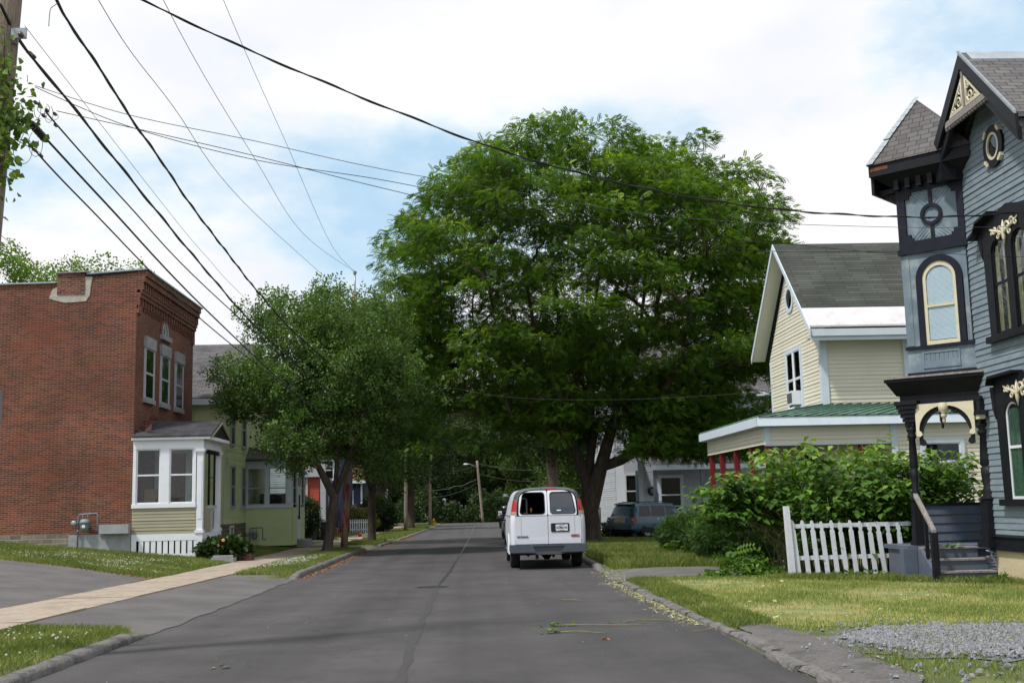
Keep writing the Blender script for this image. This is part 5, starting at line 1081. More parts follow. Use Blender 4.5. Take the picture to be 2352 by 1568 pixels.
while x < 20: m.box(x, x+.012, 31.52, 31.54, P_(31.5), P_(31.5)+.02); m.prism([(x, 31.52, P_(31.52)+.002), (x+.03, 31.52, P_(31.52)+.002), (x+.03, 32.13, P_(32.13)+.002), (x, 32.13, P_(32.13)+.002)], (0, 0, .012)); x += .62
m.build('tin_edge', ch)
m = MB('blue_trim')
for s_ in (-1, 1): m.prism([(9.66, 34.8, 9.44), (9.66, 34.8+s_*3.4, 9.44-3.4*.945), (9.66, 34.8+s_*3.4, 9.26-3.4*.945), (9.66, 34.8, 9.26)], (.03, 0, 0))
m.box(9.72, 20.3, 31.44, 31.52, 6.02, 6.22); m.box(9.72, 20.3, 31.5, 31.56, 5.9, 6.02); m.build('eave_fascia', ch)
m = MB('siding_cream')
for s_ in (-1, 1): m.prism([(9.70, 34.8, 9.30), (9.70, 34.8+s_*3.35, 9.30-3.35*.945), (9.70, 34.8+s_*3.35, 9.27-3.35*.945), (9.70, 34.8, 9.27)], (.43, 0, 0))
m.box(9.72, 20.2, 31.57, 32.03, 5.99, 6.02); m.build('soffit', ch)
gw = window(ch, fw, 33.95, 35.42, 4.25, 5.98, 'blue_trim', .11, .07, 'white_paint', 'glass_dark', mull=1, drape=[('curtain_gray', .52, .72, .0, 1), ('curtain_gray', .28, .45, .5, 1)])
m = MB('white_paint'); m.fbox(fw, 34.02, 34.6, 4.30, 4.72, .03, .33); m.use('badge_gray'); m.fbox(fw, 34.06, 34.56, 4.36, 4.66, .331, .34); m.build('air_conditioner', ch)
m = MB('blue_trim'); q = [(34.8+.44*math.cos(R(i*15)), 7.68+.44*math.sin(R(i*15))) for i in range(24)]; q2 = [(34.8+.31*math.cos(R(i*15)), 7.68+.31*math.sin(R(i*15))) for i in range(24)]; m.ring(fw, q, q2, 0, .05); ow = m.build('window', ch); m = MB('interior_dark'); m.fprism(fw, q2, .004, .028); m.build('dark_backing', ow); m = MB('glass_dark'); m.fprism(fw, q2, .032, .036); m.build('pane', ow)  # near-black plate behind the pane paints the unlit inside
window(ch, fs_, 12.72, 13.6, 4.3, 5.95, 'blue_trim', .18, .075, 'white_paint', 'glass_dark')
# porch and ground floor
PX, PYY = 8.17, 31.2; fpx = FW(PX); fpy = FN(PYY)
m = MB('siding_cream'); siding(m, fpx, [(PYY, 2.98), (38.9, 2.98), (38.9, 3.45), (PYY, 3.45)], .11, .014); siding(m, fpy, [(PX, 2.98), (11.72, 2.98), (11.72, 3.45), (PX, 3.45)], .11, .014); siding(m, fpy, [(11.86, .2), (20, .2), (20, 3.45), (11.86, 3.45)], .112, .015)
m.box(PX+.002, PX+.16, PYY+.16, 38.9, 3.0, 3.45); m.box(PX+.002, 11.72, PYY+.002, PYY+.15, 3.0, 3.45); m.box(11.74, 20, PYY+.002, 32.0, .2, 3.45); m.build('porch_frieze', ch)
m = MB('blue_trim'); m.box(PX-.02, PX+.13, PYY-.03, PYY-.001, 2.96, 3.45); m.box(PX-.02, PX, PYY, PYY+.12, 2.96, 3.45); m.box(11.7, 11.88, PYY-.03, PYY, .4, 3.45); m.box(PX-.01, 11.7, PYY-.02, PYY-.016, 2.93, 2.98)
m.prism([(PX-.25, PYY-.25, 3.47), (14.5, PYY-.25, 3.47), (14.5, PYY-.19, 3.72), (PX-.25, PYY-.19, 3.72)], (0, .06, 0)); m.box(PX-.25, PX-.19, PYY-.18, 39.1, 3.47, 3.72); m.box(PX-.18, PX, PYY, 39.1, 3.455, 3.47); m.box(PX-.18, 14.5, PYY-.18, PYY-.001, 3.455, 3.47); m.box(14.5, 20, PYY-.25, PYY-.19, 3.47, 3.7); m.build('porch_fascia', ch)
m = MB('green_metal')
def rib(a, b_, c, d_, n, mb):  # ribbed metal sheet between eave a-b and wall line d-c
    a, b_, c, d_ = map(V3, (a, b_, c, d_))
    mb.add([a, b_, c, d_], [(0, 1, 2, 3)])
    for i in range(n+1):
        t = i/n; p, q = a.lerp(b_, t), d_.lerp(c, t); mb.tube([p+V3((0, 0, .015)), q+V3((0, 0, .015))], .022, 4)
rib((PX-.22, PYY-.22, 3.735), (20, PYY-.22, 3.735), (20, 32.05, 4.12), (XW, 32.05, 4.12), 36, m); rib((PX-.22, 39.1, 3.735), (PX-.22, PYY-.22, 3.735), (XW, 32.05, 4.12), (XW, 39.1, 4.12), 24, m); m.build('porch_roof', ch)
m = MB('interior_mid'); m.box(PX+.17, 11.7, PYY+.16, 38.8, 3.2, 3.25); m.build('porch_ceiling', ch)
m = MB('maroon_wood'); m.box(PX, 11.8, PYY, 38.9, .45, .58); m.use('interior_dark'); m.box(PX+.2, 11.7, PYY+.2, 38.7, -.3, .45); m.build('porch_floor', ch)  # near-black block below the boards paints the shade under the porch
for (x, y) in ((PX+.1, PYY+.1), (PX+.1, 33.1), (PX+.1, 35.1), (PX+.1, 37.1), (10.9, PYY+.1), (PX+.1, 38.7)):
    m = MB('red_paint'); m.box(x-.08, x+.08, y-.08, y+.08, .58, 2.99); m.box(x-.1, x+.1, y-.1, y+.1, .58, .9); m.build('porch_post', ch)
for (a, b_, ax) in ((31.4, 38.6, 'y'), (8.4, 10.8, 'x')):
    m = MB('red_paint')
    if ax == 'y':
        m.box(PX+.07, PX+.13, a, b_, 1.40, 1.46); m.box(PX+.08, PX+.12, a, b_, .72, .77); y = a
        while y < b_: m.box(PX+.085, PX+.115, y, y+.03, .77, 1.4); y += .13
    else:
        m.box(a, b_, PYY+.07, PYY+.13, 1.40, 1.46); m.box(a, b_, PYY+.08, PYY+.12, .72, .77); y = a
        while y < b_: m.box(y, y+.03, PYY+.085, PYY+.115, .77, 1.4); y += .13
    m.build('porch_railing', ch)
window(ch, fw, 33.2, 34.4, 1.2, 2.7, 'maroon_wood', .1, .07, 'maroon_wood', 'glass_dark')
window(ch, fpy, 12.62, 13.62, 1.85, 2.92, 'blue_trim', .12, .075, 'white_paint', 'glass_dark', sill=None)
# ------------------------------------------------------------------ blue-grey ornate house (right edge)
vh = thing('ornate_house', 'blue-grey clapboard house with black and cream carved trim and a corner turret', 'house', (10.5, 21, 0)); XV = 9.9; fv = FW(XV); YC = 20.2
m = MB('siding_blue'); siding(m, fv, [(18.7, .73), (21.6, .73), (21.6, 7.9), (20.2, 9.35), (18.7, 7.9)], .118, .017); siding(m, FN(18.7), [(XV, .73), (17, .73), (17, 7.9), (XV, 7.9)], .118, .017); m.box(XV+.002, 17, 18.702, 21.6, .45, 7.9); m.prism([(XV+.002, 18.7, 7.9), (XV+.002, 21.6, 7.9), (XV+.002, 20.2, 9.33)], (7, 0, 0)); m.build('wall', vh)
m = MB('black_paint'); m.box(XV-.05, XV-.002, 18.7, 21.55, .45, .70); m.prism([(XV-.08, 18.7, .70), (XV-.08, 21.55, .70), (XV, 21.55, .75), (XV, 18.7, .75)], (0, 0, .012)); m.box(XV-.03, XV+.04, 21.54, 21.62, .73, 3.3); m.build('base_trim', vh)
m = MB('foundation'); m.box(XV+.02, 17, 18.7, 21.45, -.3, .45); m.build('foundation', vh)
m = MB('slate_roof'); XR = 9.45
def G_(y): return 9.82-abs(y-20.25)*.955
slab_roof(m, [(XR, 18.3, G_(18.3)), (17, 18.3, G_(18.3)), (17, 20.25, 9.82), (XR, 20.25, 9.82)], .08); slab_roof(m, [(XR, 20.25, 9.82), (17, 20.25, 9.82), (17, 21.95, G_(21.95)), (XR, 21.95, G_(21.95))], .08); m.build('roof', vh)
m = MB('silver_flash'); m.prism([(XR+.1, 20.25, 9.828), (XR+.1, 20.02, 9.60), (XR+1.5, 20.02, 9.60), (XR+1.3, 20.25, 9.828)], (0, 0, .012)); m.build('ridge_patch', vh)
m = MB('black_paint')
for s_, e in ((-1, 1.95), (1, 1.72)):
    m.prism([(XR-.05, 20.25, 9.80), (XR-.05, 20.25+s_*e, 9.80-e*.955), (XR-.05, 20.25+s_*e, 9.50-e*.955), (XR-.05, 20.25, 9.50)], (.06, 0, 0))
    m.prism([(XR+.02, 20.25, 9.70), (XR+.02, 20.25+s_*e, 9.70-e*.955), (XR+.02, 20.25+s_*e, 9.66-e*.955), (XR+.02, 20.25, 9.66)], (.45, 0, 0))
    m.prism([(XR+.02, 20.25, 9.48), (XR+.02, 20.25+s_*(e-.1), 9.48-(e-.1)*.955), (XR+.02, 20.25+s_*(e-.1), 9.26-(e-.1)*.955), (XR+.02, 20.25, 9.26)], (.08, 0, 0))
m.box(XR, XV, 21.5, 21.75, 7.7, 8.35)
m.build('rake_board', vh)
m = MB('metal_gray'); m.prism([(XR-.07, 20.25, 9.86), (XR-.07, 18.3, G_(18.3)+.04), (XR-.07, 18.3, G_(18.3)-.02), (XR-.07, 20.25, 9.80)], (.05, 0, 0)); m.build('drip_edge', vh)
# gable ornament: framed triangle with cut-out scroll panels
fo = FW(XR+.04); m = MB('weathered_wood')
m.fprism(fo, [(19.25, 8.72), (21.1, 8.72), (21.1, 8.60), (19.25, 8.60)], 0, .07); m.fprism(fo, [(20.19, 9.45), (20.27, 9.45), (20.27, 8.72), (20.19, 8.72)], 0, .07)
k = 0; y = 19.28
while y < 21.05: m.lathe(fo(y+.05, 8.585, .035), [(.004, -.02), (.05, -.02), (.05, .02), (.004, .02)], 8, axis=0); y += .125
m.build('gable_beam', vh)
def scroll(mb, fr, u, z, r, turns, sgn, d, th=.018, a0=0, n=22):
    pts = []
    for i in range(n+1):
        t = i/n; a = R(a0)+sgn*t*turns*2*math.pi; rr = r*(1-.8*t); pts.append(fr(u+rr*math.cos(a), z+rr*math.sin(a), d))
    mb.tube(pts, [th*(1-.35*i/n) for i in range(n+1)], 6)
for s_ in (-1, 1):
    m = MB('interior_dark'); c_ = 20.23
    tri = [(c_+s_*.06, 8.74), (c_+s_*.68, 8.74), (c_+s_*.06, 9.34)]
    m.fprism(fo, tri, .015, .03); m.use('cream_paint')
    cx, cz = sum(p[0] for p in tri)/3, sum(p[1] for p in tri)/3
    inn = [(cx+(p[0]-cx)*.72, cz+(p[1]-cz)*.72) for p in tri]; m.ring(fo, tri, inn, .03, .06)
    scroll(m, fo, c_+s_*.24, 8.90, .12, 1.3, s_, .045, .022); scroll(m, fo, c_+s_*.16, 9.10, .07, 1.2, -s_, .045, .018, 90); scroll(m, fo, c_+s_*.45, 8.83, .07, 1.1, -s_, .045, .018); m.tube([fo(c_+s_*.1, 8.78, .045), fo(c_+s_*.55, 8.79, .045)], .02, 5); m.tube([fo(c_+s_*.1, 8.8, .045), fo(c_+s_*.1, 9.25, .045)], .02, 5)
    m.build('scroll_panel', vh)
# oval window with keyed ornaments
def ell(c, z, a, b_, n=28): return [(c+a*math.cos(2*math.pi*i/n), z+b_*math.sin(2*math.pi*i/n)) for i in range(n)]
m = MB('black_paint'); m.ring(fv, ell(20.1, 7.93, .38, .40), ell(20.1, 7.93, .23, .25), .0, .06); ov = m.build('window', vh, 'oval window with black surround')
m = MB('cream_paint'); m.ring(fv, ell(20.1, 7.93, .24, .26), ell(20.1, 7.93, .195, .215), .0, .07); m.build('frame', ov)
for a in (45, 135, 225, 315):
    m = MB('cream_paint'); u, z = 20.1+.37*math.cos(R(a)), 7.93+.39*math.sin(R(a))
    for k in range(-1, 2): m.fprism(fv, [(u+.035*math.cos(R(a+90))*k*1.3+dx, z+.035*math.sin(R(a+90))*k*1.3+dz) for dx, dz in ((-.03, -.03), (.03, -.03), (.03, .03), (-.03, .03))], .0, .085+.004*k)
    m.build('key_block', ov)
m = MB('interior_dark'); m.fprism(fv, ell(20.1, 7.93, .2, .22), .004, .031); m.build('dark_backing', ov); m = MB('glass_dark'); m.fprism(fv, ell(20.1, 7.93, .2, .22), .036, .040); m.build('pane', ov)  # flat dark plate painted for the unlit inside of the oval
def hoodwin(z0, zs, zh, sash, drapes, hood_pts, label, orn):
    m = MB('black_paint'); c_ = 19.78
    outer = [(19.15, z0-.02), (19.98, z0-.02)]
    for (u0, u1) in ((19.90, 20.46), (19.10, 19.66)):
        n = 12; ra = (u1-u0)/2; cc = (u0+u1)/2
        inner = archline(u0, u1, z0, zs, n, ra*.85)
        a, b_ = (19.78, 20.78) if cc > c_ else (18.78, 19.778)
        if cc > c_: ou = [(20.0, z0), (20.93, z0)]
        top = zh
        oo = []
        for i, (u, z) in enumerate(inner):
            if i == 0: oo.append((a, z0))
            elif i == 1: oo.append((b_-.07 if cc > c_ else b_, z0))
            else:
                t = (i-2)/n; oo.append((b_+(a-b_)*t, top) if 0 < i-2 < n else ((b_, top) if i == 2 else (a, top)))
        m.ring(fv, oo, inner, .0, .09)
    m.fprism(fv, [(20.71, z0+.0), (20.78, zs-.2), (20.78, z0+.3), (20.76, z0+.1)], .0, .06)
    m.fprism(fv, [(20.78, zs-.05), (20.78, zh-.02), (20.94, zh-.02), (20.88, zs+.15)], .0, .10)
    m.fprism(fv, hood_pts, .0, .085)
    hp = hood_pts[:len(hood_pts)//2]
    for (u0_, z0_), (u1_, z1_) in zip(hp, hp[1:]): m.fprism(fv, [(u0_, z0_), (u1_, z1_), (u1_, z1_+.05), (u0_, z0_+.05)], .0, .24)
    m.fbox(fv, 18.75, 20.86, z0-.12, z0-.0, .0, .13); w_ = m.build('window', vh, label)
    for (u0, u1) in ((19.90, 20.46), (19.10, 19.66)):
        n = 12; ra = (u1-u0)/2; cc = (u0+u1)/2; m = MB(sash)
        a = archline(u0, u1, z0, zs, n, ra*.85); b_ = archline(u0+.04, u1-.04, z0+.05, zs, n, ra*.85-.04); m.ring(fv, a, b_, .031, .055); zm = z0+(zs+.2-z0)*.53; m.fbox(fv, u0+.04, u1-.04, zm, zm+.05, .031, .058); m.build('sash', w_)
        m = MB('interior_dark'); m.fprism(fv, a, .004, .0305); m.build('dark_backing', w_)  # dark plate in place of an unlit interior
        m = MB(drapes); q = u0+.04
        for k in range(9):
            if k in (3, 4, 5) and drapes == 'curtain_gold': continue
            q = u0+.04+k*(u1-u0-.08)/9; m.fbox(fv, q, q+(u1-u0-.08)/9*.9, z0+.05, zs+.12-(.1 if k in (0, 8) else 0), .031, .033+.002*(k % 2))
        m.build('curtain', w_)
        m = MB('glass'); m.fprism(fv, b_, .040, .043); m.build('pane', w_)
    m = MB('cream_paint'); u, z = 19.84, orn; d = .115; q_ = 1.18
    for s_ in (-1, 1):
        scroll(m, fv, u+s_*.11*q_, z+.05, .09*q_, 1.1, s_, d, .026, 200); scroll(m, fv, u+s_*.29*q_, z+.09, .075*q_, 1.1, -s_, d, .024, 20); scroll(m, fv, u+s_*.19*q_, z-.05, .065*q_, 1.0, s_, d, .022, 90); scroll(m, fv, u+s_*.40*q_, z+.06, .055*q_, .9, s_, d, .02, 60)
        m.tube([fv(u, z-.05, d), fv(u+s_*.17, z+.02, d), fv(u+s_*.46, z+.10, d), fv(u+s_*.54, z+.15, d)], [.026, .028, .022, .006], 6)
    m.tube([fv(u, z+.20, d), fv(u, z+.05, d), fv(u, z-.12, d), fv(u, z-.27, d)], [.008, .045, .04, .006], 6); m.build('carved_ornament', w_)
hoodwin(4.42, 5.95, 6.42, 'black_paint', 'curtain_gold', [(21.10, 6.34), (20.84, 6.42), (20.72, 6.58), (20.2, 6.66), (19.74, 6.74), (19.3, 6.64), (18.75, 6.58), (18.75, 6.3), (20.86, 6.3)], 'upper twin arched window with black hood', 6.25)
hoodwin(1.40, 2.92, 3.50, 'white_paint', 'curtain_green', [(20.8, 3.50), (20.72, 3.62), (19.78, 3.64), (18.75, 3.64), (18.75, 3.45), (20.8, 3.45)], 'lower twin arched window with white sashes', 3.32)
m = MB('black_paint'); m.fbox(fv, 21.24, 21.30, 2.98, 3.08, .0, .10); m.fprism(fv, [(21.16, 3.0), (21.40, 3.0), (21.36, 3.09), (21.20, 3.09)], .08, .24); m.use('cream_paint'); m.fbox(fv, 21.2, 21.35, 2.92, 3.0, .10, .22); m.build('wall_lamp', vh)
# turret
u45 = V3((-.7071, .7071, 0)); n45 = V3((-.7071, -.7071, 0)); ft = frame((9.9, 21.6, 0), u45, n45); TL = 1.36
m = MB('panel_blue'); m.fbox(ft, 0, TL, 3.93, 7.8, -1.4, 0); m.build('turret_wall', vh)
m = MB('panel_blue')
m.fbox(ft, .30, .34, 4.02, 4.36, 0, .02); m.fbox(ft, 1.02, 1.06, 4.02, 4.36, 0, .02); m.fbox(ft, .34, 1.02, 4.32, 4.36, 0, .02); m.fbox(ft, .34, 1.02, 4.02, 4.06, 0, .02); m.fbox(ft, .34, 1.02, 4.06, 4.17, 0, .012)
k = .36
while k < 1.0: m.fbox(ft, k, k+.075, 4.17, 4.32, 0, .008); k += .09
m.fbox(ft, 0, .12, 4.5, 6.36, 0, .012); m.fbox(ft, 1.2, TL, 4.5, 6.36, 0, .012); m.build('turret_panel', vh)
m = MB('navy_paint'); m.fbox(ft, -.02, TL+.03, 4.42, 4.48, -.02, .05); m.fbox(ft, -.03, TL+.04, 6.38, 6.50, -.02, .07); m.fbox(ft, -.02, TL+.02, 3.90, 3.95, -.02, .04); m.fbox(ft, -.022, .03, 4.48, 6.38, 0, .02); m.build('turret_band', vh)
uc, ra = .60, .285
oa = archline(uc-.47, uc+.47, 4.48, 5.82, 16, .47); ia = archline(uc-.34, uc+.34, 4.48, 5.82, 16, .34)
m = MB('navy_paint'); m.ring(ft, oa, ia, .0, .055); tw = m.build('turret_window', vh, 'arched turret window with cream sash and white blinds')
ib = archline(uc-.275, uc+.275, 4.56, 5.80, 16, .27); m = MB('cream_paint'); m.ring(ft, ia, ib, .0, .035); m.fbox(ft, uc-.275, uc+.275, 5.24, 5.29, .0, .04); m.build('frame', tw)
m = MB('blind'); z = 4.58
while z < 6.04:
    hw = .27 if z < 5.80 else math.sqrt(max(.0, .26**2-(z-5.80)**2))
    if hw > .03: m.fbox(ft, uc-hw, uc+hw, z, z+.019, .004, .010)
    z += .024
m.build('blind', tw); m = MB('interior_mid'); m.fprism(ft, ib, .001, .003); m.build('dark_backing', tw); m = MB('glass'); m.fprism(ft, ib, .018, .021); m.build('pane', tw)  # thin dark plate behind the blind gives the unlit inside
# upper black panel with stepped-corner inset and ring
m = MB('navy_paint'); c_ = .66
O = [(.0, 6.5), (TL, 6.5), (TL, 7.8), (0, 7.8)]
st = [(.27, 6.64), (1.05, 6.64), (1.05, 6.70), (1.10, 6.70), (1.10, 6.78), (1.19, 6.78), (1.19, 7.53), (1.10, 7.53), (1.10, 7.61), (1.05, 7.61), (1.05, 7.67), (.27, 7.67), (.27, 7.61), (.22, 7.61), (.22, 7.53), (.13, 7.53), (.13, 6.78), (.22, 6.78), (.22, 6.70), (.27, 6.70)]
n = len(st); outl = []
for (u, z) in st:
    du, dz = u-c_, z-7.155; k = min((.66 if du < 0 else .70)/abs(du) if abs(du) > 1e-6 else 9, .645/abs(dz) if abs(dz) > 1e-6 else 9); outl.append((c_+du*k, 7.155+dz*k))
m.ring(ft, outl, st, .0, .05); m.fbox(ft, 0, TL, 7.72, 7.82, .0, .055); m.fbox(ft, 0, TL, 6.5, 6.56, .0, .055); m.fbox(ft, 0, .07, 6.56, 7.72, 0, .052); m.fbox(ft, TL-.07, TL, 6.56, 7.72, 0, .052)
q = [(c_+.225*math.cos(R(i*15)), 7.14+.225*math.sin(R(i*15))) for i in range(24)]; q2 = [(c_+.155*math.cos(R(i*15)), 7.14+.155*math.sin(R(i*15))) for i in range(24)]; m.ring(ft, q, q2, .0, .045)
m.fbox(ft, c_-.035, c_+.035, 6.6, 6.93, .0, .035); m.fbox(ft, c_-.035, c_+.035, 7.35, 7.7, .0, .035); m.build('turret_frame', vh)
m = MB('panel_blue')
for sx in (-1, 1):
    for sz in (-1, 1):
        for k in range(7):
            a = .06+k*.085
            u0_, z0_ = c_+sx*.0, 7.155+sz*(a+.0); u1_, z1_ = c_+sx*.52, 7.155+sz*(a+.52)
            if abs(z1_-7.155) > .50: t = (.50-a)/.52; u1_, z1_ = c_+sx*.52*t, 7.155+sz*.50
            if t_ := (abs(u1_-u0_) > .03): m.tube([ft(u0_, z0_, .002), ft(u1_, z1_, .002)], .006, 4)
m.build('turret_inset', vh)
m = MB('black_paint'); crown_(m, ft, -.30, TL+.36, 7.82, 8.06, .34, .04, -1.4, .30); m.fbox(ft, -.34, TL+.40, 8.06, 8.30, -1.4, .38)
m.fbox(ft, TL+.34, TL+.40, 7.70, 8.08, -1.0, .30); m.fbox(ft, TL+.02, TL+.34, 7.72, 7.82, -1.0, .05)
for k in range(7): m.fbox(ft, TL+.02+.04*k, TL+.07+.04*k, 7.50+.04*k, 7.72, -.9, -.02)
for k in range(6): m.fbox(ft, .05+k*.235, .15+k*.235, 7.74, 7.95, .06, .20)
m.build('turret_cornice', vh)
m = MB('rust'); m.fbox(ft, TL-.02, TL+.36, 8.17, 8.24, .38, .386); m.build('bare_fascia', vh)
ap = ft(.95, 9.74, -.30); c4 = [ft(-.38, 8.30, .42), ft(TL+.42, 8.30, .42), ft(TL+.42, 8.30, -1.4), ft(-.38, 8.30, -1.4)]
m = MB('slate'); m.add(c4+[ap], [(0, 4, 1), (1, 4, 2), (2, 4, 3), (3, 4, 0), (0, 1, 2, 3)]); m.build('turret_roof', vh)
m = MB('silver_flash'); a, b_ = ap, c4[1]; n = 11
for i in range(n):
    t0, t1 = i/n, (i+1.12)/n; p, q = a.lerp(b_, t0), a.lerp(b_, min(t1, 1.02)); w0, w1 = .10+.03*t0, .12+.03*t1; sx = (c4[0]-c4[1]).normalized(); sy = (c4[2]-c4[1]).normalized(); up = n45*.012+V3((0, 0, .012))*(1+.3*i % 2); dd = (b_-a)
    e0, e1 = p+sx*w0+up, q+sx*w1+up; m.add([p+up*1.2, q+up*1.5, e1+up*.5, e0], [(0, 1, 2, 3)]); m.add([p+up*1.2, p+sy*w0+V3((0, 0, .02)), q+sy*w1+V3((0, 0, .02)), q+up*1.5], [(0, 1, 2, 3)])
m.build('hip_cap', vh)
# entry porch below the turret
pa, pb = V3((9.98, 21.22, 0)), V3((8.42, 22.62, 0)); fpch = frame(pa, pb-pa, V3(((pb-pa).y*-1, (pb-pa).x, 0))); PL = (pb-pa).length
if fpch(0, 0, 1).y > 21.22: fpch = frame(pa, pb-pa, V3(((pb-pa).y, -(pb-pa).x, 0)))
m = MB('weathered_wood'); m.fbox(fpch, -.05, PL+.03, 3.83, 3.87, -1.7, .03); m.build('porch_roof', vh)
m = MB('black_paint'); m.fbox(fpch, -.02, PL, 3.77, 3.83, -1.7, .0); crown_(m, fpch, .0, PL-.02, 3.50, 3.77, -.02, -.20, -1.6, .14); m.fbox(fpch, .12, PL-.22, 3.28, 3.50, -1.4, -.22); m.build('porch_cornice', vh)
def tpost(u, d, big=1.0, name='porch_post'):
    c_ = fpch(u, 0, d); m = MB('black_paint'); s_ = .105*big
    m.box(c_.x-s_*1.25, c_.x+s_*1.25, c_.y-s_*1.25, c_.y+s_*1.25, .5, .60); m.box(c_.x-s_, c_.x+s_, c_.y-s_, c_.y+s_, .60, .85); m.box(c_.x-s_*.85, c_.x+s_*.85, c_.y-s_*.85, c_.y+s_*.85, .85, 1.38)
    m.lathe((c_.x, c_.y, 0), [(s_*.95, 1.38), (s_*1.15, 1.42), (s_*.75, 1.48), (s_*.95, 1.54), (s_*.62, 1.62), (s_*.78, 1.85), (s_*.80, 2.0), (s_*.62, 2.02), (s_*.82, 2.06), (s_*.78, 2.2), (s_*.62, 2.62), (s_*.85, 2.65), (s_*.85, 2.70), (s_*.65, 2.74), (s_*1.0, 2.8), (s_*.9, 2.86)], 12)
    m.box(c_.x-s_*.8, c_.x+s_*.8, c_.y-s_*.8, c_.y+s_*.8, 2.86, 3.3); m.build(name, vh)
    m = MB('black_paint')
    for k in range(6): e = .03+k*.028; m.fbox(fpch, u-(e+.05 if u > 1 else .02), u+(.02 if u < 1 else e+.07), 2.88+k*.085, 2.955+k*.085, d-.03, d+e+.05)
    m.build('post_bracket', vh)
tpost(PL-.40, -.25); tpost(.24, -.20, 1.75)
for s_, u0_ in ((1, .40), (-1, PL-.55)):
    for off, mat, dd in ((0, 'cream_paint', -.14), (.04, 'black_paint', -.19)):
        m = MB(mat); A_ = [(0, 0), (.63, 0), (.65, -.05), (.61, -.10), (.58, -.075)]+[(.555-.495*math.sin(R(a)), -.055-.47*(1-math.cos(R(a)))) for a in range(10, 91, 10)]+[(.10, -.56), (.12, -.61), (.07, -.65), (.0, -.63)]
        m.fprism(fpch, [(u0_+s_*(p[0]*(1.12 if off else 1)+(.035 if off else 0)), 3.30-off+p[1]*(1.22 if off else 1)) for p in A_], dd, dd+.035); m.build('porch_bracket', vh)
m = MB('cream_paint'); c_ = fpch((PL-.15)/2+.02, 0, -.14); m.lathe((c_.x, c_.y, 0), [(.02, 2.90), (.035, 2.94), (.03, 3.0), (.055, 3.02), (.06, 3.06), (.045, 3.1), (.09, 3.14), (.10, 3.24), (.085, 3.28), (.085, 3.3)], 12); m.use('black_paint'); m.lathe((c_.x, c_.y+.08, 0), [(.012, 2.80), (.03, 2.84), (.02, 2.9), (.05, 2.95), (.05, 3.3)], 10); m.build('pendant', vh)
for k in (-1, 1):
    m = MB('black_paint'); scroll(m, fpch, (PL-.15)/2+k*.20, 3.17, .07, 1.2, k, -.16, .025); m.build('scroll', vh)
# floor, steps, rail, lattice, low back wall
m = MB('step_blue'); m.box(8.55, 10.75, 22.3, 23.6, .44, .52); m.box(8.6, 10.7, 22.35, 23.5, -.2, .44)
for i in range(3):
    z1 = .5-.215*i if i else .5; y0_ = 22.05-.29*i
    zt = .50-.215*i; m.box(8.78, 9.84+.05*i, y0_+.03, y0_+.30, zt-.25, zt-.035)
m.build('steps', vh)
m = MB('weathered_wood')
for i in range(3): zt = .50-.215*i; y0_ = 22.05-.29*i; m.box(8.76, 9.86+.05*i, y0_, y0_+.29, zt-.035, zt)
m.build('treads', vh)
m = MB('step_blue'); m.prism([(8.70, 21.42, -.2), (8.70, 22.34, -.2), (8.70, 22.34, .47), (8.70, 22.05, .46), (8.70, 21.42, .0)], (.07, 0, 0)); m.box(8.42, 8.69, 22.2, 22.4, -.2, .48); m.build('stringer', vh)
m = MB('weathered_wood'); m.prism([(8.69, 21.42, .80), (8.69, 22.2, 1.48), (8.69, 22.2, 1.54), (8.69, 21.42, .86)], (.09, 0, 0)); m.build('handrail', vh)
m = MB('black_paint'); m.box(8.68, 8.80, 21.40, 21.50, -.2, .80); m.box(8.72, 8.78, 21.8, 21.86, .3, 1.12); m.build('newel', vh)
m = MB('siding_white')
for k in range(5):
    z = .42-k*.12; m.tube([(9.93, 21.9, z), (10.02+.02*k, 21.5, z-.06)], .014, 4); m.tube([(10.02+.02*k, 21.5, z-.06), (9.93, 21.9, z-.12)], .014, 4)
m.tube([(9.9, 21.72, .46), (10.0, 21.45, -.05)], .016, 4); m.build('lattice', vh)
m = MB('step_blue'); siding(m, FN(23.5), [(9.32, .56), (10.7, .56), (10.7, 1.28), (9.32, 1.28)], .18, .02); m.box(9.32, 10.7, 23.503, 23.56, .5, 1.28); m.build('porch_wall', vh)
m = MB('black_paint'); m.box(9.32, 10.7, 23.46, 23.58, 1.28, 1.33); m.build('porch_rail', vh)
heap('cut_branch', 'green knotweed sprig and dead leaves dropped on the blue porch steps', 'branch', (9.35, 22.1), .2, .16, .05, 16, .10, 'leaf_knot', T_HEART, 57)
for o in bpy.data.objects['cut_branch'].children: o.location.z += .62
# ------------------------------------------------------------------ picket fence
pf = thing('picket_fence', 'peeling white picket fence in front of the knotweed, ending at the blue porch steps', 'fence', (6.6, 23.55, gz(6.6, 23.5)))
rr = random.Random(9); m = MB('white_worn')
for k in range(2): z0_ = (.38, 1.03)[k]-.15; m.prism([(6.6, 23.60, z0_), (9.2, 23.72, z0_+.0), (9.2, 23.72, z0_+.085), (6.6, 23.60, z0_+.085)], (0, .04, 0))
m.build('rail', pf)
def picket(x, y, z, h, w_, lean, parent):
    m = MB('white_worn'); pr = [(-w_, 0), (w_, 0), (w_, h-.22), (w_*.55, h-.18), (w_*.95, h-.12), (w_*.8, h-.06), (w_*.3, h), (-w_*.3, h), (-w_*.8, h-.06), (-w_*.95, h-.12), (-w_*.55, h-.18), (-w_, h-.22)]
    m.prism([(x+a+lean*(b_/h), y, z+b_) for a, b_ in pr], (0, .022, 0)); m.build('picket', parent)
m = MB('white_worn'); m.prism([(6.53, 23.53, -.2), (6.66, 23.53, -.2), (6.59, 23.53, 1.34), (6.48, 23.53, 1.34)], (0, .11, 0)); m.build('post', pf)
x = 6.74
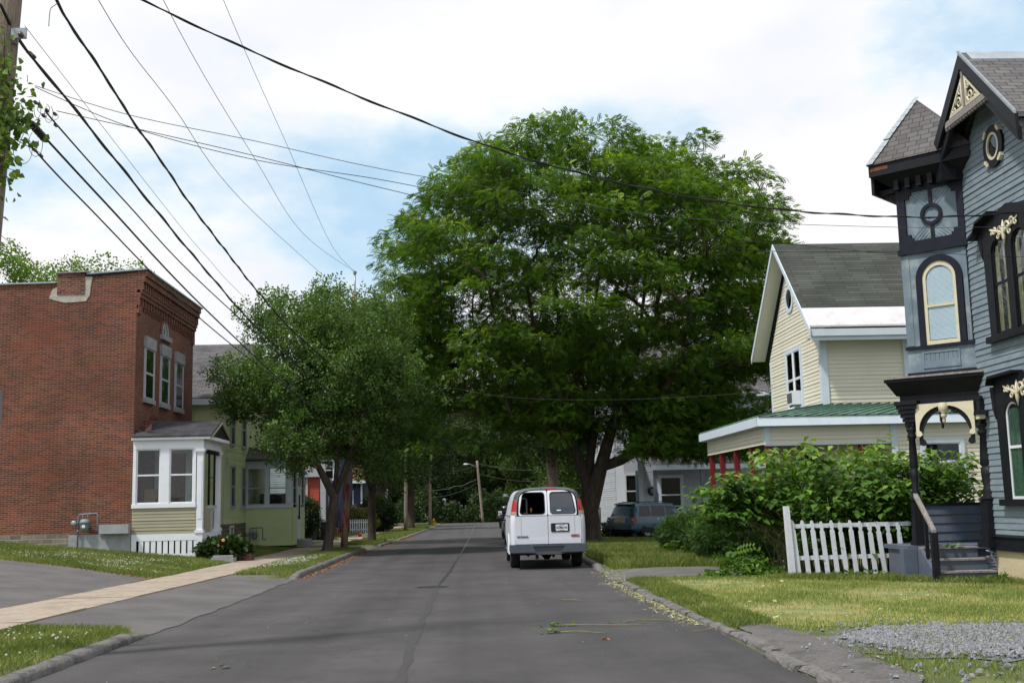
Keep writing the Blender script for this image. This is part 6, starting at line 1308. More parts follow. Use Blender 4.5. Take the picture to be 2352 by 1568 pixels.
while x < 9.15: picket(x, 23.565+(x-6.6)*.046, -.17+rr.uniform(-.02, .02), 1.24+rr.uniform(-.03, .02)-.05*(x-6.7), .048, -.09+rr.uniform(-.02, .02), pf); x += .203
# ------------------------------------------------------------------ white house behind (right)
w2 = thing('white_house', 'white two storey house with grey railed porch behind the blue-green car', 'house', (11, 68, 0))
m = MB('siding_white'); siding(m, FN(64.5), [(8.2, .1), (20, .1), (20, 7.6), (8.2, 7.6)], .125, .018); m.box(8.2, 20, 64.503, 75, -.5, 7.6); siding(m, FW(8.2), [(64.5, .1), (75, .1), (75, 7.6), (69.8, 11), (64.5, 7.6)], .125, .018); m.build('wall', w2)
m = MB('shingle_gray'); slab_roof(m, [(7.7, 64.0, 7.5), (20.4, 64.0, 7.5), (20.4, 69.8, 11.1), (7.7, 69.8, 11.1)], .1); slab_roof(m, [(7.7, 69.8, 11.1), (20.4, 69.8, 11.1), (20.4, 75.5, 7.5), (7.7, 75.5, 7.5)], .1); slab_roof(m, [(9.8, 61.6, 3.35), (16.5, 61.6, 3.35), (16.5, 64.5, 4.3), (9.8, 64.5, 4.3)], .08); m.build('roof', w2)
m = MB('blue_trim'); m.box(9.8, 16.5, 61.55, 61.65, 3.1, 3.36); m.box(7.7, 20, 63.95, 64.05, 7.25, 7.5); m.build('eave_fascia', w2)
m = MB('panel_blue')
for x in (10.0, 12.6, 16.2): m = MB('panel_blue'); m.box(x-.09, x+.09, 61.7, 61.88, .35, 3.1); m.build('porch_column', w2)
m = MB('panel_blue'); m.box(8.95, 9.1, 61.7, 61.85, .35, 3.1); m.build('porch_column', w2)
m = MB('gray_paint'); m.box(6.9, 16.4, 61.6, 64.5, .22, .35); siding(m, FN(61.6), [(7.0, -.5), (8.9, -.5), (8.9, .3), (7.0, .3)], .1, .012); m.box(8.9, 16.4, 61.7, 64.4, -.6, .22); m.build('porch_floor', w2)
m = MB('gray_paint'); m.box(8.9, 16.3, 61.74, 61.8, 1.12, 1.18); m.box(8.9, 16.3, 61.75, 61.79, .45, .50); x = 8.95
while x < 16.3: m.box(x, x+.035, 61.755, 61.79, .50, 1.12); x += .15
m.build('porch_railing', w2)
m = MB('gray_paint'); m.prism([(6.9, 61.55, 1.1), (6.9, 61.6, 1.1), (5.6, 61.6, .0), (5.6, 61.55, .0)], (0, 0, .06)); m.prism([(6.9, 62.75, 1.1), (6.9, 62.8, 1.1), (5.6, 62.8, .0), (5.6, 62.75, .0)], (0, 0, .06)); m.box(6.88, 6.96, 61.5, 61.6, .2, 1.15)
for i in range(4): m.box(5.6+.33*i, 5.93+.33*i, 61.6, 62.8, -.6, -.35+.17*i)
m.build('steps', w2)
m = MB('siding_white'); m.prism([(8.2, 64.5, .35), (8.6, 63.9, .35), (9.4, 63.9, .35), (9.8, 64.5, .35)], (0, 0, 3.4)); m.build('bay', w2)
window(w2, FN(63.88), 8.68, 9.32, 1.1, 2.9, 'white_paint', .07, .07, 'white_paint', 'glass_dark'); window(w2, FN(64.48), 10.75, 11.9, .75, 2.75, 'blue_trim', .14, .075, 'white_paint', 'glass_dark', rows=2, drape=[('blind', 0, 1, .55, 1)])
for x in (9.0, 12.0, 14.5): window(w2, FN(64.48), x, x+.9, 4.8, 6.5, 'blue_trim', .1, .075, 'white_paint', 'glass_sky')
window(w2, FW(8.18), 66, 66.9, 4.8, 6.5, 'blue_trim', .1, .075, 'white_paint', 'glass_sky')
wr = thing('wreath', 'dark round wreath hanging on the white house wall beside the porch window', 'wreath', (10.25, 64.4, 2.0)); m = MB('black_paint'); m.tube([(10.25+.2*math.cos(R(a)), 64.38, 2.0+.2*math.sin(R(a))) for a in range(0, 361, 30)], .07, 8, False); m.build('ring', wr)
def text(s_, size, mat, loc, rot, parent, name, th=.004, sx=1.0, label=None, bold=0.0, local=False):
    cu = bpy.data.curves.new(name, 'FONT'); cu.body = s_; cu.size = size; cu.extrude = th; cu.align_x = 'CENTER'; cu.align_y = 'CENTER'; cu.offset = bold
    to = bpy.data.objects.new('tmp', cu); sc.collection.objects.link(to); bpy.context.view_layer.update()
    me = bpy.data.meshes.new_from_object(to.evaluated_get(bpy.context.evaluated_depsgraph_get())); bpy.data.objects.remove(to)
    off = V3((0, 0, 0)) if local else rootloc(parent); me.transform(Matrix.Translation(V3(loc)-off) @ rot @ Matrix.Scale(sx, 4, (1, 0, 0))); me.materials.clear(); me.materials.append(M[mat])
    o = bpy.data.objects.new(name, me); sc.collection.objects.link(o); o.parent = parent
    if label: o['label'] = label
    return o
FRONT = Matrix.Rotation(R(90), 4, 'X')
ns = thing('house_number_sign', 'small white sign with black number 26 below the white house steps', 'sign', (5.35, 59.5, gz(5.35, 59.5))); z = gz(5.35, 59.5)
m = MB('plate_white'); m.box(5.05, 5.65, 59.5, 59.53, z+.35, z+.85); m.build('board', ns); m = MB('weathered_wood'); m.box(5.32, 5.38, 59.54, 59.58, z-.1, z+.8); m.build('stake', ns); text('26', .42, 'ink', (5.35, 59.49, z+.6), FRONT, ns, 'digits', .005)
bx = thing('flower_planter', 'red flowers in a box on the white house porch railing', 'planter', (12.6, 61.5, 1.0)); m = MB('gray_paint'); m.box(12.0, 13.2, 61.5, 61.7, .75, .93); m.build('box', bx)
heap_ = RNG.uniform(-1, 1, (90, 3))*[.6, .12, .14]+[12.6, 61.55, 1.05]; leafmesh('flowers', bx, 'leaf_barberry', heap_, rdir(90), rdir(90), np.full(90, .11), TO[0], np.full(90, .9))
# ------------------------------------------------------------------ vehicles (local axes: x right, y forward, z up; origin on the ground below the rear bumper)
def wheel(parent, x, y, r=.36, w_=.24, side=1, spokes=5, rimr=.6):
    m = MB('tyre'); m.lathe((x, y, r), [(r*.6, -w_*.2), (r*.62, -w_/2), (r*.93, -w_/2), (r, -w_*.36), (r, w_*.36), (r*.93, w_/2), (r*.62, w_/2), (r*.6, w_*.2)], 24, axis=0)
    t = m.build('wheel', parent, local=True)
    m = MB('rim'); xo = x+side*w_*.40; m.lathe((x, y, r), [(r*.62, side*w_*.30), (r*.62, side*w_*.42), (r*.55, side*w_*.42), (r*.53, side*w_*.22)], 20, axis=0)
    for k in range(spokes):
        a = 2*math.pi*k/spokes; a2 = a+.32
        m.hexa([(xo-.012, y+r*.1*math.cos(a-.5), r+r*.1*math.sin(a-.5)), (xo-.012, y+r*.58*math.cos(a-.13), r+r*.58*math.sin(a-.13)), (xo-.012, y+r*.58*math.cos(a+.13), r+r*.58*math.sin(a+.13)), (xo-.012, y+r*.1*math.cos(a+.5), r+r*.1*math.sin(a+.5)),
                (xo+.012, y+r*.1*math.cos(a-.5), r+r*.1*math.sin(a-.5)), (xo+.004, y+r*.58*math.cos(a-.13), r+r*.58*math.sin(a-.13)), (xo+.004, y+r*.58*math.cos(a+.13), r+r*.58*math.sin(a+.13)), (xo+.012, y+r*.1*math.cos(a+.5), r+r*.1*math.sin(a+.5))])
    m.lathe((xo-.01, y, r), [(.005, -.02), (r*.16, -.02), (r*.16, .02), (.005, .02)], 12, axis=0); m.build('rim', t, local=True)
    m = MB('interior_dark'); m.lathe((x, y, r), [(.01, side*w_*.1), (r*.6, side*w_*.1), (r*.6, side*w_*.14), (.01, side*w_*.14)], 16, axis=0); m.build('brake', t, local=True)
    return t
vx, vy = 1.985, 29.88; vz = gz(vx, vy)
van = thing('cargo_van', 'dirty white cargo van with an open rear left window, parked at the right kerb', 'van', (vx, vy, vz), R(0))
WS = [(.42, .93), (.50, .965), (.72, .985), (1.10, .988), (1.34, .975), (1.42, .962), (1.60, .925), (1.75, .895), (1.90, .855), (1.99, .80), (2.055, .71), (2.095, .56), (2.115, .30), (2.12, 0)]
W0 = [(.42, .86), (.50, .86), (.72, .865), (1.10, .865), (1.34, .85), (1.42, .80), (1.60, .79), (1.75, .78), (1.90, .74), (1.97, .68), (2.02, .58), (2.045, .44), (2.055, .25), (2.06, 0)]
def leany(z): return 0 if z < 1.36 else .24*((z-1.36)/.7)**1.35
def vsec(t):  # t 0..1 : rear outline -> full section
    o = []
    for (z0, w0), (z1, w1) in zip(W0, WS):
        k = math.sin(t*math.pi/2); q = 1-math.cos(t*math.pi/2)
        o.append((w0+(w1-w0)*k, leany(z0)+.16*q, z0+(z1-z0)*k))
    return o
def loft(mb, secs, mats=None):
    """secs: list of half sections [(x,y,z)] bottom to roof centre; mirrored"""
    full = [[(-x, y, z) for x, y, z in s]+[(x, y, z) for x, y, z in s[:-1][::-1]] for s in secs]; n = len(full[0])
    for a, b_ in zip(full, full[1:]): mb.add(a+b_, [(i, i+1, n+i+1, n+i) for i in range(n-1)])
m = MB('van_white'); m.smooth = True
secs = [vsec(1)]
for y in (.5, 1.2, 2.2, 3.2, 3.9): secs.append([(x, y, z) for (z, x) in WS])
def front(y, zt, wk): return [(x*wk, y+(0 if z < 1.2 else 0), min(z, zt-(2.12-z)*.15 if z > zt else z)) for (z, x) in WS]
for (y, zt, wk) in ((4.15, 2.08, .99), (4.55, 1.75, .985), (4.95, 1.36, .98), (5.4, 1.22, .95), (5.62, 1.05, .90), (5.7, .8, .86)): secs.append(front(y, zt, wk))
loft(m, secs); body = m.build('body', van, local=True, sharp=35)
# rear corners: white below the belt, dark trim above
ss_ = [vsec(t/4) for t in range(5)]
low_ = [[p for p in s[:6]] for s in ss_]; n = 6
for sx in (-1, 1):
    m = MB('van_white'); m.smooth = True
    for a, b_ in zip(low_, low_[1:]): m.add([(sx*x, y, z) for x, y, z in a]+[(sx*x, y, z) for x, y, z in b_], [(i, i+1, n+i+1, n+i) if sx < 0 else (i, n+i, n+i+1, i+1) for i in range(n-1)])
    m.build('rear_corner', van, local=True, sharp=40)
m = MB('van_trim'); m.smooth = True; up_ = [[(x*1.004, y-.004, z+.004) for x, y, z in s[5:]] for s in ss_[:5]]; loft(m, up_); m.build('rear_trim', van, local=True, sharp=40)
def rearx(z, t=0):  # half width of rear outline at height
    return lerp1(z, [(zz, ww) for zz, ww in W0])
def poly_ray(poly, c, n, a0=0):
    o = []
    for i in range(n):
        a = a0+2*math.pi*i/n; dx, dz = math.cos(a), math.sin(a); best = None
        for j in range(len(poly)):
            (x1, z1), (x2, z2) = poly[j], poly[(j+1) % len(poly)]
            ex, ez = x2-x1, z2-z1; den = dx*ez-dz*ex
            if abs(den) < 1e-12: continue
            t = ((x1-c[0])*ez-(z1-c[1])*ex)/den; s_ = ((x1-c[0])*dz-(z1-c[1])*dx)/den
            if t > 0 and -1e-9 <= s_ <= 1+1e-9 and (best is None or t < best): best = t
        o.append((c[0]+dx*best, c[1]+dz*best))
    return o
def rrect(x0, x1, z0, z1, r, n=5):
    o = []
    for cx, cz, a in ((x1-r, z1-r, 0), (x0+r, z1-r, 90), (x0+r, z0+r, 180), (x1-r, z0+r, 270)):
        for i in range(n+1): o.append((cx+r*math.cos(R(a+90*i/n)), cz+r*math.sin(R(a+90*i/n))))
    return o
FR = lambda u, z, d=0: V3((u, leany(z)-d, z))
NP = 64
doors = []
for sx, nm in ((-1, 'left rear door, its window pane missing'), (1, 'right rear door with licence plate')):
    edge = [(.006, 1.385), (.006, 2.035), (.30, 2.035), (.46, 2.025), (.58, 1.995), (.665, 1.95), (.72, 1.88), (.745, 1.75), (.755, 1.60), (.765, 1.385)]
    hole = rrect(.07, .73, 1.42, 1.99, .08); hole = [(x-(.085*max(0, (z-1.5))/.48 if x > .4 else 0), z) for x, z in hole]
    c = (.38, 1.68); oe = poly_ray(edge, c, NP); oh = poly_ray(hole, c, NP)
    m = MB('van_white'); S_ = lambda pts: [(sx*x, z) for x, z in pts]
    m.ring(FR, S_(oe), S_(oh), -.02, .012)
    lower = [(.006, .645), (.855, .645), (.865, .8), (.868, 1.1), (.855, 1.30), (.845, 1.37), (.006, 1.37)]
    m.fprism(FR, S_(lower), -.03, .010); m.fprism(FR, S_([(.006, .66), (.855, .66), (.855, .79), (.006, .79)]), .01, .018)
    if sx > 0: m.use('van_white')
    d_ = m.build('rear_door', van, nm, local=True)
    oh2 = [(c[0]+(x-c[0])*.955, c[1]+(z-c[1])*.955) for x, z in oh]; m = MB('rubber'); m.ring(FR, S_([(c[0]+(x-c[0])*1.02, c[1]+(z-c[1])*1.02) for x, z in oh]), S_(oh2), -.0, .019); m.build('window_seal', d_, local=True)
    if sx > 0:
        m = MB('interior_dark'); m.fprism(FR, S_(oh2), -.03, -.024); m.use('glass_van'); m.fprism(FR, S_(oh2), -.012, -.004); m.build('pane', d_, local=True)
        m = MB('blind'); m.fbox(FR, .24, .35, 1.50, 1.525, -.002, .0); m.build('sticker', d_, local=True)
    doors.append(d_)
m = MB('seam_dark'); m.box(-.006, .006, -.006, .0, .64, 1.38); m.fprism(FR, [(-.006, 1.38), (.006, 1.38), (.006, 2.03), (-.006, 2.03)], -.0, .006); m.fbox(FR, -.86, .86, 1.368, 1.386, -.02, .007)
for sx in (-1, 1): m.box(sx*.70-.002, sx*.70+.002, -.0122, -.010, .66, 1.36)
m.build('door_gap', van, local=True)
m = MB('interior_dark'); m.box(-.9, .9, 3.6, 3.65, .5, 2.0); m.box(-.9, .9, .3, 3.6, .5, .55); m.use('metal_gray'); m.box(-.50, -.46, 1.4, 1.44, .6, 1.86); m.box(-.72, -.46, 1.4, 1.44, 1.82, 1.86); m.use('lamp_red'); m.box(-.60, -.50, .9, 1.0, 1.36, 1.46); m.use('hydrant_yellow'); m.lathe((-.40, .6, 1.46), [(.01, 0), (.03, .02), (.035, .09), (.012, .13)], 8); m.build('cargo_interior', van, local=True)
def side_pt(sx, t, z, o=0):
    s_ = vsec(t); a = [(q[2], q[0]) for q in s_]; b_ = [(q[2], q[1]) for q in s_]
    return V3((sx*(lerp1(z, a)+o*.7), lerp1(z, b_)-o*.8, z))
for sx in (-1, 1):
    m = MB('lamp_red')
    def pan(mb, z0, z1, t0, t1, o):
        nz, ntt = 5, 4; vs = []
        for k in range(2):
            for i in range(nz+1):
                for j in range(ntt+1): vs.append(side_pt(sx, t0+(t1-t0)*j/ntt, z0+(z1-z0)*i/nz, o if k else 0))
        w_ = ntt+1; h = (nz+1)*w_; fs = []
        for i in range(nz):
            for j in range(ntt): a = h+i*w_+j; fs.append((a, a+1, a+w_+1, a+w_))
        for i in range(nz): fs += [(i*w_, h+i*w_, h+(i+1)*w_, (i+1)*w_), (i*w_+ntt, (i+1)*w_+ntt, h+(i+1)*w_+ntt, h+i*w_+ntt)]
        for j in range(ntt): fs += [(j, j+1, h+j+1, h+j), (nz*w_+j, h+nz*w_+j, h+nz*w_+j+1, nz*w_+j+1)]
        mb.add(vs, fs)
    pan(m, 1.50, 1.79, .06, .86, .018); m.use('lamp_amber'); pan(m, 1.425, 1.497, .06, .86, .018); m.build('tail_light', van, local=True)
    m = MB('rubber'); z = 1.81
    while z < 1.98: pan(m, z, z+.014, .12, .80, .010); z += .033
    m.build('vent_louvres', van, local=True)
m = MB('lamp_red'); m.fbox(FR, -.04, .22, 2.055, 2.085, -.02, .015); m.build('high_brake_light', van, local=True)
m = MB('maroon_wood'); m.box(-.06, .22, .9, 1.3, 2.12, 2.145); m.box(-.05, .21, .95, 1.2, 2.155, 2.17); m.box(-.02, .0, 1.0, 1.05, 2.12, 2.16); m.box(.15, .17, 1.0, 1.05, 2.12, 2.16); m.build('roof_vent', van, local=True)
# bumper with step cut-out
m = MB('van_bumper'); bp = [(-1.0, .645), (-.42, .645), (-.36, .635), (.36, .635), (.42, .645), (1.0, .645), (1.0, .47), (.97, .43), (.40, .41), (.30, .385), (-.30, .385), (-.40, .41), (-.97, .43), (-1.0, .47)]
fb_ = lambda u, z, d=0: V3((u, -d, z))
m.prism([(x, -.05, z) for x, z in bp], (0, .22, 0)); 
for sx in (-1, 1):
    m.prism([(sx*.985, -.10, .445), (sx*.985, -.10, .60), (sx*.42, -.10, .60), (sx*.33, -.10, .445)], (0, .05, 0)); m.prism([(sx*1.005, -.09, .46), (sx*1.005, .55, .46), (sx*1.005, .55, .63), (sx*1.005, -.09, .63)], (-sx*.04, 0, 0))
m.box(-.99, .99, -.095, -.05, .60, .64)
bpo = m.build('bumper', van, local=True); m = MB('lamp_red'); m.box(-.29, -.18, -.052, -.048, .60, .63); m.box(.22, .33, -.056, -.05, .61, .635); m.box(-.02, .02, -.054, -.05, .5, .55); m.build('reflector', bpo, local=True)
m = MB('rust'); m.box(.20, .36, -.014, -.0, .63, .66); m.box(-.855, .855, -.0125, -.009, .645, .653); m.build('rust_patch', van, local=True)
# plate, badges
m = MB('rubber'); m.fprism(fb_, rrect(.075, .555, .955, 1.18, .03), .010, .022); pr_ = m.build('plate_recess', van, local=True); m = MB('plate_white'); m.fprism(fb_, rrect(.20, .515, .985, 1.145, .012), .022, .027); pl_ = m.build('licence_plate', pr_, local=True)
text('55788-NG', .086, 'ink', (.3575, -.030, 1.062), FRONT, pl_, 'plate_digits', .001, .78, bold=.002, local=True); text('NEW YORK', .028, 'ink', (.3575, -.030, 1.125), FRONT, pl_, 'plate_state', .001, 1, local=True); text('COMMERCIAL', .022, 'ink', (.3575, -.030, 1.003), FRONT, pl_, 'plate_type', .001, 1, local=True)
for o in list(pl_.children): o.parent = pr_
text('SAVANA', .062, 'badge_gray', (-.665, -.022, .845), FRONT, doors[0], 'badge', .004, 1.25, bold=.004, local=True); text('GMC', .078, 'badge_red', (.70, -.022, .855), FRONT, doors[1], 'badge', .004, 1.25, bold=.005, local=True)
wheel(van, -.835, 1.22, .372, .25, -1); wheel(van, .835, 1.22, .372, .25, 1); wheel(van, -.835, 4.75, .372, .24, -1); wheel(van, .835, 4.75, .372, .24, 1)
m = MB('chassis'); m.box(-.80, .80, .3, 5.3, .36, .44); m.tube([(-.75, 1.22, .37), (.75, 1.22, .37)], .055, 10); m.lathe((0.02, 1.22, .37), [(.06, -.15), (.17, -.06), (.18, .06), (.06, .15)], 14, axis=0); m.tube([(-.52, .25, .36), (-.5, 1.6, .34), (-.4, 3.5, .34)], .035, 8); m.box(-.34, -.26, .05, .15, .27, .42); m.box(.15, .2, .6, .9, .28, .4); m.box(-.94, -.86, .5, 5.2, .38, .5); m.box(.86, .94, .5, 5.2, .38, .5)
m.build('chassis', van, local=True)
for sx in (-1, 1):
    m = MB('rubber'); yy = 1.22
    q = [(yy+.47*math.cos(R(a)), .38+.47*math.sin(R(a))) for a in range(0, 181, 15)]; m.prism([(sx*.986, y, z) for y, z in q], (sx*.006, 0, 0)); m.build('wheel_arch', van, local=True)
    m = MB('van_white'); n = len(q); vs = [(sx*.988, y, z) for y, z in q]+[(sx*1.02, yy+(y-yy)*1.09, .38+(z-.38)*1.09) for y, z in q]+[(sx*.985, yy+(y-yy)*1.2, .38+(z-.38)*1.2) for y, z in q]
    m.add(vs, [(k*n+i, k*n+i+1, (k+1)*n+i+1, (k+1)*n+i) for k in range(2) for i in range(n-1)]); m.build('arch_flare', van, local=True)
m = MB('seam_dark'); m.box(-.992, -.985, .15, 4.0, 1.375, 1.385); m.build('side_gap', van, local=True)
m = MB('black_paint'); m.lathe((-1.12, 4.3, 1.28), [(.02, -.09), (.10, -.05), (.10, .05), (.02, .09)], 10, axis=1); m.tube([(-1.1, 4.3, 1.25), (-.95, 4.3, 1.2)], .025, 6); m.build('side_mirror', van, local=True)
def car(name, label, cat, loc, rz, Lg, Wd, H, belt, zb, prof, paint, wheels, glasses, r=.35, extras=None, roofz=None):
    """prof: stations (y, lower z, shoulder z, top z); top==shoulder means no cabin there"""
    t = thing(name, label, cat, loc, rz); hw = Wd/2; m = MB(paint); m.smooth = True; secs = []
    for (y, z0, sh, tp, wk) in prof:
        g_ = (tp-sh)
        s_ = [(hw*wk*.90, y, z0), (hw*wk*.985, y, z0+.10), (hw*wk, y, z0+(sh-z0)*.55), (hw*wk*.985, y, sh-.08), (hw*wk*.955, y, sh)]
        if g_ > .12: s_ += [(hw*wk*.87, y, sh+g_*.5), (hw*wk*.78, y, tp-.10), (hw*wk*.66, y, tp-.025), (hw*wk*.3, y, tp), (0, y, tp+.005)]
        else: s_ += [(hw*wk*.9, y, sh+g_*.3+.01), (hw*wk*.8, y, tp+.01), (hw*wk*.6, y, tp+.02), (hw*wk*.3, y, tp+.025), (0, y, tp+.03)]
        secs.append(s_)
    loft(m, secs); n = len(secs[0])*2-1
    for s_ in (secs[0], secs[-1]): f_ = [(-x, y, z) for x, y, z in s_]+[(x, y, z) for x, y, z in s_[:-1][::-1]]; m.add(f_, [tuple(range(n))])
    m.build('body', t, local=True, sharp=32)
    m = MB('chassis'); m.box(-hw*.85, hw*.85, .25, Lg-.3, zb-.12, zb+.15); m.build('chassis', t, local=True)
    def gp(sx, y, f): # point on the cabin side
        P0 = [p for p in prof]; sh = lerp1(y, [(p[0], p[2]) for p in P0]); tp = lerp1(y, [(p[0], p[3]) for p in P0]); wk = lerp1(y, [(p[0], p[4]) for p in P0]); g_ = tp-sh
        w_ = lerp1(f, [(0, .955), (.5, .87), (1, .785)]); return V3((sx*(hw*wk*w_+.022), y, sh+g_*f*.86))
    for (ya, yb, yc, yd) in glasses:
        for sx in (-1, 1):
            m = MB('glass_sky'); N_ = 4; vs = [gp(sx, ya+(yd-ya)*k/N_, .06+.86*k/N_) for k in range(N_+1)]+[gp(sx, yb+(yc-yb)*k/N_, .06+.86*k/N_) for k in range(N_+1)]
            m.add(vs, [(k, N_+1+k, N_+2+k, k+1) for k in range(N_)]); m.build('side_window', t, local=True)
    for (x, y, s_) in wheels:
        wheel(t, x, y, r, .22, s_)
        m = MB('rubber'); q = [(y+(r+.07)*math.cos(R(a)), r+(r+.07)*math.sin(R(a))) for a in range(-10, 191, 20)]; m.prism([(s_*(hw*.975), yy, z) for yy, z in q], (s_*.014, 0, 0)); m.build('wheel_arch', t, local=True)
    return t
# blue-green parked SUV
ax, ay = 7.6, 57.6; sz = gz(8, 57)
suv = car('parked_suv', 'blue-green sport utility vehicle with roof rails, parked in the driveway beyond the hedges', 'car', (7.42, 57.07, -.375), R(-57), 4.75, 1.94, 1.79, 1.05, .42,
    [(.0, .45, .98, 1.0, .90), (.06, .42, 1.06, 1.12, .95), (.22, .38, 1.08, 1.60, .97), (.40, .36, 1.08, 1.72, .99), (.9, .35, 1.06, 1.76, 1), (2.2, .35, 1.04, 1.76, 1), (2.9, .35, 1.02, 1.72, 1), (3.35, .36, 1.02, 1.38, 1), (3.75, .36, 1.0, 1.06, .99), (4.3, .38, .96, .98, .97), (4.65, .42, .85, .86, .90), (4.74, .46, .7, .72, .84)],
    'teal_paint', [(-.84, .98, -1), (.84, .98, 1), (-.84, 3.70, -1), (.84, 3.70, 1)], [(.48, 1.25, 1.22, .62), (1.34, 2.22, 2.2, 1.36), (2.32, 3.38, 2.92, 2.30)], .36)
m = MB('glass_sky'); m.hexa([(-.76, .05, 1.12), (.76, .05, 1.12), (.76, .09, 1.12), (-.76, .09, 1.12), (-.62, .25, 1.62), (.62, .25, 1.62), (.62, .29, 1.62), (-.62, .29, 1.62)]); m.build('rear_window', suv, local=True)
m = MB('teal_dark'); m.box(-.94, .94, -.10, .12, .48, .70); m.box(-.80, .80, -.13, -.10, .60, .68); m.build('bumper', suv, local=True); m = MB('teal_dark'); m.hexa([(-.64, .16, 1.66), (.64, .16, 1.66), (.64, .5, 1.74), (-.64, .5, 1.74), (-.62, .14, 1.70), (.62, .14, 1.70), (.62, .5, 1.79), (-.62, .5, 1.79)]); m.build('spoiler', suv, local=True)
for sx in (-1, 1):
    m = MB('lamp_red'); m.box(sx*.93-.09, sx*.93+.05, -.0, .22, .80, 1.06); m.build('tail_light', suv, local=True); m = MB('rim'); m.box(sx*.92-.03, sx*.92+.055, -.008, .10, .90, .96); m.build('reverse_light', suv, local=True)
    m = MB('black_paint'); m.tube([(sx*.66, .6, 1.74), (sx*.66, .75, 1.80), (sx*.66, 2.5, 1.80), (sx*.66, 2.65, 1.73)], .02, 6); m.build('roof_rail', suv, local=True)
    m = MB('teal_paint'); m.lathe((sx*1.05, 3.15, 1.12), [(.02, -.05), (.09, -.03), (.09, .06), (.03, .09)], 10, axis=1); m.build('side_mirror', suv, local=True)
    m = MB('chrome')
    for yy in (1.55, 2.5): m.box(sx*.985-.01, sx*.985+.015, yy, yy+.16, .93, .96)
    m.build('door_handle', suv, local=True); m = MB('teal_dark'); m.box(sx*.975-.01, sx*.975+.012, 1.3, 3.3, .62, .70); m.build('side_moulding', suv, local=True)
    m = MB('lamp_red'); m.box(sx*.62-.10, sx*.62+.10, -.135, -.128, .52, .56); m.build('reflector', suv, local=True)
m = MB('metal_gray'); m.box(-.42, .42, -.03, -.0, .80, 1.03); m.use('plate_orange'); m.box(-.15, .15, -.038, -.031, .84, .98); m.build('licence_plate', suv, local=True)
m = MB('chrome'); m.tube([(.05*math.cos(R(a)), -.012, 1.08+.04*math.sin(R(a))) for a in range(0, 361, 45)], .008, 5, False); m.build('badge', suv, local=True)
m = MB('blind'); m.hexa([(.12, .45, 1.10), (.5, .45, 1.10), (.5, .7, 1.10), (.12, .7, 1.10), (.2, .5, 1.45), (.5, .5, 1.38), (.5, .65, 1.38), (.2, .65, 1.45)]); m.build('cargo_bags', suv, local=True)
# teal van ahead of the white van, silver car, dark pickup
tv = car('parked_van', 'dark teal van with a white roof rack, parked directly ahead of the white van', 'van', (2.42, 47.4, gz(2.4, 48)), 0, 5.1, 1.98, 1.9, 1.1, .42,
    [(0, .42, 1.10, 1.7, .93), (.08, .38, 1.12, 1.82, .97), (.5, .36, 1.12, 1.9, 1), (2.5, .36, 1.12, 1.92, 1), (3.3, .36, 1.10, 1.86, 1), (3.9, .36, 1.08, 1.42, .99), (4.3, .38, 1.05, 1.10, .97), (4.9, .42, .9, .92, .92), (5.1, .46, .7, .72, .85)],
    'teal_paint', [(-.86, 1.0, -1), (.86, 1.0, 1), (-.86, 4.05, -1), (.86, 4.05, 1)], [(.3, 1.4, 1.4, .4), (1.5, 2.4, 2.4, 1.5), (2.5, 3.8, 3.3, 2.5)], .35)
m = MB('glass_sky'); m.box(-.75, .75, -.012, .0, 1.2, 1.62); m.build('rear_window', tv, local=True)
m = MB('white_paint')
for y in (.7, 2.2): m.box(-1.05, 1.05, y, y+.06, 2.10, 2.14); m.box(-1.05, -.98, y, y+.06, 2.14, 2.22); m.box(.98, 1.05, y, y+.06, 2.14, 2.22); m.box(-.72, -.68, y, y+.05, 1.9, 2.1); m.box(.68, .72, y, y+.05, 1.9, 2.1)
m.box(-.98, -.90, .5, 2.8, 2.145, 2.20); m.build('roof_rack', tv, local=True)
for sx in (-1, 1): m = MB('chrome'); m.lathe((sx*1.15, 3.45, 1.24), [(.03, -.07), (.12, -.05), (.12, .05), (.04, .09)], 10, axis=1); m.tube([(sx*1.1, 3.45, 1.2), (sx*.95, 3.5, 1.16)], .02, 6); m.build('side_mirror', tv, local=True)
sv = car('parked_car', 'small silver car parked between the teal van and the dark pickup', 'car', (2.55, 61.5, gz(2.5, 62)), 0, 4.5, 1.76, 1.45, .95, .35,
    [(0, .40, .85, .88, .88), (.12, .34, .92, .96, .95), (.7, .32, .94, 1.02, .99), (1.1, .32, .94, 1.36, 1), (1.7, .32, .93, 1.43, 1), (2.5, .32, .92, 1.40, 1), (3.2, .33, .90, 1.02, .99), (4.0, .34, .82, .85, .96), (4.4, .38, .68, .70, .88)],
    'silver_paint', [(-.76, .85, -1), (.76, .85, 1), (-.76, 3.55, -1), (.76, 3.55, 1)], [(1.0, 1.75, 1.7, 1.2), (1.8, 2.9, 2.5, 1.8)], .32)
for sx in (-1, 1): m = MB('lamp_red'); m.box(sx*.74-.10, sx*.74+.06, -.01, .14, .66, .86); m.build('tail_light', sv, local=True)
m = MB('silver_paint'); m.box(-.8, .8, -.08, .1, .36, .58); m.build('bumper', sv, local=True)
m = MB('glass_sky'); m.hexa([(-.62, .68, 1.03), (.62, .68, 1.03), (.62, .72, 1.03), (-.62, .72, 1.03), (-.52, 1.06, 1.34), (.52, 1.06, 1.34), (.52, 1.1, 1.34), (-.52, 1.1, 1.34)]); m.build('rear_window', sv, local=True)
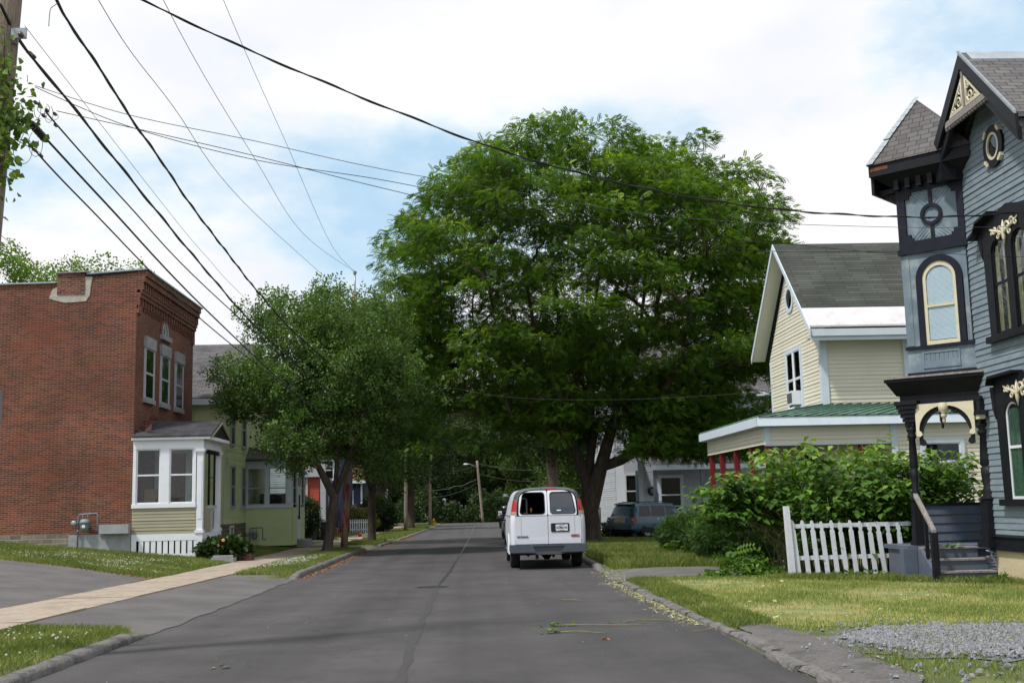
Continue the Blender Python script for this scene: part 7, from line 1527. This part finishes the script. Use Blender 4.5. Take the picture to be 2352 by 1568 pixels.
pk = car('pickup_truck', 'black pickup truck with a cap, furthest of the parked row before the bend', 'pickup', (3.35, 96.5, gz(3.2, 97)), 0, 5.4, 1.95, 1.95, 1.2, .55,
    [(0, .55, 1.15, 1.75, .95), (.1, .5, 1.2, 1.88, .98), (2.0, .5, 1.2, 1.92, 1), (2.15, .5, 1.2, 1.90, 1), (3.2, .5, 1.2, 1.88, 1), (3.9, .5, 1.18, 1.3, .99), (5.0, .52, 1.1, 1.12, .96), (5.35, .55, .8, .82, .9)],
    'black_car', [(-.82, 1.1, -1), (.82, 1.1, 1), (-.82, 4.4, -1), (.82, 4.4, 1)], [(.3, 1.9, 1.9, .4), (2.2, 3.6, 3.1, 2.2)], .40)
m = MB('glass_sky'); m.box(-.75, .75, -.012, .0, 1.28, 1.72); m.build('rear_window', pk, local=True)
m = MB('badge_gray'); m.box(-.97, .97, -.16, .0, .55, .75); m.build('bumper', pk, local=True)
m = MB('blind'); m.box(-1.12, -.80, -.015, .0, 1.36, 1.46); m.box(-1.12, -.80, -.015, .0, 1.20, 1.28); m.build('decal', pk, local=True)
for sx in (-1, 1): m = MB('lamp_red'); m.box(sx*.90-.08, sx*.90+.05, -.02, .1, .80, 1.12); m.build('tail_light', pk, local=True)
# ------------------------------------------------------------------ utility poles, street lamp, hydrant, sign
def pole(label, pts, r0, r1, group='wooden utility poles along the street', mat='pole_wood', name='utility_pole'):
    t = thing(name, label, 'utility pole', pts[0], group=group); m = MB(mat); n = 8; a, b_ = V3(pts[0]), V3(pts[1])
    m.tube([a.lerp(b_, i/n) for i in range(n+1)], [r0+(r1-r0)*i/n for i in range(n+1)], 14); m.build('shaft', t); return t
p0a, p0b = V3((-5.74, 12.9, gz(-5.74, 12.9)-.1)), V3((-5.17, 12.9, 11.6))
P0 = pole('nearest wooden utility pole, overgrown with a vine at the left edge', [p0a, p0b], .17, .13)
pb0, pb1 = V3((-5.22, 47, gz(-5.2, 47)-.1)), V3((-4.74, 47, 10.45))
PB = pole('weathered utility pole with a red painted lower part, rising out of the leaning street tree', [pb0, pb1], .145, .115)
m = MB('pole_red'); m.tube([pb0.lerp(pb1, .005), pb0.lerp(pb1, .10), pb0.lerp(pb1, .255)], [.148, .147, .144], 14); m.build('red_paint_band', PB)
m = MB('metal_gray'); m.tube([pb1+V3((.0, 0, -.3)), pb1+V3((0, 0, .75))], .035, 8); m.lathe(pb1+V3((0, 0, .75)), [(.05, 0), (.09, .03), (.06, .07), (.09, .10), (.04, .14)], 10); m.build('insulator_rod', PB)
m = MB('weathered_wood'); m.tube([pb1+V3((.0, 0, -.55)), pb1+V3((.95, 0, -.22))], .045, 6); m.tube([pb1+V3((0, 0, -.55)), pb1+V3((-.85, 0, -.25))], .04, 6); m.build('crossarm', PB)
pole('bare utility pole between the second and third street trees on the left verge', [(-4.9, 85, gz(-4.9, 85)-.1), (-4.75, 85, 9.0)], .145, .12)
p3 = pole('far utility pole beside the yellow fire hydrant at the left bend', [(-4.25, 117, gz(-4.25, 117)-.1), (-4.2, 117, 9.2)], .16, .12)
pl0, pl1 = V3((1.42, 146.5, gz(1.6, 146)-.15)), V3((.80, 146.5, 6.95))
LP = pole('tilted utility pole with a street lamp arm at the end of the street', [pl0, pl1], .18, .14)
m = MB('metal_gray'); m.tube([pl1+V3((.1, 0, -1.0)), pl1+V3((-.5, -.2, -.62)), pl1+V3((-1.0, -.4, -.42)), pl1+V3((-1.2, -.45, -.42))], .045, 6); m.build('lamp_arm', LP); m = MB('white_paint'); m.lathe(pl1+V3((-1.45, -.5, -.44)), [(.02, -.3), (.09, -.22), (.12, 0), (.08, .22), (.04, .3)], 10, axis=0); m.build('lamp_head', LP)
for z in (9.5, 11.0): pass
m = MB('metal_gray'); c_ = p0a.lerp(p0b, .61); m.box(c_.x+.13, c_.x+.30, c_.y-.16, c_.y-.12, c_.z-.02, c_.z+.10); m.use('insulator'); m.lathe((c_.x+.25, c_.y-.18, c_.z-.02), [(.02, 0), (.03, .03), (.02, .06)], 10); m.build('wire_bracket', P0)
vn = thing('climbing_vine', 'leafy vine with heart shaped leaves climbing the nearest utility pole', 'vine', (-5.4, 12.6, 2.5))
g_ = np.random.default_rng(77); P, D, S, TT = [], [], [], []; m = MB('stem_green')
for k in range(11):
    z = 4.7+k*.22; a = g_.uniform(-1.2, .5); r_ = g_.uniform(.2, .62) if 5.6 < z < 6.3 else g_.uniform(.1, .3); x0_ = lerp1(z, [(0, -5.74), (11.6, -5.17)])
    tipp = V3((x0_+r_*math.cos(a)+.1, 12.75+r_*math.sin(a)*.6, z+g_.uniform(-.2, .25))); m.tube([(x0_+.08, 12.72, z-.25), tipp.lerp(V3((x0_, 12.7, z)), .5)+V3((0, 0, .08)), tipp], [.012, .008, .004], 5)
def vl(n, zc, zs, xo, xs):
    for _ in range(n):
        z = g_.normal(zc, zs); x = lerp1(z, [(0, -5.74), (11.6, -5.17)])+xo+g_.normal(0, xs); P.append((x, 12.72+g_.normal(0, .16), z)); D.append((g_.normal(.2, .6), g_.normal(-.3, .5), -abs(g_.normal(.7, .4)))); S.append(g_.uniform(.06, .11)); TT.append(g_.normal(.45, .22))
vl(380, 6.0, .26, .10, .19); vl(110, 6.62, .18, .0, .12); vl(230, 5.45, .25, .06, .14); vl(26, 6.05, .15, .42, .07); vl(60, 4.75, .16, -.02, .08); vl(60, 7.1, .2, -.06, .08)
m.build('stems', vn); leafmesh('foliage', vn, 'leaf_vine', P, D, g_.normal(size=(len(P), 3))+[0, -1, .6], S, T_HEART, TT)
hy = thing('fire_hydrant', 'yellow fire hydrant at the foot of the far left utility pole', 'fire hydrant', (-3.95, 119, gz(-3.95, 119))); z = gz(-3.95, 119); m = MB('hydrant_yellow'); m.lathe((-3.95, 119, z), [(.17, 0), (.17, .05), (.12, .07), (.12, .5), (.16, .52), (.16, .56), (.12, .6), (.09, .7), (.03, .76)], 14); m.build('body', hy); m = MB('hydrant_yellow'); m.tube([(-4.15, 119, z+.42), (-3.75, 119, z+.42)], .05, 8); m.build('nozzle', hy)
sg = thing('road_sign', 'grey metal sign edge just inside the left border, before the brick wall', 'sign', (-5.9, 13.6, gz(-5.9, 13.6))); c_ = atY((-1, 897), 13.6); m = MB('badge_gray'); x1_ = atY((5.2, 930), 13.6).x
fsg = FN(13.6); m.fprism(fsg, rrect(x1_-.46, x1_, c_.z-.42, c_.z, .04), 0, .004); m.build('panel', sg); m = MB('metal_gray'); m.box(x1_-.25, x1_-.21, 13.6, 13.63, gz(-5.9, 13.6)-.1, c_.z-.02); m.build('post', sg)
# ------------------------------------------------------------------ overhead lines
def wire(label, pix, A, B, r, mat='wire_black', twist=0, pre=None, post=None, name='overhead_cable', group='overhead cables'):
    P_ = [onplane(p, A, B) for p in pix]
    if pre: P_ = [V3(q) for q in pre]+P_
    if post: P_ = P_+[V3(q) for q in post]
    # smooth spline
    Q = []
    for i in range(len(P_)-1):
        p0, p1, p2, p3_ = P_[max(i-1, 0)], P_[i], P_[i+1], P_[min(i+2, len(P_)-1)]
        for k in range(8):
            t = k/8; Q.append(.5*((2*p1)+(p2-p0)*t+(2*p0-5*p1+4*p2-p3_)*t*t+(3*p1-p0-3*p2+p3_)*t**3))
    Q.append(P_[-1]); m = MB(mat); m.tube(Q, r, 5)
    if twist:
        L_ = 0; W_ = []
        for a, b_ in zip(Q, Q[1:]):
            n = max(1, int((b_-a).length/.09))
            for k in range(n): W_.append((a.lerp(b_, k/n), L_+(b_-a).length*k/n))
            L_ += (b_-a).length
        m.tube([p+V3((0, math.cos(s_*twist)*r*1.5, math.sin(s_*twist)*r*1.5)) for p, s_ in W_], r*.8, 5)
    o = m.build(name); tag(o, label, 'cable', group); return o
A0, B0 = (-5.3, 12.7), (-4.9, 47)
wire('thick black cable pair stapled down the nearest pole, uppermost of the left bundle', [(0, 9), (48, 99), (144, 216), (348, 470), (470, 617), (595, 758), (715, 866)], A0, B0, .017, twist=3, post=[(-4.95, 46.8, 5.6)])
wire('wavy twisted black cable crossing the upper left sky down to the leaning street tree', [(129, 0), (162, 57), (246, 183), (300, 270), (372, 372), (438, 470), (528, 588), (595, 673), (685, 771)], A0, B0, .018, twist=4.5, pre=[(-5.3, 12.6, 8.7)], post=[(-4.92, 46.8, 6.7)])
wire('black cable starting at the looped splices on the vine covered pole', [(105, 252), (129, 285), (294, 470), (470, 657), (708, 871)], A0, B0, .012, post=[(-4.95, 46.8, 5.3)])
wire('black cable running from the black splice case to the leaning street tree', [(108, 321), (246, 470), (470, 708), (695, 916)], A0, B0, .016, post=[(-4.95, 46.8, 4.7)])
wire('lowest black cable of the bundle along the left side', [(60, 318), (72, 336), (198, 470), (470, 740), (703, 923)], A0, B0, .012, post=[(-4.95, 46.8, 4.6)])
wire('hair thin grey wire from the bracket high on the nearest pole', [(57, 60), (375, 470), (473, 588), (585, 705)], A0, B0, .004, 'wire_gray', post=[(-5.0, 46.8, 6.2)])
wire('leftmost thin high wire, ending at the left arm of the red painted pole', [(226, 0), (398, 245), (561, 466), (777, 665)], (-5.0, 12.7), (-5.3, 47), .006, pre=[(-4.9, 9, 9.6)], post=[tuple(pb1+V3((-.85, 0, -.2)))])
wire('middle one of three thin high wires, ending on the red painted pole top', [(375, 0), (588, 369), (700, 540)], (-5.0, 12.7), (-4.74, 47), .006, pre=[(-4.95, 11, 11.2)], post=[tuple(pb1+V3((0, 0, .85)))])
wire('rightmost one of three thin high wires, ending on the red painted pole top', [(513, 0), (660, 335), (760, 560)], (-5.0, 12.7), (-4.74, 47), .006, pre=[(-4.95, 14, 13.0)], post=[tuple(pb1+V3((0, 0, .85)))])
A1, B1 = (-5.4, 12.7), (9.9, 19.5)
wire('thick twisted black cable sweeping across the whole sky to the ornate house', [(325, 0), (400, 35), (560, 110), (870, 240), (1180, 355), (1500, 437), (1800, 482), (2062, 498), (2200, 497), (2352, 488)], A1, B1, .011, twist=5, pre=[(-5.4, 12.7, 8.3)], post=[(11.5, 20.2, 6.75)])
wire('thin cable in front of the big tree, upper of the three thin ones', [(80, 197), (300, 265), (590, 325), (870, 387), (1180, 440), (1560, 500), (2062, 522), (2352, 520)], A1, B1, .0045, 'wire_gray', post=[(11.5, 20.2, 6.4)])
wire('thin cable in front of the big tree, middle of the three thin ones', [(80, 200), (300, 292), (590, 368), (870, 412), (1180, 472), (1560, 538), (1800, 560), (2080, 583), (2210, 562), (2352, 545)], A1, B1, .005, post=[(11.5, 20.2, 6.3)])
wire('thin cable in front of the big tree, lowest of the three thin ones', [(130, 255), (560, 352), (870, 430), (1200, 504), (1600, 560), (1800, 578), (2070, 578), (2352, 590)], A1, B1, .005, post=[(11.5, 20.2, 5.9)])
wire('slack service cable hanging across the lower part of the big tree to the cream house', [(965, 880), (1170, 912), (1440, 917), (1740, 900)], (-4.8, 46.8), (10.14, 37.4), .007, 'wire_black', pre=[(-4.8, 46.8, 6.4)], post=[(10.1, 37.4, 5.25)])
sc_ = thing('splice_case', 'black cylindrical cable splice case beside the vine on the nearest pole', 'splice case', onplane((85, 300), A0, B0)); a = onplane((68, 280), A0, B0); b_ = onplane((107, 324), A0, B0); b_ = b_+(b_-a)*.0
m = MB('plastic_black'); d = (b_-a); m.tube([a, a+d*.08, a+d*.10, a+d*.5, a+d*.9, a+d*.92, b_], [.03, .034, .046, .048, .046, .034, .025], 10); m.build('case', sc_)
for k in (.2, .35, .5, .65, .8): m = MB('rubber'); m.tube([a+d*k, a+d*(k+.03)], .051, 10); m.build('rib', sc_)

wl_ = thing('splice_loops', 'tangle of small black wire loops and clamps beside the splice case', 'wire loops', onplane((95, 255), A0, B0))
for (cx, cy, rx, ry) in ((52, 345, 22, 32), (82, 330, 16, 30), (112, 262, 10, 20), (100, 250, 14, 12), (120, 268, 14, 9), (86, 250, 8, 22)):
    m = MB('wire_black'); m.tube([onplane((cx+rx*math.cos(R(a_)), cy+ry*math.sin(R(a_))), A0, B0) for a_ in range(-60, 250, 25)], .004, 4); m.build('loop', wl_)
for (px_, py_) in ((82, 236), (90, 240), (108, 254), (126, 262), (100, 266), (66, 122), (78, 130), (80, 345), (94, 358), (128, 288)): c_ = onplane((px_, py_), A0, B0); m = MB('wire_black'); m.box(c_.x-.015, c_.x+.015, c_.y-.04, c_.y+.04, c_.z-.014, c_.z+.014); m.build('clamp', wl_)
wire('drooping loose cable end hooked beside the twisted cable at the top edge', [(135, 8), (125, 13), (116, 22), (113, 45), (112, 61)], (-5.3, 12.7), (-5.2, 20), .005, name='loose_cable')
def far_wire(label, a, b_, sag, r=.02, mat='wire_gray', wob=0):
    a, b_ = V3(a), V3(b_); Q = []
    for i in range(17): t = i/16; Q.append(a.lerp(b_, t)+V3((0, 0, -4*sag*t*(1-t)+wob*math.sin(i*1.1)*(.4 if 4 < i < 12 else 0))))
    m = MB(mat); m.tube(Q, r, 4); tag(m.build('overhead_cable'), label, 'cable', 'overhead cables')
far_wire('upper sagging line between the far hydrant pole and the tilted lamp pole', (-4.2, 117, 5.1), tuple(pl1+V3((0, 0, -.5))), .5)
far_wire('light coloured wavy line below it, between the far hydrant pole and the tilted lamp pole', (-4.2, 117, 2.9), tuple(pl0.lerp(pl1, .72)), .3, .018, 'metal_gray', .25)
far_wire('lowest line between the hydrant pole and tilted lamp pole, with the white loop', (-4.2, 117, 2.2), tuple(pl0.lerp(pl1, .66)), .4)
far_wire('upper line leaving the tilted lamp pole to the right behind the van', tuple(pl1+V3((0, 0, -.3))), (14, 128, 6.0), 1.0)
far_wire('lower line leaving the tilted lamp pole to the right behind the van', tuple(pl1+V3((0, 0, -1.6))), (14, 128, 4.6), 1.0)
far_wire('pale line from the leafy left side over the far street to the upper right', (-4.75, 85, 8.6), (8, 96, 7.1), .8, .02, 'metal_gray')
m = MB('white_paint'); c_ = V3((-2.9, 122, 1.95)); m.lathe(c_, [(.03, -.06), (.19, -.04), (.21, .03), (.16, .11), (.03, .16)], 12); m.tube([c_+V3((-.03, 0, 0)), c_+V3((.05, 0, -.4)), c_+V3((.1, 0, -.62))], .028, 6); m.tube([c_+V3((.14, 0, 0)), c_+V3((.17, 0, -.35)), c_+V3((.16, 0, -.55))], .028, 6); tag(m.build('storage_loop'), 'small white cable storage loop hanging from the far lines above the road', 'cable holder')
